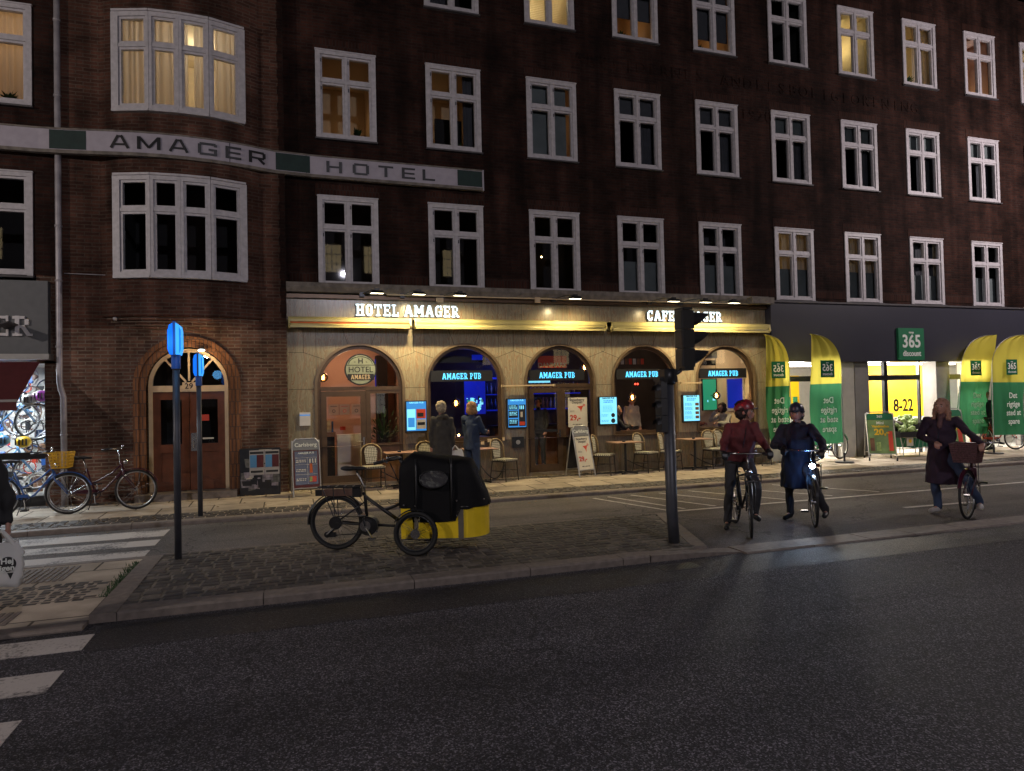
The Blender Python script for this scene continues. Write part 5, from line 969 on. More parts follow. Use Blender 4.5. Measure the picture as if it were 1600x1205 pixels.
for x0, x1, la in ((1.8, 3.3, 'dark security chain looped low from the first bistro chair to the man in the overcoat'), (3.95, 4.5, 'dark security chain hanging low beside the table of the blond person'), (7.4, 8.9, 'dark security chain looped low behind the signal pole'), (9.2, 10.6, 'dark security chain looped low under the rightmost cafe table')):
    mb = MB().mat('black'); mb.smooth = True; mb.tube([(x0+(x1-x0)*i/12, 14.2-.12*math.sin(i*PI/12), .44-.28*math.sin(i*PI/12)) for i in range(13)], .012, 6)
    mb.build('security_chain', loc=((x0+x1)/2, 14.1, .2), label=la, cat='chain', group='chains looped through the cafe furniture')
# ================================================================ POLES
def bluepole(x, y, h, k, la):
    q = thing('sign_pole', (x, y, .12), la, 'sign', 'poles with blue lit crossing signs'); mb = MB().mat('pole_grey'); mb.smooth = True
    mb.seg((x, y, .12), (x, y, 2.42*k+.0), .038*k, 14); mb.build('pole', q)
    z0, z1 = 2.40*k, 2.82*k
    if k > .99: z0, z1 = 2.44, 2.80
    else: z0, z1 = 2.40, 2.76
    MB().mat('bike_blue').seg((x, y, z0-.16), (x, y, z0), .05, 14).build('collar', q)
    w_ = .066
    # rounded lamp box seen edge-on: two glowing faces either side of a dark spine
    for s_ in (-1, 1):
        pr = [(s_*.014, z0), (s_*.05, z0), (s_*w_, z0+.06), (s_*w_, z1-.09), (s_*.055, z1-.03), (s_*.014, z1)]
        MB().mat('e_blue_l' if s_ > 0 else 'e_blue').prism([(x+a, y-.11, z) for a, z in pr], (0, .22, 0)).build('lit_face', q)
        MB().mat('e_blue').prism([(x+a*1.0+s_*.002, y-.125, z) for a, z in ((s_*.05, z0+.01), (s_*w_, z0+.06), (s_*w_, z1-.09), (s_*.05, z1-.05))], (0, .018, 0)).build('face_rim', q)
    MB().mat('bike_blue').box(x-.013, x+.013, y-.13, y+.13, z0-.01, z1+.015).build('sign_spine', q)
    light('sign_glow', 'POINT', (x+.16, y, (z0+z1)/2), 2.2, (.15, .5, 1), .1); light('sign_glow', 'POINT', (x-.16, y, (z0+z1)/2), 2.2, (.15, .5, 1), .1)
bluepole(-1.21, 8.56, 2.8, 1.0, 'taller grey pole with a blue lit crossing sign seen edge-on, on the cobbled island'); bluepole(-1.37, 12.05, 2.8, .99, 'farther grey pole with a blue lit crossing sign in front of the entrance door')
T = thing('traffic_signal', (4.28, 7.0, .12), 'dark traffic signal pole seen from behind at the end of the cobbled island', 'traffic light')
mb = MB().mat('pole_grey'); mb.smooth = True; mb.tube([(4.28, 7, .12), (4.26, 7, .5), (4.255, 7, 2.0)], .066, 18); mb.build('pole', T)
mb = MB().mat('black'); mb.smooth = True; mb.seg((4.255, 7, 1.98), (4.255, 7, 2.16), .085, 16); mb.tube([(4.33, 7, 2.08), (4.42, 7, 2.13), (4.49, 7, 2.20)], .022, 8); mb.smooth = False; mb.box(4.17, 4.34, 6.93, 7.07, 2.0, 2.15); mb.build('bracket', T)
H1 = MB().mat('black')
for i in range(3):
    z = 2.18+i*.225; H1.prism([(4.42, 6.90, z), (4.41, 6.93, z), (4.41, 7.06, z), (4.42, 7.09, z), (4.56, 7.09, z), (4.57, 6.90, z)], (0, 0, .218))
H1.box(4.43, 4.55, 6.9, 7.1, 2.14, 2.18).box(4.43, 4.55, 6.9, 7.1, 2.855, 2.885); H1 = H1.build('signal_head', T)
for i in range(3):
    z = 2.29+i*.225; mb = MB().mat('black'); n = 14
    vs = []
    for k in range(n+1): a = (PI+1.9)*k/n-.95; vs += [(4.565, 7.0-.088*math.cos(a), z+.10*math.sin(a)), (4.565+.26*(.30+.70*max(0, (math.sin(a)+.82)/1.82)), 7.0-.078*math.cos(a), z+.01+.080*math.sin(a))]
    mb.add(vs, [(2*k, 2*k+1, 2*k+3, 2*k+2) for k in range(n)]); mb.build('visor', H1)
    MB().mat('e_red' if i == 2 else 'black').disc((4.572, 7.0, z), .088, .006, (1, 0, 0), 20).build('lens', H1)
light('signal_light', 'SPOT', (4.84, 7.2, 2.73), 26, (1, .03, .02), .06, to=(6.2, 7.9, 1.55), angle=70, blend=.8)
mb = MB().mat('black')
for i in range(3): z = 1.42+i*.20; mb.prism([(4.13, 6.95, z), (4.12, 7.07, z), (4.19, 7.09, z), (4.20, 6.93, z)], (0, 0, .193))
h2 = mb.box(4.12, 4.19, 6.95, 7.1, 2.02, 2.06).build('pedestrian_head', T)
MB().mat('black').box(4.18, 4.23, 6.97, 7.03, 1.55, 1.60).box(4.18, 4.23, 6.97, 7.03, 1.9, 1.95).build('clamp', T)
for i in range(3):
    z = 1.52+i*.2; vs = []
    for k in range(11): a = PI*k/10; vs += [(4.13-.07*math.cos(a)*0, 7.02-.07*math.cos(a), z+.07*math.sin(a)), (4.08, 7.02-.065*math.cos(a), z-.015+.065*math.sin(a))]
    MB().mat('black').add(vs, [(2*k, 2*k+1, 2*k+3, 2*k+2) for k in range(10)]).build('visor', h2)
# ================================================================ VEGETABLE DISPLAY
q = thing('produce_trolley', (15.7, 13.9, .12), 'green shopping trolley carrying the vegetable crates by the supermarket window', 'trolley')
mb = MB().mat('alu')
for y in (13.6, 14.2): mb.seg((15.2, y, .35), (16.3, y, .35), .012).seg((15.2, y, .35), (15.1, y, .72), .012).seg((16.3, y, .35), (16.35, y, .85), .012)
for x in (15.2, 15.75, 16.3): mb.seg((x, 13.6, .35), (x, 14.2, .35), .01).seg((x, 13.6, .35), (x, 13.6, .16), .012).seg((x, 14.2, .35), (x, 14.2, .16), .012)
for i in range(9): mb.seg((15.15+i*.14, 13.59, .36), (15.3+i*.12, 13.59, .66), .005)
mb.build('trolley_frame', q); MB().mat('green365').box(15.45, 16.25, 13.62, 14.18, .37, .62).build('green_basket', q); MB().mat('paper').box(15.3, 15.52, 13.57, 13.58, .42, .68).mat('wall_y').disc((15.41, 13.565, .55), .05, .004, (0, 1, 0), 12).build('price_card', q)
r = random.Random(12)
for (x0, x1, z, col_, la, n) in ((15.0, 15.52, .86, 'shirt', 'crate heaped with pale root vegetables at the left of the display', 26), (15.5, 16.25, .82, 'cabb', 'crate heaped with green cabbages at the right of the display', 26), (15.05, 15.8, .64, 'cabb', 'low front crate of cabbages below the root vegetables', 20)):
    y0 = 13.55 if z < .7 else 13.85; c_ = thing('vegetable_crate', ((x0+x1)/2, y0, z), la, 'crate', 'crates of vegetables outside the supermarket')
    MB().mat('crate').box(x0, x1, y0-.02, y0, z, z+.14).box(x0, x1, y0+.35, y0+.37, z, z+.2).box(x0, x0+.02, y0, y0+.35, z, z+.16).box(x1-.02, x1, y0, y0+.35, z, z+.16).box(x0, x1, y0, y0+.35, z, z+.02).build('crate_box', c_)
    for i in range(n):
        mb = MB().mat(col_); mb.smooth = True; rad = r.uniform(.055, .085) if col_ == 'cabb' else r.uniform(.025, .045); x = r.uniform(x0+.05, x1-.05); u = r.random(); y = y0+.03+u*.3
        mb.sphere((0, 0, 0), rad, 9, 7, (1, 1, .82)); mb.v = [Vector(v)*(1+.22*noise.noise(Vector(v)*28+Vector((i, 0, 0)))) for v in mb.v]; cpos = Vector((x, y, z+.13+u*.16+r.uniform(-.02, .06))); mb.v = [v+cpos for v in mb.v]; mb.build('cabbage' if col_ == 'cabb' else 'root_vegetable', c_)
# ================================================================ BICYCLES (local frame: +x forward, contact line y=0)
def wheel(par, x, r, y=0, steer=0, tyre=.018, spokes=28, hub=.03, zc=None, m='rim', wy=0):
    z = r if zc is None else zc; C_ = Vector((x, y, z)); ax = Vector((-math.sin(steer), math.cos(steer), 0)); a = Vector((math.cos(steer), math.sin(steer), 0)); b = Vector((0, 0, 1))
    mb = MB().mat('rubber'); mb.smooth = True; mb.ring(C_, r-tyre, tyre, ax, 40, 8); t = mb.build('wheel', par)
    mb = MB().mat(m); mb.smooth = True; mb.ring(C_, r-tyre*2-.006, .010, ax, 40, 6); mb.build('rim', t)
    mb = MB().mat('steel')
    for i in range(spokes): an = 2*PI*i/spokes; o = C_+ax*(.025 if i % 2 else -.025); e = C_+(a*math.cos(an+.25*(1 if i % 4 < 2 else -1))+b*math.sin(an+.25*(1 if i % 4 < 2 else -1)))*(r-tyre*2); mb.seg(o+(a*math.cos(an)+b*math.sin(an))*hub, e, .0018, 3)
    mb.disc(C_, hub, .07, ax, 12); mb.build('spokes', t); return t
def fender(mb, x, r, a0, a1, steer=0, y=0, w_=.026, z=None):
    z = r if z is None else z; a = Vector((math.cos(steer), math.sin(steer), 0)); ax = Vector((-math.sin(steer), math.cos(steer), 0)); vs = []; n = 18
    for i in range(n+1):
        an = a0+(a1-a0)*i/n
        for k, (u, d) in enumerate(((-w_, 0), (-w_*.6, .012), (w_*.6, .012), (w_, 0))): vs.append(Vector((x, y, z))+(a*math.cos(an)+Vector((0, 0, 1))*math.sin(an))*(r+.012+d)+ax*u)
    mb.add(vs, [(i*4+k, i*4+k+1, i*4+k+5, i*4+k+4) for i in range(n) for k in range(3)])
def bicycle(loc, rz, color, label, steer=0, basket=None, light_on=False, step=True, r=.345, wb=1.06, bars='city', rack=True, group=None, lean=0, chainguard=True, name='bicycle', bh=1.04, saddle_z=.93, kick=True, hw=.29):
    b = thing(name, loc, label, 'bicycle', group, rz, local=True); b.rotation_euler = (lean, 0, rz)
    xr, xf = -wb*.46, wb*.54; wheel(b, xr, r); ht = Vector((xf-.26, 0, r+.50)); hb = Vector((xf-.21, 0, r+.36)); ax_f = Vector((xf, 0, r))
    sa = Vector((math.cos(steer), math.sin(steer), 0)); xf2 = hb.x-.02+ (xf-hb.x+.02)*math.cos(steer); yf2 = (xf-hb.x+.02)*math.sin(steer)
    wheel(b, xf2, r, yf2, steer); fx = Vector((xf2, yf2, r)); sd = Vector((-math.sin(steer), math.cos(steer), 0))
    bb = Vector((-.06, 0, .29)); st = Vector((-.22, 0, .74)); mb = MB().mat(color); mb.smooth = True
    if step: mb.tube([hb, hb+Vector((-.12, 0, -.16)), bb+Vector((.12, 0, .06)), bb], .017, 8).tube([ht+Vector((0, 0, -.08)), ht+Vector((-.12, 0, -.20)), bb+Vector((.02, 0, .22)), bb+(st-bb)*.42], .014, 8)
    else: mb.seg(hb, bb, .017).seg(ht+Vector((0, 0, -.04)), st+Vector((.02, 0, -.03)), .015)
    mb.seg(bb, st, .015).seg(ht, hb, .020)
    for s_ in (-1, 1): mb.tube([bb+Vector((0, s_*.03, 0)), (xr, s_*.055, r)], .009, 6).tube([st+Vector((0, s_*.01, -.05)), (xr, s_*.055, r)], .008, 6)
    mb.build('frame', b)
    mb = MB().mat(color); mb.smooth = True
    for s_ in (-1, 1): mb.tube([hb+sd*s_*.05, hb+sd*s_*.055+Vector((.03, 0, -.12)), fx+sd*s_*.052], [.012, .012, .008], 8)
    mb.seg(hb-sd*.055, hb+sd*.055, .014).build('fork', b)
    mb = MB().mat(color if color not in ('black',) else 'black'); fender(mb, xr, r, R(25), R(200)); mb.build('mudguard', b); mb = MB().mat(color); fender(mb, xf2, r, R(20), R(150), steer, yf2); mb.build('mudguard', b)
    mb = MB().mat('steel'); mb.smooth = True; mb.seg(st, (st.x-.05, 0, saddle_z-.03), .012)
    sx_ = st.x-.06; s0 = MB().mat('black'); s0.smooth = True; s0.add([(sx_-.14, -.08, saddle_z+.02), (sx_-.14, .08, saddle_z+.02), (sx_+.02, .05, saddle_z+.015), (sx_+.15, .015, saddle_z), (sx_+.15, -.015, saddle_z), (sx_+.02, -.05, saddle_z+.015), (sx_-.13, -.07, saddle_z-.045), (sx_-.13, .07, saddle_z-.045), (sx_+.02, .035, saddle_z-.03), (sx_+.14, .01, saddle_z-.03), (sx_+.14, -.01, saddle_z-.03), (sx_+.02, -.035, saddle_z-.03)], [(0, 1, 2, 5), (5, 2, 3, 4), (6, 11, 8, 7), (11, 10, 9, 8), (0, 5, 11, 6), (5, 4, 10, 11), (4, 3, 9, 10), (3, 2, 8, 9), (2, 1, 7, 8), (1, 0, 6, 7)])
    mb.build('seat_post', b); s0.build('saddle', b)
    # handlebar
    top = ht+Vector((-.03, 0, bh-ht.z)); mb = MB().mat('steel'); mb.smooth = True; mb.seg(ht, top, .012); W_ = hw; fwd = sa
    bar = [top+sd*W_-fwd*.16+Vector((0, 0, .0)), top+sd*W_*.92-fwd*.02+Vector((0, 0, .02)), top+sd*.10+fwd*.03+Vector((0, 0, .01)), top-sd*.10+fwd*.03+Vector((0, 0, .01)), top-sd*W_*.92-fwd*.02+Vector((0, 0, .02)), top-sd*W_-fwd*.16] if bars == 'city' else [top+sd*.29-fwd*.03, top+sd*.1+fwd*.02, top-sd*.1+fwd*.02, top-sd*.29-fwd*.03]
    mb.tube(bar, .011, 8); h = mb.build('handlebar', b); g = MB().mat('black'); g.smooth = True
    for e, f in ((bar[0], bar[1]), (bar[-1], bar[-2])): g.tube([e, e+(f-e)*.8 if bars == 'city' else e+(f-e)*.55], .017, 8)
    g.build('grip', h); gb = MB().mat('steel'); gb.smooth = True; gb.sphere(bar[1]+Vector((0, 0, .04)), .025, 10, 6); gb.build('bell', h)
    # drive
    mb = MB().mat('dgrey'); mb.ring(bb+Vector((0, -.05, 0)), .085, .008, (0, 1, 0), 24, 5).disc(bb+Vector((0, -.05, 0)), .03, .05, (0, 1, 0))
    if chainguard: mb.mat(color).box(xr, bb.x+.05, -.075, -.04, r-.02, r+.03)
    else: mb.seg(bb+Vector((0, -.05, .085)), (xr, -.05, r+.03), .004, 4).seg(bb+Vector((0, -.05, -.085)), (xr, -.05, r-.03), .004, 4)
    for s_, an in ((-1, -1.45), (1, 1.69)):
        p = bb+Vector((0, s_*.08, 0)); e = p+Vector((math.cos(an)*.17, 0, math.sin(an)*.17)); mb.mat('steel').seg(p, e, .010, 6).mat('black').box(e.x-.05, e.x+.05, min(e.y, e.y+s_*.10), max(e.y, e.y+s_*.10), e.z-.012, e.z+.012)
    mb.build('crankset', b)
    if rack:
        mb = MB().mat('dgrey'); zr = 2*r+.06
        for s_ in (-1, 1): mb.tube([(xr-.22, s_*.06, zr), (xr+.16, s_*.06, zr)], .007, 6).seg((xr-.05, s_*.06, zr), (xr, s_*.06, r), .005, 5).seg((xr-.18, s_*.06, zr), (xr, s_*.06, r), .005, 5)
        mb.seg((xr-.22, -.06, zr), (xr-.22, .06, zr), .007, 6).seg((xr, -.06, zr), (xr, .06, zr), .006, 6).build('rear_rack', b); MB().mat('red').box(xr-.25, xr-.235, -.03, .03, zr-.05, zr-.0).build('tail_light', b)
    if kick: MB().mat('dgrey').seg((bb.x-.06, .04, .25), (bb.x-.18, .16, .01), .008, 6).build('kickstand', b)
    lp = ht+fwd*.09+Vector((0, 0, -.02))
    if light_on: mb = MB().mat('black').disc(lp, .035, .05, fwd, 14).mat('e_head').disc(lp+fwd*.03, .037, .012, fwd, 16); mb.build('headlamp', b)
    else: mb = MB().mat('steel'); mb.smooth = True; mb.sphere(lp, .045, 12, 8, (.9, 1, 1)); mb.build('headlamp', b)
    if basket:
        bx, m_, big = top+fwd*.20, basket, .20 if basket == 'bask_y' else .19; mb = MB().mat(m_); z0, z1 = top.z-.25, top.z-.0
        def ringz(z, k): return [bx+sd*(big*k)*c+fwd*(.145*k)*d+Vector((0, 0, z-top.z)) for c, d in ((-1, -1), (-.9, 1), (.9, 1), (1, -1))]
        for i in range(6 if m_ == 'bask_y' else 9): k = .78+.22*i/(5 if m_ == 'bask_y' else 8); z = z0+(z1-z0)*i/(5 if m_ == 'bask_y' else 8); mb.tube(ringz(z, k), .008 if m_ == 'bask_y' else .013, 6, True)
        lo, hi = ringz(z0, .78), ringz(z1, 1.0)
        for e in range(4):
            n = 5 if m_ == 'bask_y' else 9
            for j in range(n): t = j/n; mb.seg(lo[e].lerp(lo[(e+1) % 4], t), hi[e].lerp(hi[(e+1) % 4], t), .007 if m_ == 'bask_y' else .009, 5)
        if m_ != 'bask_y': mb.prism([v+Vector((0, 0, .002)) for v in ringz(z0, .76)], (0, 0, .01)); mb.quad(*[v*.98+bx*.02 for v in (lo[0], lo[1], hi[1], hi[0])]).quad(*[v*.98+bx*.02 for v in (lo[1], lo[2], hi[2], hi[1])]).quad(*[v*.98+bx*.02 for v in (lo[2], lo[3], hi[3], hi[2])]).quad(*[v*.98+bx*.02 for v in (lo[3], lo[0], hi[0], hi[3])])
        else:
            for j in range(5): t = (j+.5)/5; mb.seg(lo[0].lerp(lo[3], t), lo[1].lerp(lo[2], t), .006, 5)
        mb.build('basket', b)
    return b
bicycle((-4.08, 13.22, .12), R(0), 'bike_blue', 'blue bicycle with a yellow wire basket parked in front of the bicycle shop', basket='bask_y', wb=1.02)
bicycle((-3.10, 13.35, .12), R(-7), 'bike_purple', 'dark plum bicycle with a silver front wheel leaning on the brick beside the entrance', rack=True, wb=1.06, lean=R(-3))
bicycle((-5.0, 14.75, 1.30), R(0), 'bike_lblue', 'light blue bicycle hung high in the bicycle shop window', step=False, rack=False, kick=False, wb=1.0)
bicycle((-5.15, 15.0, .35), R(6), 'bike_lblue', 'light blue bicycle standing behind the shop window bar', step=True, rack=False, wb=1.05)
bicycle((-5.5, 15.6, 1.35), R(-8), 'bike_purple', 'dark bicycle hung at the back of the bright bicycle shop', step=False, rack=False, kick=False)
# helmets and goods in the bike shop
def helmet(x, y, z, m_, la):
    mb = MB().mat(m_); mb.smooth = True; mb.sphere((x, y, z), .13, 16, 10, (1, .8, .8)); mb.smooth = False; mb.mat('black')
    for i in range(4): a = -.9+i*.6; mb.box(x-.10+i*.055, x-.08+i*.055, y-.112, y-.09, z-.05, z+.06)
    mb.build('helmet', loc=(x, y, z), label=la, cat='helmet', group='helmets in the bicycle shop window')
helmet(-4.33, 14.7, 2.12, bpy.data.materials.new('x') and mat('purple_shell', (.30, .04, .32), .3), 'purple helmet hanging under the edge of the red awning')
helmet(-4.62, 14.65, 1.28, 'wall_y', 'yellow helmet hanging in front of the light blue wheel')
helmet(-4.95, 14.65, 1.32, 'bike_lblue', 'blue helmet hanging left of the yellow helmet')
helmet(-4.55, 14.7, 2.05, 'shirt', 'white helmet hanging next to the purple helmet')
r = random.Random(21); pal = [M[k] for k in ('shirt', 'wood', 'bike_blue', 'black', 'paper', 'red', 'jeans', 'bike_lblue', 'frame', 'black', 'dgrey', 'black', 'leather', 'wood')]
q = thing('goods_wall', (-6, 16.2, .2), 'back wall of the bicycle shop crowded with wheels, helmets and small goods', 'goods wall'); mb = MB()
for i in range(420):
    x, z = r.uniform(-8, -4.3), r.uniform(.2, 2.6); mb.mat(r.choice(pal)); y = r.uniform(15.3, 16.5)
    if r.random() < .3: mb.ring((x, y, z), r.uniform(.06, .3), .012, (r.uniform(-.4, .4), 1, 0), 16, 4)
    elif r.random() < .4: mb.sphere((x, y, z), r.uniform(.03, .09), 8, 6)
    else: mb.box(x, x+r.uniform(.03, .18), y, y+.05, z, z+r.uniform(.03, .2))
mb.build('hanging_goods', q, kind='stuff')
bicycle((13.15, 14.05, .12), R(12), 'green365', 'green bicycle parked behind the second feather flag', wb=1.0, rack=True)
bicycle((19.15, 14.0, .12), R(-14), 'red', 'red bicycle with chrome mudguards behind the leaning feather flag', wb=1.0)
# ================================================================ CARGO TRIKE
K = thing('cargo_trike', (.53, 8.28, .12), 'black cargo trike with a yellow box and black rain canopy parked on the cobbled island', 'cargo bike', rz=R(-20), local=True)
wheel(K, 0, .325, tyre=.024, spokes=32, m='dgrey')
for s_ in (-1, 1): wheel(K, 1.0, .25, y=s_*.40, tyre=.024, spokes=24, hub=.055, m='dgrey')
mb = MB().mat('black'); mb.smooth = True
st, hd, bb = Vector((.34, 0, .62)), Vector((.80, 0, .28)), Vector((.36, 0, .29))
mb.tube([st+Vector((-.02, 0, .05)), st, bb], .020).tube([st, hd], .022).tube([bb, hd+Vector((.05, 0, -.02))], .018).tube([(.56, 0, .45), (.84, 0, .56)], .018).tube([hd+Vector((.03, 0, -.1)), (.80, 0, 1.0)], .028)
for s_ in (-1, 1): mb.seg(bb+Vector((0, s_*.03, 0)), (0, s_*.07, .325), .011).seg(st+Vector((0, s_*.02, -.06)), (0, s_*.07, .325), .009).seg((.8, 0, .3), (1.0, s_*.34, .25), .018)
mb.build('frame', K); mb = MB().mat('black'); fender(mb, 0, .325, R(35), R(185), w_=.04); mb.build('mudguard', K)
for s_ in (-1, 1): mb = MB().mat('black'); fender(mb, 1.0, .25, R(70), R(150), y=s_*.40, w_=.035); mb.build('front_mudguard', K)
mb = MB().mat('steel'); mb.smooth = True; mb.tube([st, (.33, 0, .74), (.28, 0, .84), (.24, 0, .92)], .013).build('seat_post', K)
mb = MB().mat('black'); mb.smooth = True; mb.sphere((.15, 0, .955), .09, 12, 8, (1.1, .95, .35)).sphere((.27, 0, .95), .05, 10, 6, (2.0, .7, .5)).build('saddle', K)
mb = MB().mat('dgrey'); [mb.seg((-.20, s_*.07, .74), (.30, s_*.07, .74), .008).seg((-.02, s_*.07, .74), (0, s_*.07, .34), .006).seg((-.15, s_*.07, .74), (-.02, s_*.07, .4), .006).seg((.1, s_*.07, .74), (.12, s_*.07, .66), .006) for s_ in (-1, 1)]
for i in range(6): mb.seg((-.2+i*.1, -.07, .745), (-.2+i*.1, .07, .745), .006)
mb.build('rear_rack', K); MB().mat('leather').box(-.16, .20, -.045, .045, .635, .715).mat('black').box(.20, .30, -.05, .05, .62, .73).box(-.24, -.16, -.04, .04, .64, .71).build('battery', K)
mb = MB().mat('steel').disc((.36, -.085, .29), .062, .05, (0, 1, 0)).mat('black').disc((.38, 0, .28), .11, .12, (0, 1, 0)).mat('dgrey').seg((.36, -.11, .29), (.33, -.11, .42), .012).seg((.36, .11, .29), (.45, .11, .18), .012).mat('steel').seg((.37, -.10, .27), (.44, -.12, .15), .012).box(.40, .49, -.17, -.11, .135, .155).box(.29, .37, -.17, -.11, .415, .435).build('crank_motor', K)
mb = MB().mat('black').disc((0, -.05, .325), .075, .05, (0, 1, 0)).seg((0, -.05, .40), (.36, -.05, .39), .006, 5).seg((0, -.05, .18), (.36, -.05, .20), .006, 5).seg((-.02, -.06, .26), (-.10, -.06, .19), .02).disc((-.10, -.06, .19), .035, .02, (0, 1, 0)).box(-.10, 0, -.07, -.045, .16, .22).build('rear_gear', K)
mb = MB().mat('black'); mb.smooth = True; mb.tube([(.80, 0, .95), (.76, 0, 1.06)], .018); mb.tube([(.58, -.29, 1.04), (.68, -.24, 1.06), (.75, -.1, 1.06), (.75, .1, 1.06), (.68, .24, 1.06), (.58, .29, 1.04)], .013).tube([(.52, -.31, 1.03), (.63, -.27, 1.052)], .018).mat('steel').seg((.66, -.25, 1.03), (.60, -.20, 1.07), .010).sphere((.67, -.25, 1.085), .022, 8, 6).mat('dgrey').tube([(.68, -.2, 1.03), (.74, -.2, .9), (.80, -.16, .72), (.80, -.1, .45)], .006, 5).build('handlebar', K)
mb = MB().mat('steel')
for z in (.55, .67, .84): mb.box(.775, .80, -.095, -.075, z, z+.06)
mb.build('buckle', K)
# yellow box: rounded front
def boxpath(w_, u0, u1, n=12): return [(u0, -w_), (u1, -w_)]+[(u1+(.30)*math.cos(-PI/2+PI*i/n), w_*math.sin(-PI/2+PI*i/n)) for i in range(1, n)]+[(u1, w_), (u0, w_)]
bp_ = boxpath(.31, .82, 1.50); mb = MB().mat('yellow'); N = len(bp_); mb.smooth = False
for i in range(N):
    (a, b), (c, d) = bp_[i], bp_[(i+1) % N]; mb.quad((a, b, .17), (c, d, .17), (c, d, .52), (a, b, .52))
mb.add([(a, b, .17) for a, b in bp_], [tuple(range(N))]); K1 = mb.build('cargo_box', K)
mb = MB().mat('strip')
for s_ in (-1, 1): mb.box(1.47, 1.53, min(s_*.312, s_*.318), max(s_*.312, s_*.318), .165, .52)
mb.tube([(a, b, .168) for a, b in bp_], .008, 5, True).box(.98, 1.02, -.36, -.315, .2, .5); [mb.disc((u, -.32, z), .008, .006, (0, 1, 0), 8) for u in (1.475, 1.525) for z in (.2, .34, .47)]; mb.build('metal_strip', K1)
# canopy
st_ = [(.80, .30, .52, 1.02), (.84, .315, .52, 1.08), (.93, .315, .52, 1.14), (.96, .32, .36, 1.14), (1.05, .32, .36, 1.135), (1.2, .32, .36, 1.10), (1.35, .32, .36, 1.08), (1.44, .32, .37, 1.075), (1.50, .32, .50, 1.07), (1.60, .31, .50, 1.05), (1.66, .28, .52, .94), (1.72, .25, .52, .80), (1.79, .17, .52, .66), (1.815, .10, .52, .58)]
sec = []; r = random.Random(4)
for u, w_, zb, zt in st_:
    w_ += .006; row = []
    for k in range(13):
        t = k/12
        if t < .34: q_ = t/.34; p = (u, -w_*(1-.14*q_), zb+(zt-.07-zb)*q_)
        elif t > .66: q_ = (1-t)/.34; p = (u, w_*(1-.14*q_), zb+(zt-.07-zb)*q_)
        else: q_ = (t-.34)/.32; a = PI*q_; p = (u, -w_*.86*math.cos(a)**1 if True else 0, zt-.07+.07*math.sin(a))
        p = Vector(p); p += Vector((0, 0, 1))*(noise.noise(p*7)*.018+noise.noise(p*19)*.008)*(0 if t in (0, 1) else 1)+Vector((0, 1, 0))*(noise.noise(p*9+Vector((3, 0, 0)))*.012+noise.noise(p*23)*.006); row.append(p)
    sec.append(row)
mb = MB().mat('canopy'); mb.smooth = True; vs = [p for row in sec for p in row]; W13 = 13
mb.add(vs, [(i*13+k, (i+1)*13+k, (i+1)*13+k+1, i*13+k+1) for i in range(len(sec)-1) for k in range(12)]+[tuple(range(12, -1, -1)), tuple((len(sec)-1)*13+k for k in range(13))])
cn = mb.build('rain_canopy', K)
mb = MB().mat('steel')
for u, z in ((1.46, .60), (1.46, .43), (.99, .55), (.99, .42), (1.76, .60), (.86, .56)): mb.disc((u, -.338 if u < 1.6 else -.245, z), .010, .008, (0, 1, 0), 10)
mb.build('snap_buttons', cn)
mb = MB().mat('black'); mb.smooth = True
for u in (1.0, 1.40): mb.tube([(u, -.335, .40), (u+.005, -.333, .7), (u+.0, -.305, .98), (u-.01, -.27, 1.07)], .014, 6)
mb.tube([(a, b*1.03, .525) for a, b in boxpath(.31, 1.56, 1.50)[1:-1]], .014, 6).build('canopy_seam', cn)
n = 22; mb = MB().mat('vinyl'); mb.add([(1.20+.155*math.cos(2*PI*i/n)*(1 if math.cos(2*PI*i/n) > 0 else .95), -.338+.02*math.sin(2*PI*i/n), .845+.095*math.sin(2*PI*i/n)) for i in range(n)], [tuple(range(n))]); mb.build('side_window', cn); mb = MB().mat('black'); mb.smooth = True; mb.tube([(1.20+.158*math.cos(2*PI*i/28), -.340+.02*math.sin(2*PI*i/28), .845+.098*math.sin(2*PI*i/28)) for i in range(28)], .008, 6, True); mb.build('window_piping', cn)
mb = MB().mat('vinyl'); mb.add([(1.705, -.235, .70), (1.75, -.16, .70), (1.68, -.15, .93), (1.635, -.22, .95), (1.625, -.255, .82)], [tuple(range(5))]); mb.build('front_window', cn)
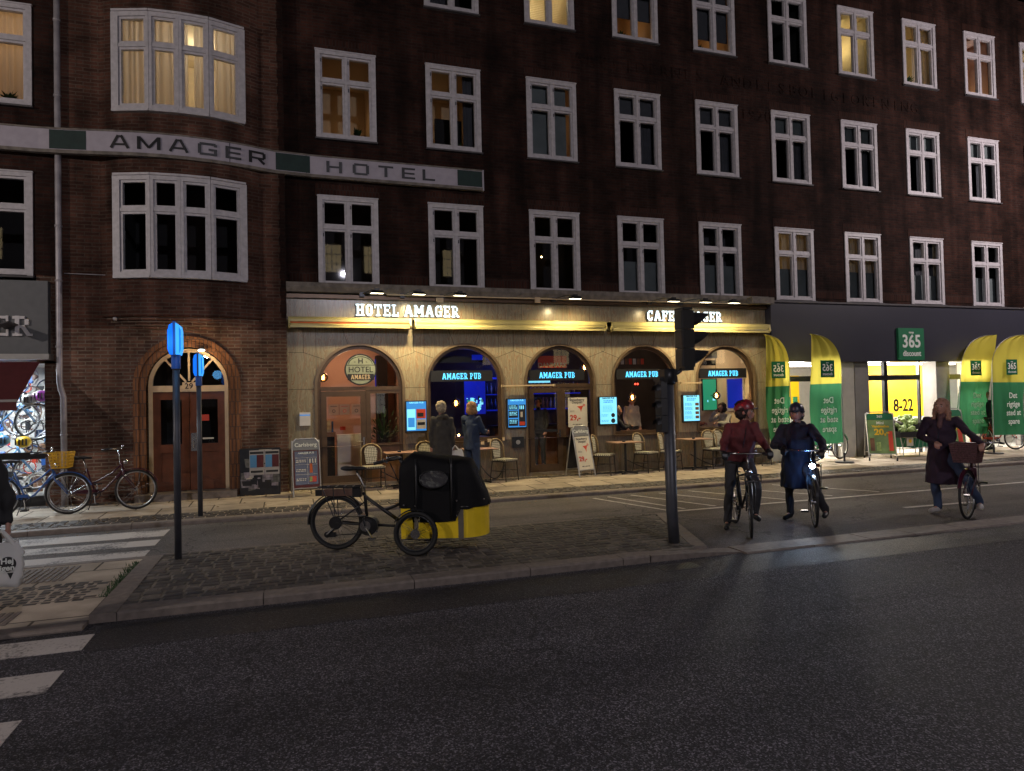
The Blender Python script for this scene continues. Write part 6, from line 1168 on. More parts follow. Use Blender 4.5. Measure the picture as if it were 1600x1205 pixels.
# ================================================================ PEOPLE
def blob(name, parts, voxel, m_, parent, noise_amp=0, nsc=9, smooth=2, skin_split=None):
    """rounded cones / ellipsoids fused into one continuous surface"""
    mb = MB()
    for p in parts:
        if p[0] == 'c':
            _, a, b, ra, rb = p; a, b = Vector(a), Vector(b); mb.tube([a, b], [ra, rb], 12); mb.sphere(a, ra, 12, 8); mb.sphere(b, rb, 12, 8)
        elif p[0] == 's': mb.sphere(p[1], p[2], 16, 10, p[3] if len(p) > 3 else (1, 1, 1))
        elif p[0] == 'e':  # elliptical cone a->b with side radii (rx,ry)
            _, a, b, ra, rb, ax = p; a, b = Vector(a), Vector(b); ax = Vector(ax).normalized(); d = (b-a).normalized(); s_ = d.cross(ax).normalized(); n = 18; vs = []
            K_ = 5
            for i in range(K_+1):
                t = i/K_; c = a.lerp(b, t); x_, y_ = ra[0]+(rb[0]-ra[0])*t, ra[1]+(rb[1]-ra[1])*t; vs += [c+ax*x_*math.cos(2*PI*k/n)+s_*y_*math.sin(2*PI*k/n) for k in range(n)]
            mb.add(vs, [tuple(range(n-1, -1, -1)), tuple(K_*n+k for k in range(n))]+[(i*n+k, i*n+(k+1) % n, (i+1)*n+(k+1) % n, (i+1)*n+k) for i in range(K_) for k in range(n)])
    o = mb.build('tmp', parent); o.data.materials.clear()
    rm = o.modifiers.new('r', 'REMESH'); rm.mode = 'VOXEL'; rm.voxel_size = voxel; rm.use_smooth_shade = True
    sm = o.modifiers.new('s', 'SMOOTH'); sm.iterations = smooth; sm.factor = .5
    bpy.context.view_layer.update(); me = bpy.data.meshes.new_from_object(o.evaluated_get(bpy.context.evaluated_depsgraph_get())); me.name = name
    bpy.data.objects.remove(o)
    if noise_amp:
        for v in me.vertices: v.co += v.normal*noise_amp*noise.noise(Vector((v.co.x*nsc, v.co.y*nsc, v.co.z*nsc*.6)))
    me.materials.clear(); me.materials.append(M[m_] if isinstance(m_, str) else m_); me.polygons.foreach_set('use_smooth', [True]*len(me.polygons))
    q = bpy.data.objects.new(name, me); COL.objects.link(q); q.parent = parent; ORG[q.name] = ORG[parent.name]; return q
def hand(parts, wr, d, up, side, L=.17, curl=.5):
    """palm and five fingers from wrist wr along d, curling towards -up; side = thumb direction"""
    d, up, side = Vector(d).normalized(), Vector(up).normalized(), Vector(side).normalized(); w_ = Vector(wr)
    for k in (-.028, -.01, .01, .028): parts.append(('c', w_+side*k*.7, w_+d*.085+side*k, .015, .013))
    for k, l in ((.030, .068), (.010, .078), (-.010, .072), (-.028, .056)):
        p = w_+d*.085+side*k; dd = (d*(1-curl)-up*curl).normalized(); q = p+dd*l*.5; d2 = (d*(1-1.7*curl)-up*curl*1.3).normalized(); parts.append(('c', p, q, .0095, .0088)); parts.append(('c', q, q+d2*l*.5, .0088, .0075))
    t0 = w_+d*.03+side*.03; t1 = t0+(side*.7+d*.7-up*.2).normalized()*.045; parts.append(('c', t0, t1, .012, .0105)); parts.append(('c', t1, t1+(d-up*curl*1.2+side*.1).normalized()*.03, .0105, .009))
def person(name_loc, rz, label, J, outfit, voxel=.009, lo=False):
    """J: joints in local frame, -y is the way the person faces. outfit: dict"""
    P_ = thing('person', name_loc, label, 'person', rz=rz, local=True); V = {k: Vector(v) for k, v in J.items() if isinstance(v, tuple)}
    hd, nk = V['head'], V['neck']; fd = Vector(J.get('look', (0, -1, 0))).normalized(); sdv = fd.cross(Vector((0, 0, 1))).normalized(); up = sdv.cross(fd).normalized()
    B_ = [('s', hd+up*.02-fd*.008, .098, (.86, 1.0, 1.06)) if abs(fd.y) > .7 else ('s', hd+up*.02-fd*.008, .098, (1.0, .86, 1.06))]
    B_ += [('c', hd-up*.03+fd*.018, hd-up*.085+fd*.048, .066, .030), ('c', hd-up*.03, hd+up*.0+fd*.03, .07, .07), ('c', hd+up*.012+fd*.088, hd-up*.028+fd*.108, .008, .015), ('s', hd-up*.055+fd*.085, .021), ('s', hd-up*.066+fd*.082, .018), ('c', hd+up*.03+fd*.086-sdv*.035, hd+up*.03+fd*.086+sdv*.035, .010, .010)]
    B_ += [('s', hd+sdv*.083-fd*.01-up*.005, .022, (1, 1, 1.4)), ('s', hd-sdv*.083-fd*.01-up*.005, .022, (1, 1, 1.4)), ('c', nk-Vector((0, 0, .05)), hd-up*.05-fd*.02, .055, .052)]
    B_ += [('e', V['hip'], V['chest'], (.13, .085), (.15, .09), (1, 0, 0)), ('c', V['chest'], nk, .10, .055)]
    for s_ in 'LR':
        B_ += [('c', V['chest']+Vector((0, 0, .05)), V['sh'+s_], .06, .045), ('c', V['sh'+s_], V['el'+s_], .045, .036), ('c', V['el'+s_], V['wr'+s_], .036, .024), ('c', V['hip'], V['hj'+s_], .09, .075), ('c', V['hj'+s_], V['kn'+s_], .075, .048), ('c', V['kn'+s_], V['an'+s_], .044, .028), ('c', V['an'+s_], V['to'+s_]*.6+V['an'+s_]*.4, .028, .022)]
        d = (V['wr'+s_]-V['el'+s_]).normalized(); th = Vector(J.get('thumb'+s_, (1 if s_ == 'R' else -1, 0, 0)))  # thumb towards body middle
        if s_ in J.get('fist', 'LR'): hand(B_, V['wr'+s_], Vector(J.get('hd'+s_, d)), Vector(J.get('hu'+s_, (0, 0, 1))), th, curl=J.get('curl', .6))
        else: hand(B_, V['wr'+s_], d, Vector(J.get('hu'+s_, (0, -1, 0))), th, curl=.2)
    body = blob('body', B_, voxel, 'skin', P_)
    if not lo:
        e = MB().mat('shirt'); e.smooth = True
        for s_ in (-1, 1): e.sphere(hd+up*.008+fd*.082+sdv*s_*.031, .0135, 10, 8)
        e.mat('hair_dark')
        for s_ in (-1, 1): e.sphere(hd+up*.008+fd*.0925+sdv*s_*.031, .0065, 8, 6); e.tube([hd+up*.034+fd*.096+sdv*s_*.015, hd+up*.037+fd*.092+sdv*s_*.046], .004, 5)
        e.mat(M['lip']); e.tube([hd-up*.060+fd*.100-sdv*.022, hd-up*.058+fd*.106, hd-up*.060+fd*.100+sdv*.022], .005, 6); e.build('face_features', P_)
    top = outfit['top']; k = outfit.get('bulk', 1); ka = 1+(k-1)*.4; A = []
    A += [('e', V['hip']+Vector((0, 0, -.02)), V['chest'], (.175*k, .125*k), (.195*k, .135*k), (1, 0, 0)), ('c', V['chest'], nk-Vector((0, 0, .03)), .135*k, .075)]
    for s_ in 'LR': A += [('c', V['chest']+Vector((0, 0, .05)), V['sh'+s_], .092*k, .064*ka), ('c', V['sh'+s_], V['el'+s_], .062*ka, .053*ka), ('c', V['el'+s_], V['wr'+s_]+(V['el'+s_]-V['wr'+s_])*.10, .053*ka, .042*ka)]
    if outfit.get('hood'): A += [('s', nk-fd*.07+Vector((0, 0, -.0)), .10, (1.25, .8, .6)), ('s', nk+Vector((0, 0, -.01)), .09, (1, 1, .6))]
    A += [('c', nk+Vector((0, 0, -.03)), nk+Vector((0, 0, .015)), .075, .066)]
    if outfit.get('skirt'):
        z1, rx, ry = outfit['skirt']; A += [('e', V['hip']+Vector((0, 0, .05)), Vector((V['hip'].x+outfit.get('sk_dx', 0), V['hip'].y, z1)), (.18*k, .13*k), (rx, ry), (1, 0, 0))]
    blob(outfit.get('tname', 'jacket'), A, .015, top, P_, .022, 13)
    Lg = [('e', V['hip']+Vector((0, 0, .06)), V['hip']+Vector((0, 0, -.09)), (.155, .11), (.16, .115), (1, 0, 0))]
    lk = outfit.get('lk', 1)
    for s_ in 'LR': Lg += [('c', V['hip']+Vector((0, 0, -.03)), V['hj'+s_], .11, .10*lk), ('c', V['hj'+s_], V['kn'+s_], .098*lk, .066*lk), ('c', V['kn'+s_], V['an'+s_]+(V['kn'+s_]-V['an'+s_])*.02,   .066*lk, .056*lk)]
    blob('trousers', Lg, .016, outfit['legs'], P_, .014, 14)
    Sh = []
    for s_ in 'LR': a, t = V['an'+s_], V['to'+s_]; Sh.append([('c', a+Vector((0, 0, .05)), a-Vector((0, 0, .03)), .046, .044), ('c', a-Vector((0, 0, .035)), t, .042, .036), ('c', a-Vector((0, 0, .04))+(a-t)*.15, a-Vector((0, 0, .035)), .036, .04)])
    for sh in Sh: blob('shoe', sh, .011, outfit.get('shoe', 'shoe'), P_)
    h = outfit.get('hair'); hp = []
    if h:
        hp = [('s', hd+up*.045-fd*.022, .108, (.95, 1.0, .92)), ('s', hd-fd*.04-up*.01, .095)]
        if outfit.get('long'):
            for s_ in (-1, 1): hp += [('c', hd+sdv*s_*.075+up*.03, hd+sdv*s_*.10-up*.17-fd*.0, .035, .035)]
            hp += [('c', hd-fd*.06, hd-fd*.08-up*.16, .08, .07)]
        if outfit.get('bob'): hp += [('s', hd-fd*.03-up*.05, .10, (1.1, 1.1, .9)), ('c', hd+sdv*.08+up*.0, hd+sdv*.085-up*.08, .035, .04), ('c', hd-sdv*.08+up*.0, hd-sdv*.085-up*.08, .035, .04)]
        cut = hd+fd*.062  # keep the face clear
        ho = blob('hair', hp, .012, h, P_, .018, 45)
        for v in ho.data.vertices:
            d = (v.co-hd).dot(fd)
            if d > .045 and (v.co-hd).dot(up) < .075: v.co -= fd*(d-.045)
    if outfit.get('helmet'):
        mb = MB().mat(outfit['helmet']); mb.smooth = True; c = hd+up*.055-fd*.01; n = 20; vs = [c+up*.115]
        rows_ = 6
        for i in range(1, rows_+1):
            a = PI*.54*i/rows_
            for j in range(n): b = 2*PI*j/n; vs.append(c+up*math.cos(a)*.115+(sdv*math.cos(b)*.105+fd*math.sin(b)*(.135 if math.sin(b) > 0 else .14))*math.sin(a)+up*(.012*math.sin(b)))
        mb.add(vs, [(0, 1+j, 1+(j+1) % n) for j in range(n)]+[(1+i*n+j, 1+(i+1)*n+j, 1+(i+1)*n+(j+1) % n, 1+i*n+(j+1) % n) for i in range(rows_-1) for j in range(n)]); 
        mb.mat('black'); mb.smooth = False
        for j in (-2, -1, 0, 1, 2):
            o_ = sdv*.034*j; pts = [c+o_*(.9)+up*(.118-abs(j)*.012)*math.cos(t)+fd*(.142-abs(j)*.008)*math.sin(t) for t in (-1.1, -.6, 0, .5, 1.0)]; mb.tube(pts, .006, 5)
        mb.tube([c+fd*.125-sdv*.07-up*.01, c+fd*.165-up*.005, c+fd*.125+sdv*.07-up*.01], [.008, .014, .008], 6)
        for s_ in (-1, 1): mb.tube([c+sdv*s_*.098-up*.01+fd*.02, hd+sdv*s_*.07-up*.06+fd*.04, hd-up*.10+fd*.05], .004, 5).tube([c+sdv*s_*.098-up*.01-fd*.06, hd+sdv*s_*.07-up*.06+fd*.04], .004, 5)
        mb.build('helmet', P_)
    if outfit.get('gloves'):
        for s_ in 'LR':
            G_ = []; hand(G_, V['wr'+s_], Vector(J.get('hd'+s_, (0, -1, 0))), Vector(J.get('hu'+s_, (0, 0, 1))), Vector(J.get('thumb'+s_, (1 if s_ == 'R' else -1, 0, 0))), curl=J.get('curl', .6)); G_ = [(g[0], g[1], g[2], g[3]+.005, g[4]+.005) for g in G_]; G_.append(('c', V['wr'+s_]-Vector(J.get('hd'+s_, (0, -1, 0))).normalized()*.03, V['wr'+s_], .036, .034)); blob('glove', G_, .008, 'shoe', P_)
    if not lo:
        mb = MB().mat('dgrey'); c_ = V['chest']; mb.tube([V['hip']+Vector((0, -.128*k, .02)), (V['hip']+c_)/2+Vector((0, -.140*k, 0)), c_+Vector((0, -.142*k, 0)), nk+Vector((0, -.085, -.03))], .005, 5)
        for s_ in (-1, 1): mb.tube([V['hip']+Vector((s_*.09, -.118*k, .12)), V['hip']+Vector((s_*.135, -.098*k, .02))], .005, 5)
        mb.build('zip', P_)
    if outfit.get('scarf'): blob('scarf', [('s', nk+Vector((0, 0, .02)), .08, (1.05, 1.05, .7)), ('c', nk+fd*.06, nk+fd*.12-Vector((0, 0, .16)), .04, .03)], .01, outfit['scarf'], P_, .012, 20)
    return P_
M['lip'] = mat('lips', (.30, .08, .07), .5)
M['helm_r'] = mat('dark_red_helmet', (.16, .02, .03), .35); M['helm_b'] = mat('navy_helmet', (.02, .025, .05), .35)
# ---- riders and their bicycles. d = heading of the bicycle
def head(a): return R(a)
# first rider (maroon jacket)
def rider_bike(fx, fy, az, **kw):  # front contact, azimuth from which the rear wheel trails
    d = Vector((-math.sin(R(az)), -math.cos(R(az)))); wb = kw.get('wb', 1.06); c = Vector((fx, fy))-d*wb*.54
    return bicycle((c.x, c.y, .005), math.atan2(d.y, d.x), **kw), c, d
b1, c1, d1 = rider_bike(5.66, 7.30, 22, color='black', label='black bicycle under the rider in the maroon jacket', steer=R(-14), bars='flat', step=False, chainguard=False, bh=1.06, kick=False)
b2, c2, d2 = rider_bike(6.80, 7.60, 47, color='black', label='black bicycle with a bright front lamp under the rider in the navy coat', steer=R(12), light_on=True, bh=1.02, kick=False)
b3, c3, d3 = rider_bike(9.17, 7.10, 54, color='bike_purple', label='dark bicycle with a wicker basket held by the woman in the long coat', steer=R(-14), basket='wicker', bh=1.06, kick=False, hw=.36)
mb = MB().mat('black'); [mb.seg((.34, s_*.07, .80), (.52, s_*.10, .80), .007).seg((.34, s_*.07, .72), (.52, s_*.10, .72), .007).seg((.52, s_*.10, .72), (.52, s_*.10, .80), .007) for s_ in (-1, 1)]; mb.seg((.52, -.1, .80), (.52, .1, .80), .007).seg((.52, -.1, .72), (.52, .1, .72), .007).build('front_rack', b1)
light('headlamp_spill', 'POINT', Vector((c2.x, c2.y, 0))+Vector((d2.x, d2.y, 0))*.50+Vector((0, 0, .80)), 4.5, (.12, .38, 1), .05)
hl = [o for o in b2.children if o.name.startswith('headlamp')][0]
lp = Vector((c2.x, c2.y, 0))+Vector((d2.x, d2.y, 0))*.40+Vector((0, 0, .83))
light('headlamp_light', 'SPOT', lp+Vector((d2.x, d2.y, 0))*.05, 22, (.65, .82, 1), .03, to=lp+Vector((d2.x, d2.y, -.2))*4, angle=95, blend=.9)
def J_std(h=1.0, **kw):
    J = dict(hip=(0, 0, .93), chest=(0, -.01, 1.28), neck=(0, -.01, 1.46), head=(0, -.03, 1.61), shL=(.165, 0, 1.40), shR=(-.165, 0, 1.40), elL=(.205, .0, 1.13), elR=(-.205, 0, 1.13), wrL=(.20, -.10, .90), wrR=(-.20, -.10, .90), hjL=(.09, 0, .88), hjR=(-.09, 0, .88), knL=(.10, -.02, .48), knR=(-.10, -.02, .48), anL=(.10, .02, .09), anR=(-.10, .02, .09), toL=(.11, -.13, .035), toR=(-.11, -.13, .035)); J.update(kw)
    if h != 1: J = {k: (tuple(c*h for c in v) if isinstance(v, tuple) and k not in ('look',) and not k.startswith(('hd', 'hu', 'th')) else v) for k, v in J.items()}
    return J
th1 = math.atan2(d1.x, -d1.y)
p1 = Vector((c1.x, c1.y))-d1*.02
person((p1.x, p1.y, .005), th1, 'cyclist in a maroon jacket and red helmet looking to the right', J_std(1, hip=(-.02, .10, .98), chest=(.02, -.02, 1.32), neck=(.04, -.05, 1.46), head=(.05, -.08, 1.60), look=(.93, -.36, .02),
    shL=(.18, -.03, 1.40), shR=(-.15, -.0, 1.40), elL=(.25, -.12, 1.20), elR=(-.25, -.10, 1.18), wrL=(.28, -.28, 1.09), wrR=(-.30, -.24, 1.08), hjL=(.09, .08, .92), hjR=(-.11, .08, .92), knL=(.16, -.16, .56), knR=(-.17, .02, .50), anL=(.15, -.03, .22), anR=(-.20, .06, .10), toL=(.16, -.18, .17), toR=(-.25, -.09, .04), hdL=(0, -1, -.3), hdR=(0, -1, -.3), curl=.7),
    dict(top='jk_red', legs='trousers', shoe='shoe', helmet='helm_r', gloves=True, hair='hair_dark', lk=.95, bulk=1.12))
th2 = math.atan2(d2.x, -d2.y)-R(18); p2 = Vector((c2.x, c2.y))-d2*.04
person((p2.x-.17, p2.y, -.03), th2, 'cyclist in a long navy hooded coat and dark helmet beside the glowing bicycle lamp', J_std(1, hip=(-.10, .06, .93), chest=(-.10, -.0, 1.26), neck=(-.08, -.02, 1.43), head=(-.06, -.05, 1.575), look=(.15, -1, 0),
    shL=(.10, 0, 1.37), shR=(-.29, 0, 1.36), elL=(.30, -.10, 1.20), elR=(-.38, -.10, 1.12), wrL=(.40, -.30, 1.08), wrR=(-.16, -.27, 1.10), hjL=(.0, .05, .88), hjR=(-.18, .04, .88), knL=(.23, -.24, .60), knR=(-.22, -.02, .48), anL=(.30, -.02, .21), anR=(-.22, .0, .13), toL=(.34, -.17, .16), toR=(-.24, -.14, .07), hdL=(.2, -1, -.3), hdR=(.3, -1, -.3), curl=.7),
    dict(top='coat_navy', tname='coat', legs='trousers', shoe='shoe', helmet='helm_b', gloves=True, hood=True, bulk=1.30, skirt=(.50, .28, .22), lk=.95, hair='hair_dark'))
th3 = math.atan2(d3.x, -d3.y)-R(14); p3 = Vector((c3.x, c3.y))-d3*.12
person((p3.x-.40, p3.y+.06, .005), th3, 'woman in a long plum coat with fair hair holding a bicycle handlebar', J_std(1, hip=(-.10, .04, .93), chest=(-.08, .0, 1.28), neck=(-.06, -.01, 1.44), head=(-.06, -.03, 1.585), look=(-.05, -1, .10),
    shL=(.11, 0, 1.385), shR=(-.27, 0, 1.385), elL=(.30, -.08, 1.20), elR=(-.36, -.06, 1.14), wrL=(.52, -.30, 1.07), wrR=(-.06, -.27, 1.07), hjL=(.0, .04, .88), hjR=(-.18, .04, .88), knL=(.26, -.16, .56), knR=(-.19, -.02, .48), anL=(.36, .04, .20), anR=(-.17, .02, .09), toL=(.42, -.10, .15), toR=(-.22, -.13, .04), hdL=(.1, -1, -.3), hdR=(.3, -1, -.2), curl=.7, thumbL=(-1, 0, 0), thumbR=(1, 0, 0)),
    dict(top='coat_plum', tname='coat', legs='jeans', shoe='shoe_w', hair='hair_fair', long=True, skirt=(.44, .25, .18), scarf='wicker', lk=1.05))
# couple in front of the second arch
person((2.86, 13.05, .12), R(168), 'man with grey hair in a dark grey overcoat, back turned, carrying a white bag', J_std(1.0, head=(.02, -.02, 1.63), look=(.35, -1, 0), elL=(.21, .02, 1.13), wrL=(.21, -.02, .87), elR=(-.21, .03, 1.12), wrR=(-.20, -.04, .86), fist='LR', curl=.8, hdL=(0, -.2, -1), hdR=(0, -.2, -1), huL=(0, 1, 0), huR=(0, 1, 0)),
    dict(top='coat_grey', tname='overcoat', legs='trousers', hair='hair_grey', skirt=(.55, .19, .15), bulk=1.0, hood=True))
person((3.48, 13.15, .12), R(128), 'person with wavy blond hair in a blue jacket holding a small light', J_std(1.0, head=(0, -.04, 1.60), look=(0, -1, -.08), elR=(-.22, -.10, 1.14), wrR=(-.14, -.32, 1.14), elL=(.24, -.08, 1.12), wrL=(.12, -.30, 1.14), curl=.7),
    dict(top='jk_blue', legs='jeans', hair='hair_blond', bob=True, bulk=.98, skirt=(.78, .17, .13)))
# man at the left edge, walking, with bag
LX = Vector((-2.50, 6.65))
person((LX.x, LX.y, .03), R(20), 'person in a black coat cut by the left edge, carrying a white carrier bag', J_std(1.02, elL=(.26, .0, 1.10), wrL=(.27, -.04, .86), hdL=(0, -.1, -1), huL=(0, 1, 0), thumbL=(-.3, -1, 0), curl=.75, knL=(.10, -.14, .50), anL=(.10, -.05, .10), toL=(.11, -.2, .04)),
    dict(top='black_m', tname='coat', legs='trousers', hair='hair_dark', bulk=1.18, skirt=(.62, .25, .18)))
# ---- bags
def bag(loc, w_, h, dpt, rz, m_, la, printed=False, seed=0):
    q = thing('carrier_bag', loc, la, 'bag', rz=rz, local=True); mb = MB().mat(m_); mb.smooth = True; n = 28; K_ = 14; vs = []
    for k in range(K_+1):
        t = k/K_; z = -h*(1-t)-.10; ww = w_*(.92+.12*math.sin(t*3))*(1 if t < .8 else 1-(t-.8)*1.1)*.5; dd = dpt*.5*(1-.75*t**2)
        for i in range(n):
            a = 2*PI*i/n; cx, sx_ = math.cos(a), math.sin(a); p = Vector((ww*(abs(cx)**.6)*(1 if cx > 0 else -1), dd*(abs(sx_)**.8)*(1 if sx_ > 0 else -1), z+(.03*abs(cx) if k == K_ else 0)-(0 if k else .02*(1-abs(cx)))))
            p += p.normalized()*.045*noise.noise(p*17+Vector((seed, 0, 0))); vs.append(p)
    mb.add(vs, [tuple(range(n-1, -1, -1))]+[(k*n+i, k*n+(i+1) % n, (k+1)*n+(i+1) % n, (k+1)*n+i) for k in range(K_) for i in range(n)]); mb.build('bag_body', q)
    mb = MB().mat(m_)
    for s_ in (-1, 1): mb.tube([(-w_*.28, s_*.01, -.12), (-.02, s_*.012, -.02), (0, s_*.012, 0), (.02, s_*.012, -.02), (w_*.28, s_*.01, -.12)], [.022, .012, .009, .012, .022], 6)
    mb.build('handle', q)
    if printed:
        MB().mat('ink').disc((w_*.20, -dpt*.5-.004, -h*.55-.08), .06, .004, (0, 1, 0), 28).prism([(w_*.2-.0, -dpt*.5-.006, -h*.55-.15), (w_*.2+.04, -dpt*.5-.006, -h*.55-.15), (w_*.2+.02, -dpt*.5-.006, -h*.55-.20)], (0, .004, 0)).build('print_disc', q)
        text('Hej', .062, 'flag_t', q, face(w_*.20, -dpt*.5-.009, -h*.55-.055), 'print', .001, .002); text('igen', .062, 'flag_t', q, face(w_*.20, -dpt*.5-.009, -h*.55-.11), 'print', .001, .002)
    return q
bag((3.10, 13.0, .98), .34, .46, .16, R(-8), 'plastic', 'white plastic bag hanging from the hand of the man in the grey overcoat')
bag((-2.24, 6.60, .87), .30, .33, .18, R(6), 'plastic', 'white carrier bag with a round black print reading Hej igen', True, 3)
mb = MB().mat('e_bulb'); mb.smooth = True; mb.sphere((3.18, 13.0, 1.18), .02, 10, 8); mb.build('small_light', loc=(3.18, 13, 1.18), label='tiny bright light held by the blond person in the blue jacket', cat='light')
# ================================================================ PUB INTERIOR
def bulb(x, y, z, la):
    q = thing('pendant_bulb', (x, y, z), la, 'lamp', 'globe pendant bulbs in the pub'); mb = MB().mat(glb); mb.smooth = True; mb.sphere((x, y, z), .105, 16, 12); mb.build('glass_globe', q)
    MB().mat('e_fil').tube([(x-.015, y, z-.05), (x-.015, y, z+.06)], .006, 6).tube([(x+.015, y, z-.05), (x+.015, y, z+.06)], .006, 6).build('filament', q); MB().mat('black').seg((x, y, z+.10), (x, y, z+.16), .02).seg((x, y, z+.16), (x, y, 3.28), .004, 5).build('flex', q)
    light('bulb_light', 'POINT', (x, y, z), 5, (1, .60, .28), .05)
glb = glassm('amber_globe', (1, .80, .55), 1, .05)
bulb(3.62, 15.0, 1.80, 'globe bulb glowing between the couple in the second arch'); bulb(8.10, 15.0, 1.84, 'globe bulb glowing above the diners in the fourth arch'); bulb(10.75, 15.3, 1.84, 'globe bulb glowing in the rightmost arch'); bulb(.72, 15.0, 2.42, 'globe bulb glowing at the left inside the first arch'); bulb(7.1, 15.6, 2.62, 'small globe bulb high behind the middle entrance')
def tv(x0, x1, y, z0, z1, m_, la, spots=0):
    q = thing('television', ((x0+x1)/2, y, z0), la, 'television'); MB().mat('black').box(x0-.02, x1+.02, y, y+.05, z0-.02, z1+.02).build('case', q); MB().mat(m_).box(x0, x1, y-.006, y-.001, z0, z1).build('screen', q); r = random.Random(int(x0*10))
    mb = MB()
    for i in range(spots): x, z = r.uniform(x0+.05, x1-.12), r.uniform(z0+.04, z0+(z1-z0)*.5); mb.mat(r.choice(['e_screen_l', 'e_tvg', 'black', 'e_screen_l'])).box(x, x+r.uniform(.03, .1), y-.009, y-.007, z, z+r.uniform(.02, .1))
    if spots: mb.build('picture', q)
tv(4.38, 4.95, 17.2, 1.50, 2.38, 'e_tv', 'blue glowing screen seen through the second arch', 26)
tv(10.95, 11.38, 16.2, 1.45, 2.30, 'e_tvg', 'green sports screen in the rightmost arch beside the beige wall', 5)


# white framed blue picture at right
q = thing('framed_screen', (11.3, 15.4, 1.4), 'white framed blue picture on the right wall of the rightmost arch', 'picture'); MB().mat('frame').box(11.385, 11.41, 15.0, 15.75, 1.42, 2.35).mat('e_tv').box(11.375, 11.384, 15.06, 15.69, 1.5, 2.28).build('picture', q)
# bar with blue light
q = thing('bar_counter', (6.2, 17.2, .14), 'bar counter with shelves of bottles under blue light behind the middle entrance', 'bar')
MB().mat('wood').box(5.0, 8.0, 16.6, 17.0, .15, 1.15).mat('black').box(4.95, 8.05, 16.5, 17.05, 1.15, 1.2).build('counter', q)
mb = MB().mat('e_tv').box(5.2, 8.2, 18.35, 18.4, 1.55, 1.59).box(5.2, 8.2, 18.35, 18.4, 2.0, 2.03).box(5.2, 8.2, 18.35, 18.4, 2.45, 2.5).mat('e_screen_l').box(5.6, 6.5, 16.45, 16.49, 2.28, 2.33).box(5.4, 5.9, 17.5, 17.54, 2.05, 2.1); mb.build('light_strip', q); r = random.Random(3)
for z in (1.6, 2.04): 
    for i in range(24): mb = MB().mat(r.choice(['leather', 'wood', 'cabb', 'shirt', 'bike_blue'])); mb.smooth = True; x = 5.3+i*.12; mb.tube([(x, 18.25, z), (x, 18.25, z+.18), (x, 18.25, z+.23), (x, 18.25, z+.30)], [.035, .035, .014, .014], 8); mb.build('bottle', q)
light('bar_light', 'POINT', (6.0, 17.6, 2.6), 26, (.04, .10, 1), .3); light('bar_light', 'POINT', (4.4, 16.6, 2.4), 7, (.05, .12, 1), .3); light('bar_light', 'POINT', (10.6, 16.0, 2.8), 20, (1, .72, .45), .2); light('bar_light', 'POINT', (8.3, 16.2, 2.9), 3, (1, .65, .4), .2)
light('hall_light', 'POINT', (1.2, 15.8, 2.9), 22, (1, .60, .36), .2)
# scarves and boards hung high
for x, w_, z, m_, s_, la in ((5.9, .62, 2.68, 'red', 'DANMARK', 'red banner reading DANMARK hung inside the middle entrance arch'),):
    q = thing('hanging_banner', (x, 14.75, z), la, 'banner'); MB().mat('red').box(x-.36, x+.36, 14.76, 14.775, 2.58, 2.86).build('cloth', q); text(s_, .15, 'hair_grey', q, face(x, 14.757, 2.64), 'lettering', .001, .004)
q = thing('hanging_board', (10.2, 14.8, 2.75), 'dark board with white numerals 9.93 hung in the rightmost arch', 'board'); MB().mat('black').box(9.85, 10.45, 14.86, 14.88, 2.62, 2.75).mat('shirt').box(9.9, 10.5, 14.861, 14.88, 2.80, 2.98).build('board', q); text('9.93', .11, 'shirt', q, face(10.08, 14.857, 2.68), 'lettering', .001, .003)
q = thing('scarf_row', (8.05, 14.9, 2.7), 'row of small coloured pennants hung high in the fourth arch', 'pennants')
for i in range(7): MB().mat(['red', 'shirt', 'wood'][i % 3]).box(7.65+i*.11, 7.73+i*.11, 14.9, 14.91, 2.66, 2.80).build('pennant', q)
q = thing('dark_name_board', (3.7, 14.9, 2.75), 'dark boards with faint grey lettering at the top of the second arch', 'board'); MB().mat('black').box(3.2, 4.3, 14.95, 14.97, 2.72, 2.86).mat('e_tv').box(4.0, 4.25, 14.94, 14.95, 2.78, 2.9).build('board', q); text('NEXT', .09, 'blind', q, face(4.1, 14.935, 2.74), 'lettering', .001, .003); text('SV', .10, 'blind', q, face(4.15, 14.935, 2.62), 'lettering', .001, .003)
for i, x in enumerate((7.95, 8.02)): MB().mat('e_red').sphere((x+.35, 15.2, 2.18), .022, 8, 6).build('red_glint_bead', loc=(x+.35, 15.2, 2.18), label='small glowing bead imitating a red lamp reflection in the fourth arch', cat='lamp', group='red reflection beads in the fourth arch')  # emissive beads modelled in place of red reflections on the glass
MB().mat('e_fil').ring((6.05, 14.7, 2.0), .035, .008, (0, 1, 0), 12, 5).ring((6.10, 14.7, 1.93), .025, .007, (0, 1, 0), 12, 5).build('neon_sign', loc=(6.05, 14.7, 2), label='tiny orange neon squiggle beside the middle door', cat='neon sign')
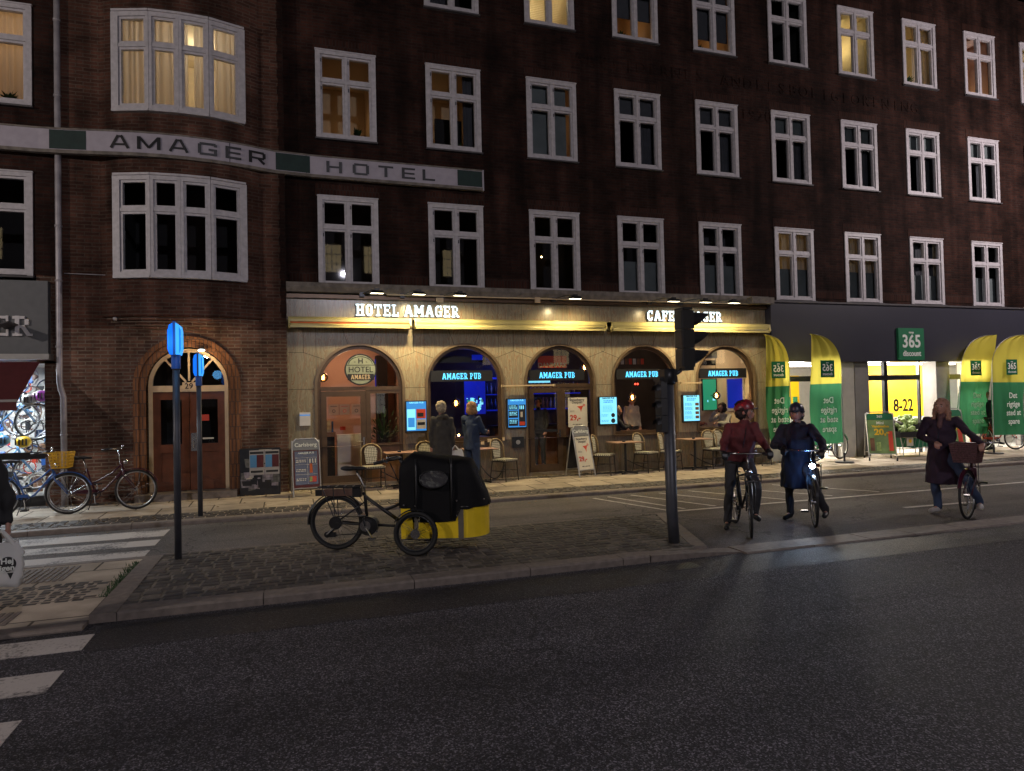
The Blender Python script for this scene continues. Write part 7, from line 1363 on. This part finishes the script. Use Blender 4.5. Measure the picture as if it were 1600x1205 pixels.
# indoor tables and seats
def booth(x, y, w_, la): q = thing('pub_table', (x, y, .15), la, 'table', 'tables inside the pub windows'); MB().mat('wood').box(x-w_/2, x+w_/2, y-.3, y+.3, .98, 1.02).build('tabletop', q); MB().mat('black').seg((x, y, .15), (x, y, .98), .04).build('pedestal', q)
booth(8.25, 15.2, .8, 'dark table with glasses inside the fourth arch'); booth(10.25, 15.2, .7, 'dark table inside the rightmost arch'); booth(4.0, 15.3, .8, 'dark table inside the second arch')
sit = lambda **k: J_std(1, hip=(0, .05, .62), chest=(0, -.02, .97), neck=(0, -.05, 1.15), head=(0, -.08, 1.30), shL=(.18, -.02, 1.09), shR=(-.18, -.02, 1.09), elL=(.24, -.16, .90), elR=(-.24, -.16, .90), wrL=(.10, -.36, .92), wrR=(-.10, -.36, .92), hjL=(.09, 0, .58), hjR=(-.09, 0, .58), knL=(.12, -.42, .58), knR=(-.12, -.42, .58), anL=(.12, -.40, .15), anR=(-.12, -.40, .15), toL=(.12, -.54, .10), toR=(-.12, -.54, .10), **k)
person((7.68, 15.15, .22), R(78), 'grey haired diner in dark clothes seated at the left of the fourth arch', sit(), dict(top='trousers', legs='trousers', hair='hair_grey'), .018, True)
person((8.55, 15.9, .22), R(0), 'person in a pale shirt standing behind the table in the fourth arch', J_std(.96, look=(-.5, -1, -.2)), dict(top='shirt', legs='trousers', hair='hair_dark'), .018, True)
person((10.82, 15.1, .22), R(-75), 'dark haired person in a white top seated at the right of the rightmost arch', sit() | dict(wrR=(-.06, -.26, 1.20), elR=(-.20, -.30, .98)), dict(top='shirt', legs='trousers', hair='hair_dark', bob=True), .018, True)
person((9.80, 15.15, .22), R(75), 'person with long hair seated at the left of the rightmost arch', sit(), dict(top='jk_red', legs='trousers', hair='hair_dark', long=True), .018, True)
person((5.95, 15.9, .15), R(-40), 'man in a dark suit standing at the bar behind the middle door', J_std(1), dict(top='trousers', legs='trousers', hair='hair_dark'), .018, True)
person((19.05, 14.25, .12), R(-10), 'person in dark clothes half hidden behind the leaning feather flag', J_std(.97), dict(top='coat_navy', legs='trousers', hair='hair_dark', bulk=1.1), .018, True)
# hotel lobby: counter, plant, bottles seen through the first arch
q = thing('reception_desk', (1.1, 16.2, .15), 'reception counter with papers and bottles behind the hotel door glass', 'counter')
MB().mat('wood').box(.3, 1.0, 15.6, 16.1, 1.12, 1.22).mat('dark_room').box(.3, .98, 15.65, 16.05, .15, 1.12).mat('wall_w').box(1.05, 1.6, 15.9, 16.1, .15, 1.15).build('counter', q)
mb = MB().mat('awn_o').box(.72, .78, 15.7, 15.76, 1.22, 1.42).mat('shirt').box(.82, .90, 15.7, 15.76, 1.22, 1.48).mat('bike_blue').box(.92, .96, 15.7, 15.76, 1.22, 1.46).mat('red').box(1.12, 1.24, 15.9, 15.95, 1.25, 1.33).build('desk_items', q)
q = thing('lobby_plant', (2.0, 15.2, .15), 'leafy plant standing behind the glass right of the hotel door', 'plant'); MB().mat('dgrey').tube([(2, 15.2, .15), (2, 15.2, .75)], [.14, .2], 12).build('pot', q); r = random.Random(2); mb = MB().mat('plant')
for i in range(160): a, e = r.random()*6.3, r.uniform(-.2, 1.4); l = r.uniform(.15, .55); d = Vector((math.cos(a)*math.cos(e), math.sin(a)*math.cos(e)*.6, math.sin(e)*1.3)); p = Vector((2, 15.2, .85+r.random()*.3)); q2 = p+d*l; n = Vector((-d.y, d.x, .2)).normalized()*.03; mb.add([q2-d*.10, q2-n, q2+d*.05, q2+n], [(0, 1, 2, 3)])
mb.build('leaves', q)
MB().mat('dark_room').box(2.05, 2.3, 16.5, 16.9, .2, 3.0).mat('e_tv').box(2.0, 2.02, 16.5, 16.52, 2.2, 2.9).build('purple_column', loc=(2.1, 16.5, .2), label='dark column with a violet light strip in the hotel lobby', cat='column')
# lamp over the hotel door
mb = MB().mat('e_white'); mb.smooth = True; mb.sphere((-1.55, 14.1, 2.93), .045, 12, 8, (1.5, 1, .6)); mb.mat('dgrey').seg((-1.55, 14.1, 2.95), (-1.55, 14.3, 3.0), .012)
mb.build('door_lamp', loc=(-1.55, 14.1, 2.93), label='small white lamp over the entrance arch, partly hidden by the blue sign', cat='lamp')
light('door_lamp_light', 'POINT', (-1.55, 14.0, 2.88), 13, (1, .66, .32), .05)


M['e_lit'] = emi('lit_room', (1, .78, .42), 1.6); M['e_lit2'] = emi('lit_room_cool', (.9, .9, .8), 1.2)
# ---- building across the street, behind the viewpoint: its lit windows show as reflections in the panes
OB = thing('opposite_building', (5, -17, 0), 'dark apartment building across the street with scattered lit windows', 'building')
MB().mat('brick').box(-25, 40, -18, -17, 0, 16).build('brick_wall', OB); r = random.Random(33)
for z in (1.2, 4.4, 7.5, 10.6):
    for i in range(22):
        x = -22+i*2.7
        if r.random() < .42:
            m_ = r.choice(['e_lit', 'e_lit', 'e_lit2']); mb = MB().mat(m_).box(x, x+1.2, -16.99, -16.97, z, z+1.8).mat('frame').box(x+.57, x+.63, -16.97, -16.95, z, z+1.8).box(x, x+1.2, -16.97, -16.95, z+1.15, z+1.21)
            mb.box(x+.28, x+.31, -16.97, -16.95, z, z+1.8).box(x+.88, x+.91, -16.97, -16.95, z, z+1.8).box(x, x+1.2, -16.97, -16.95, z+.55, z+.58).build('lit_window', OB)

# settle everything that stands on the gently sloping pavement
for o in list(COL.objects):
    if o.parent is None and o.type != 'LIGHT' and 11.9 < o.location.y < 14.4 and abs(o.location.z-.12) < 1e-4: o.location.z = pz(o.location.y)
    if o.name.startswith('ashtray'): o.location.z -= .009

# the cobbled island stands 7 cm above the road: set the things on it down on its surface, moved back and scaled up slightly to keep their image position
for o, p in ((T, (4.404, 7.203, .078)), (K, (.545, 8.52, .078)), (bpy.data.objects['sign_pole'], (-1.245, 8.81, .078))): o.location = p; o.scale = (1.029,)*3
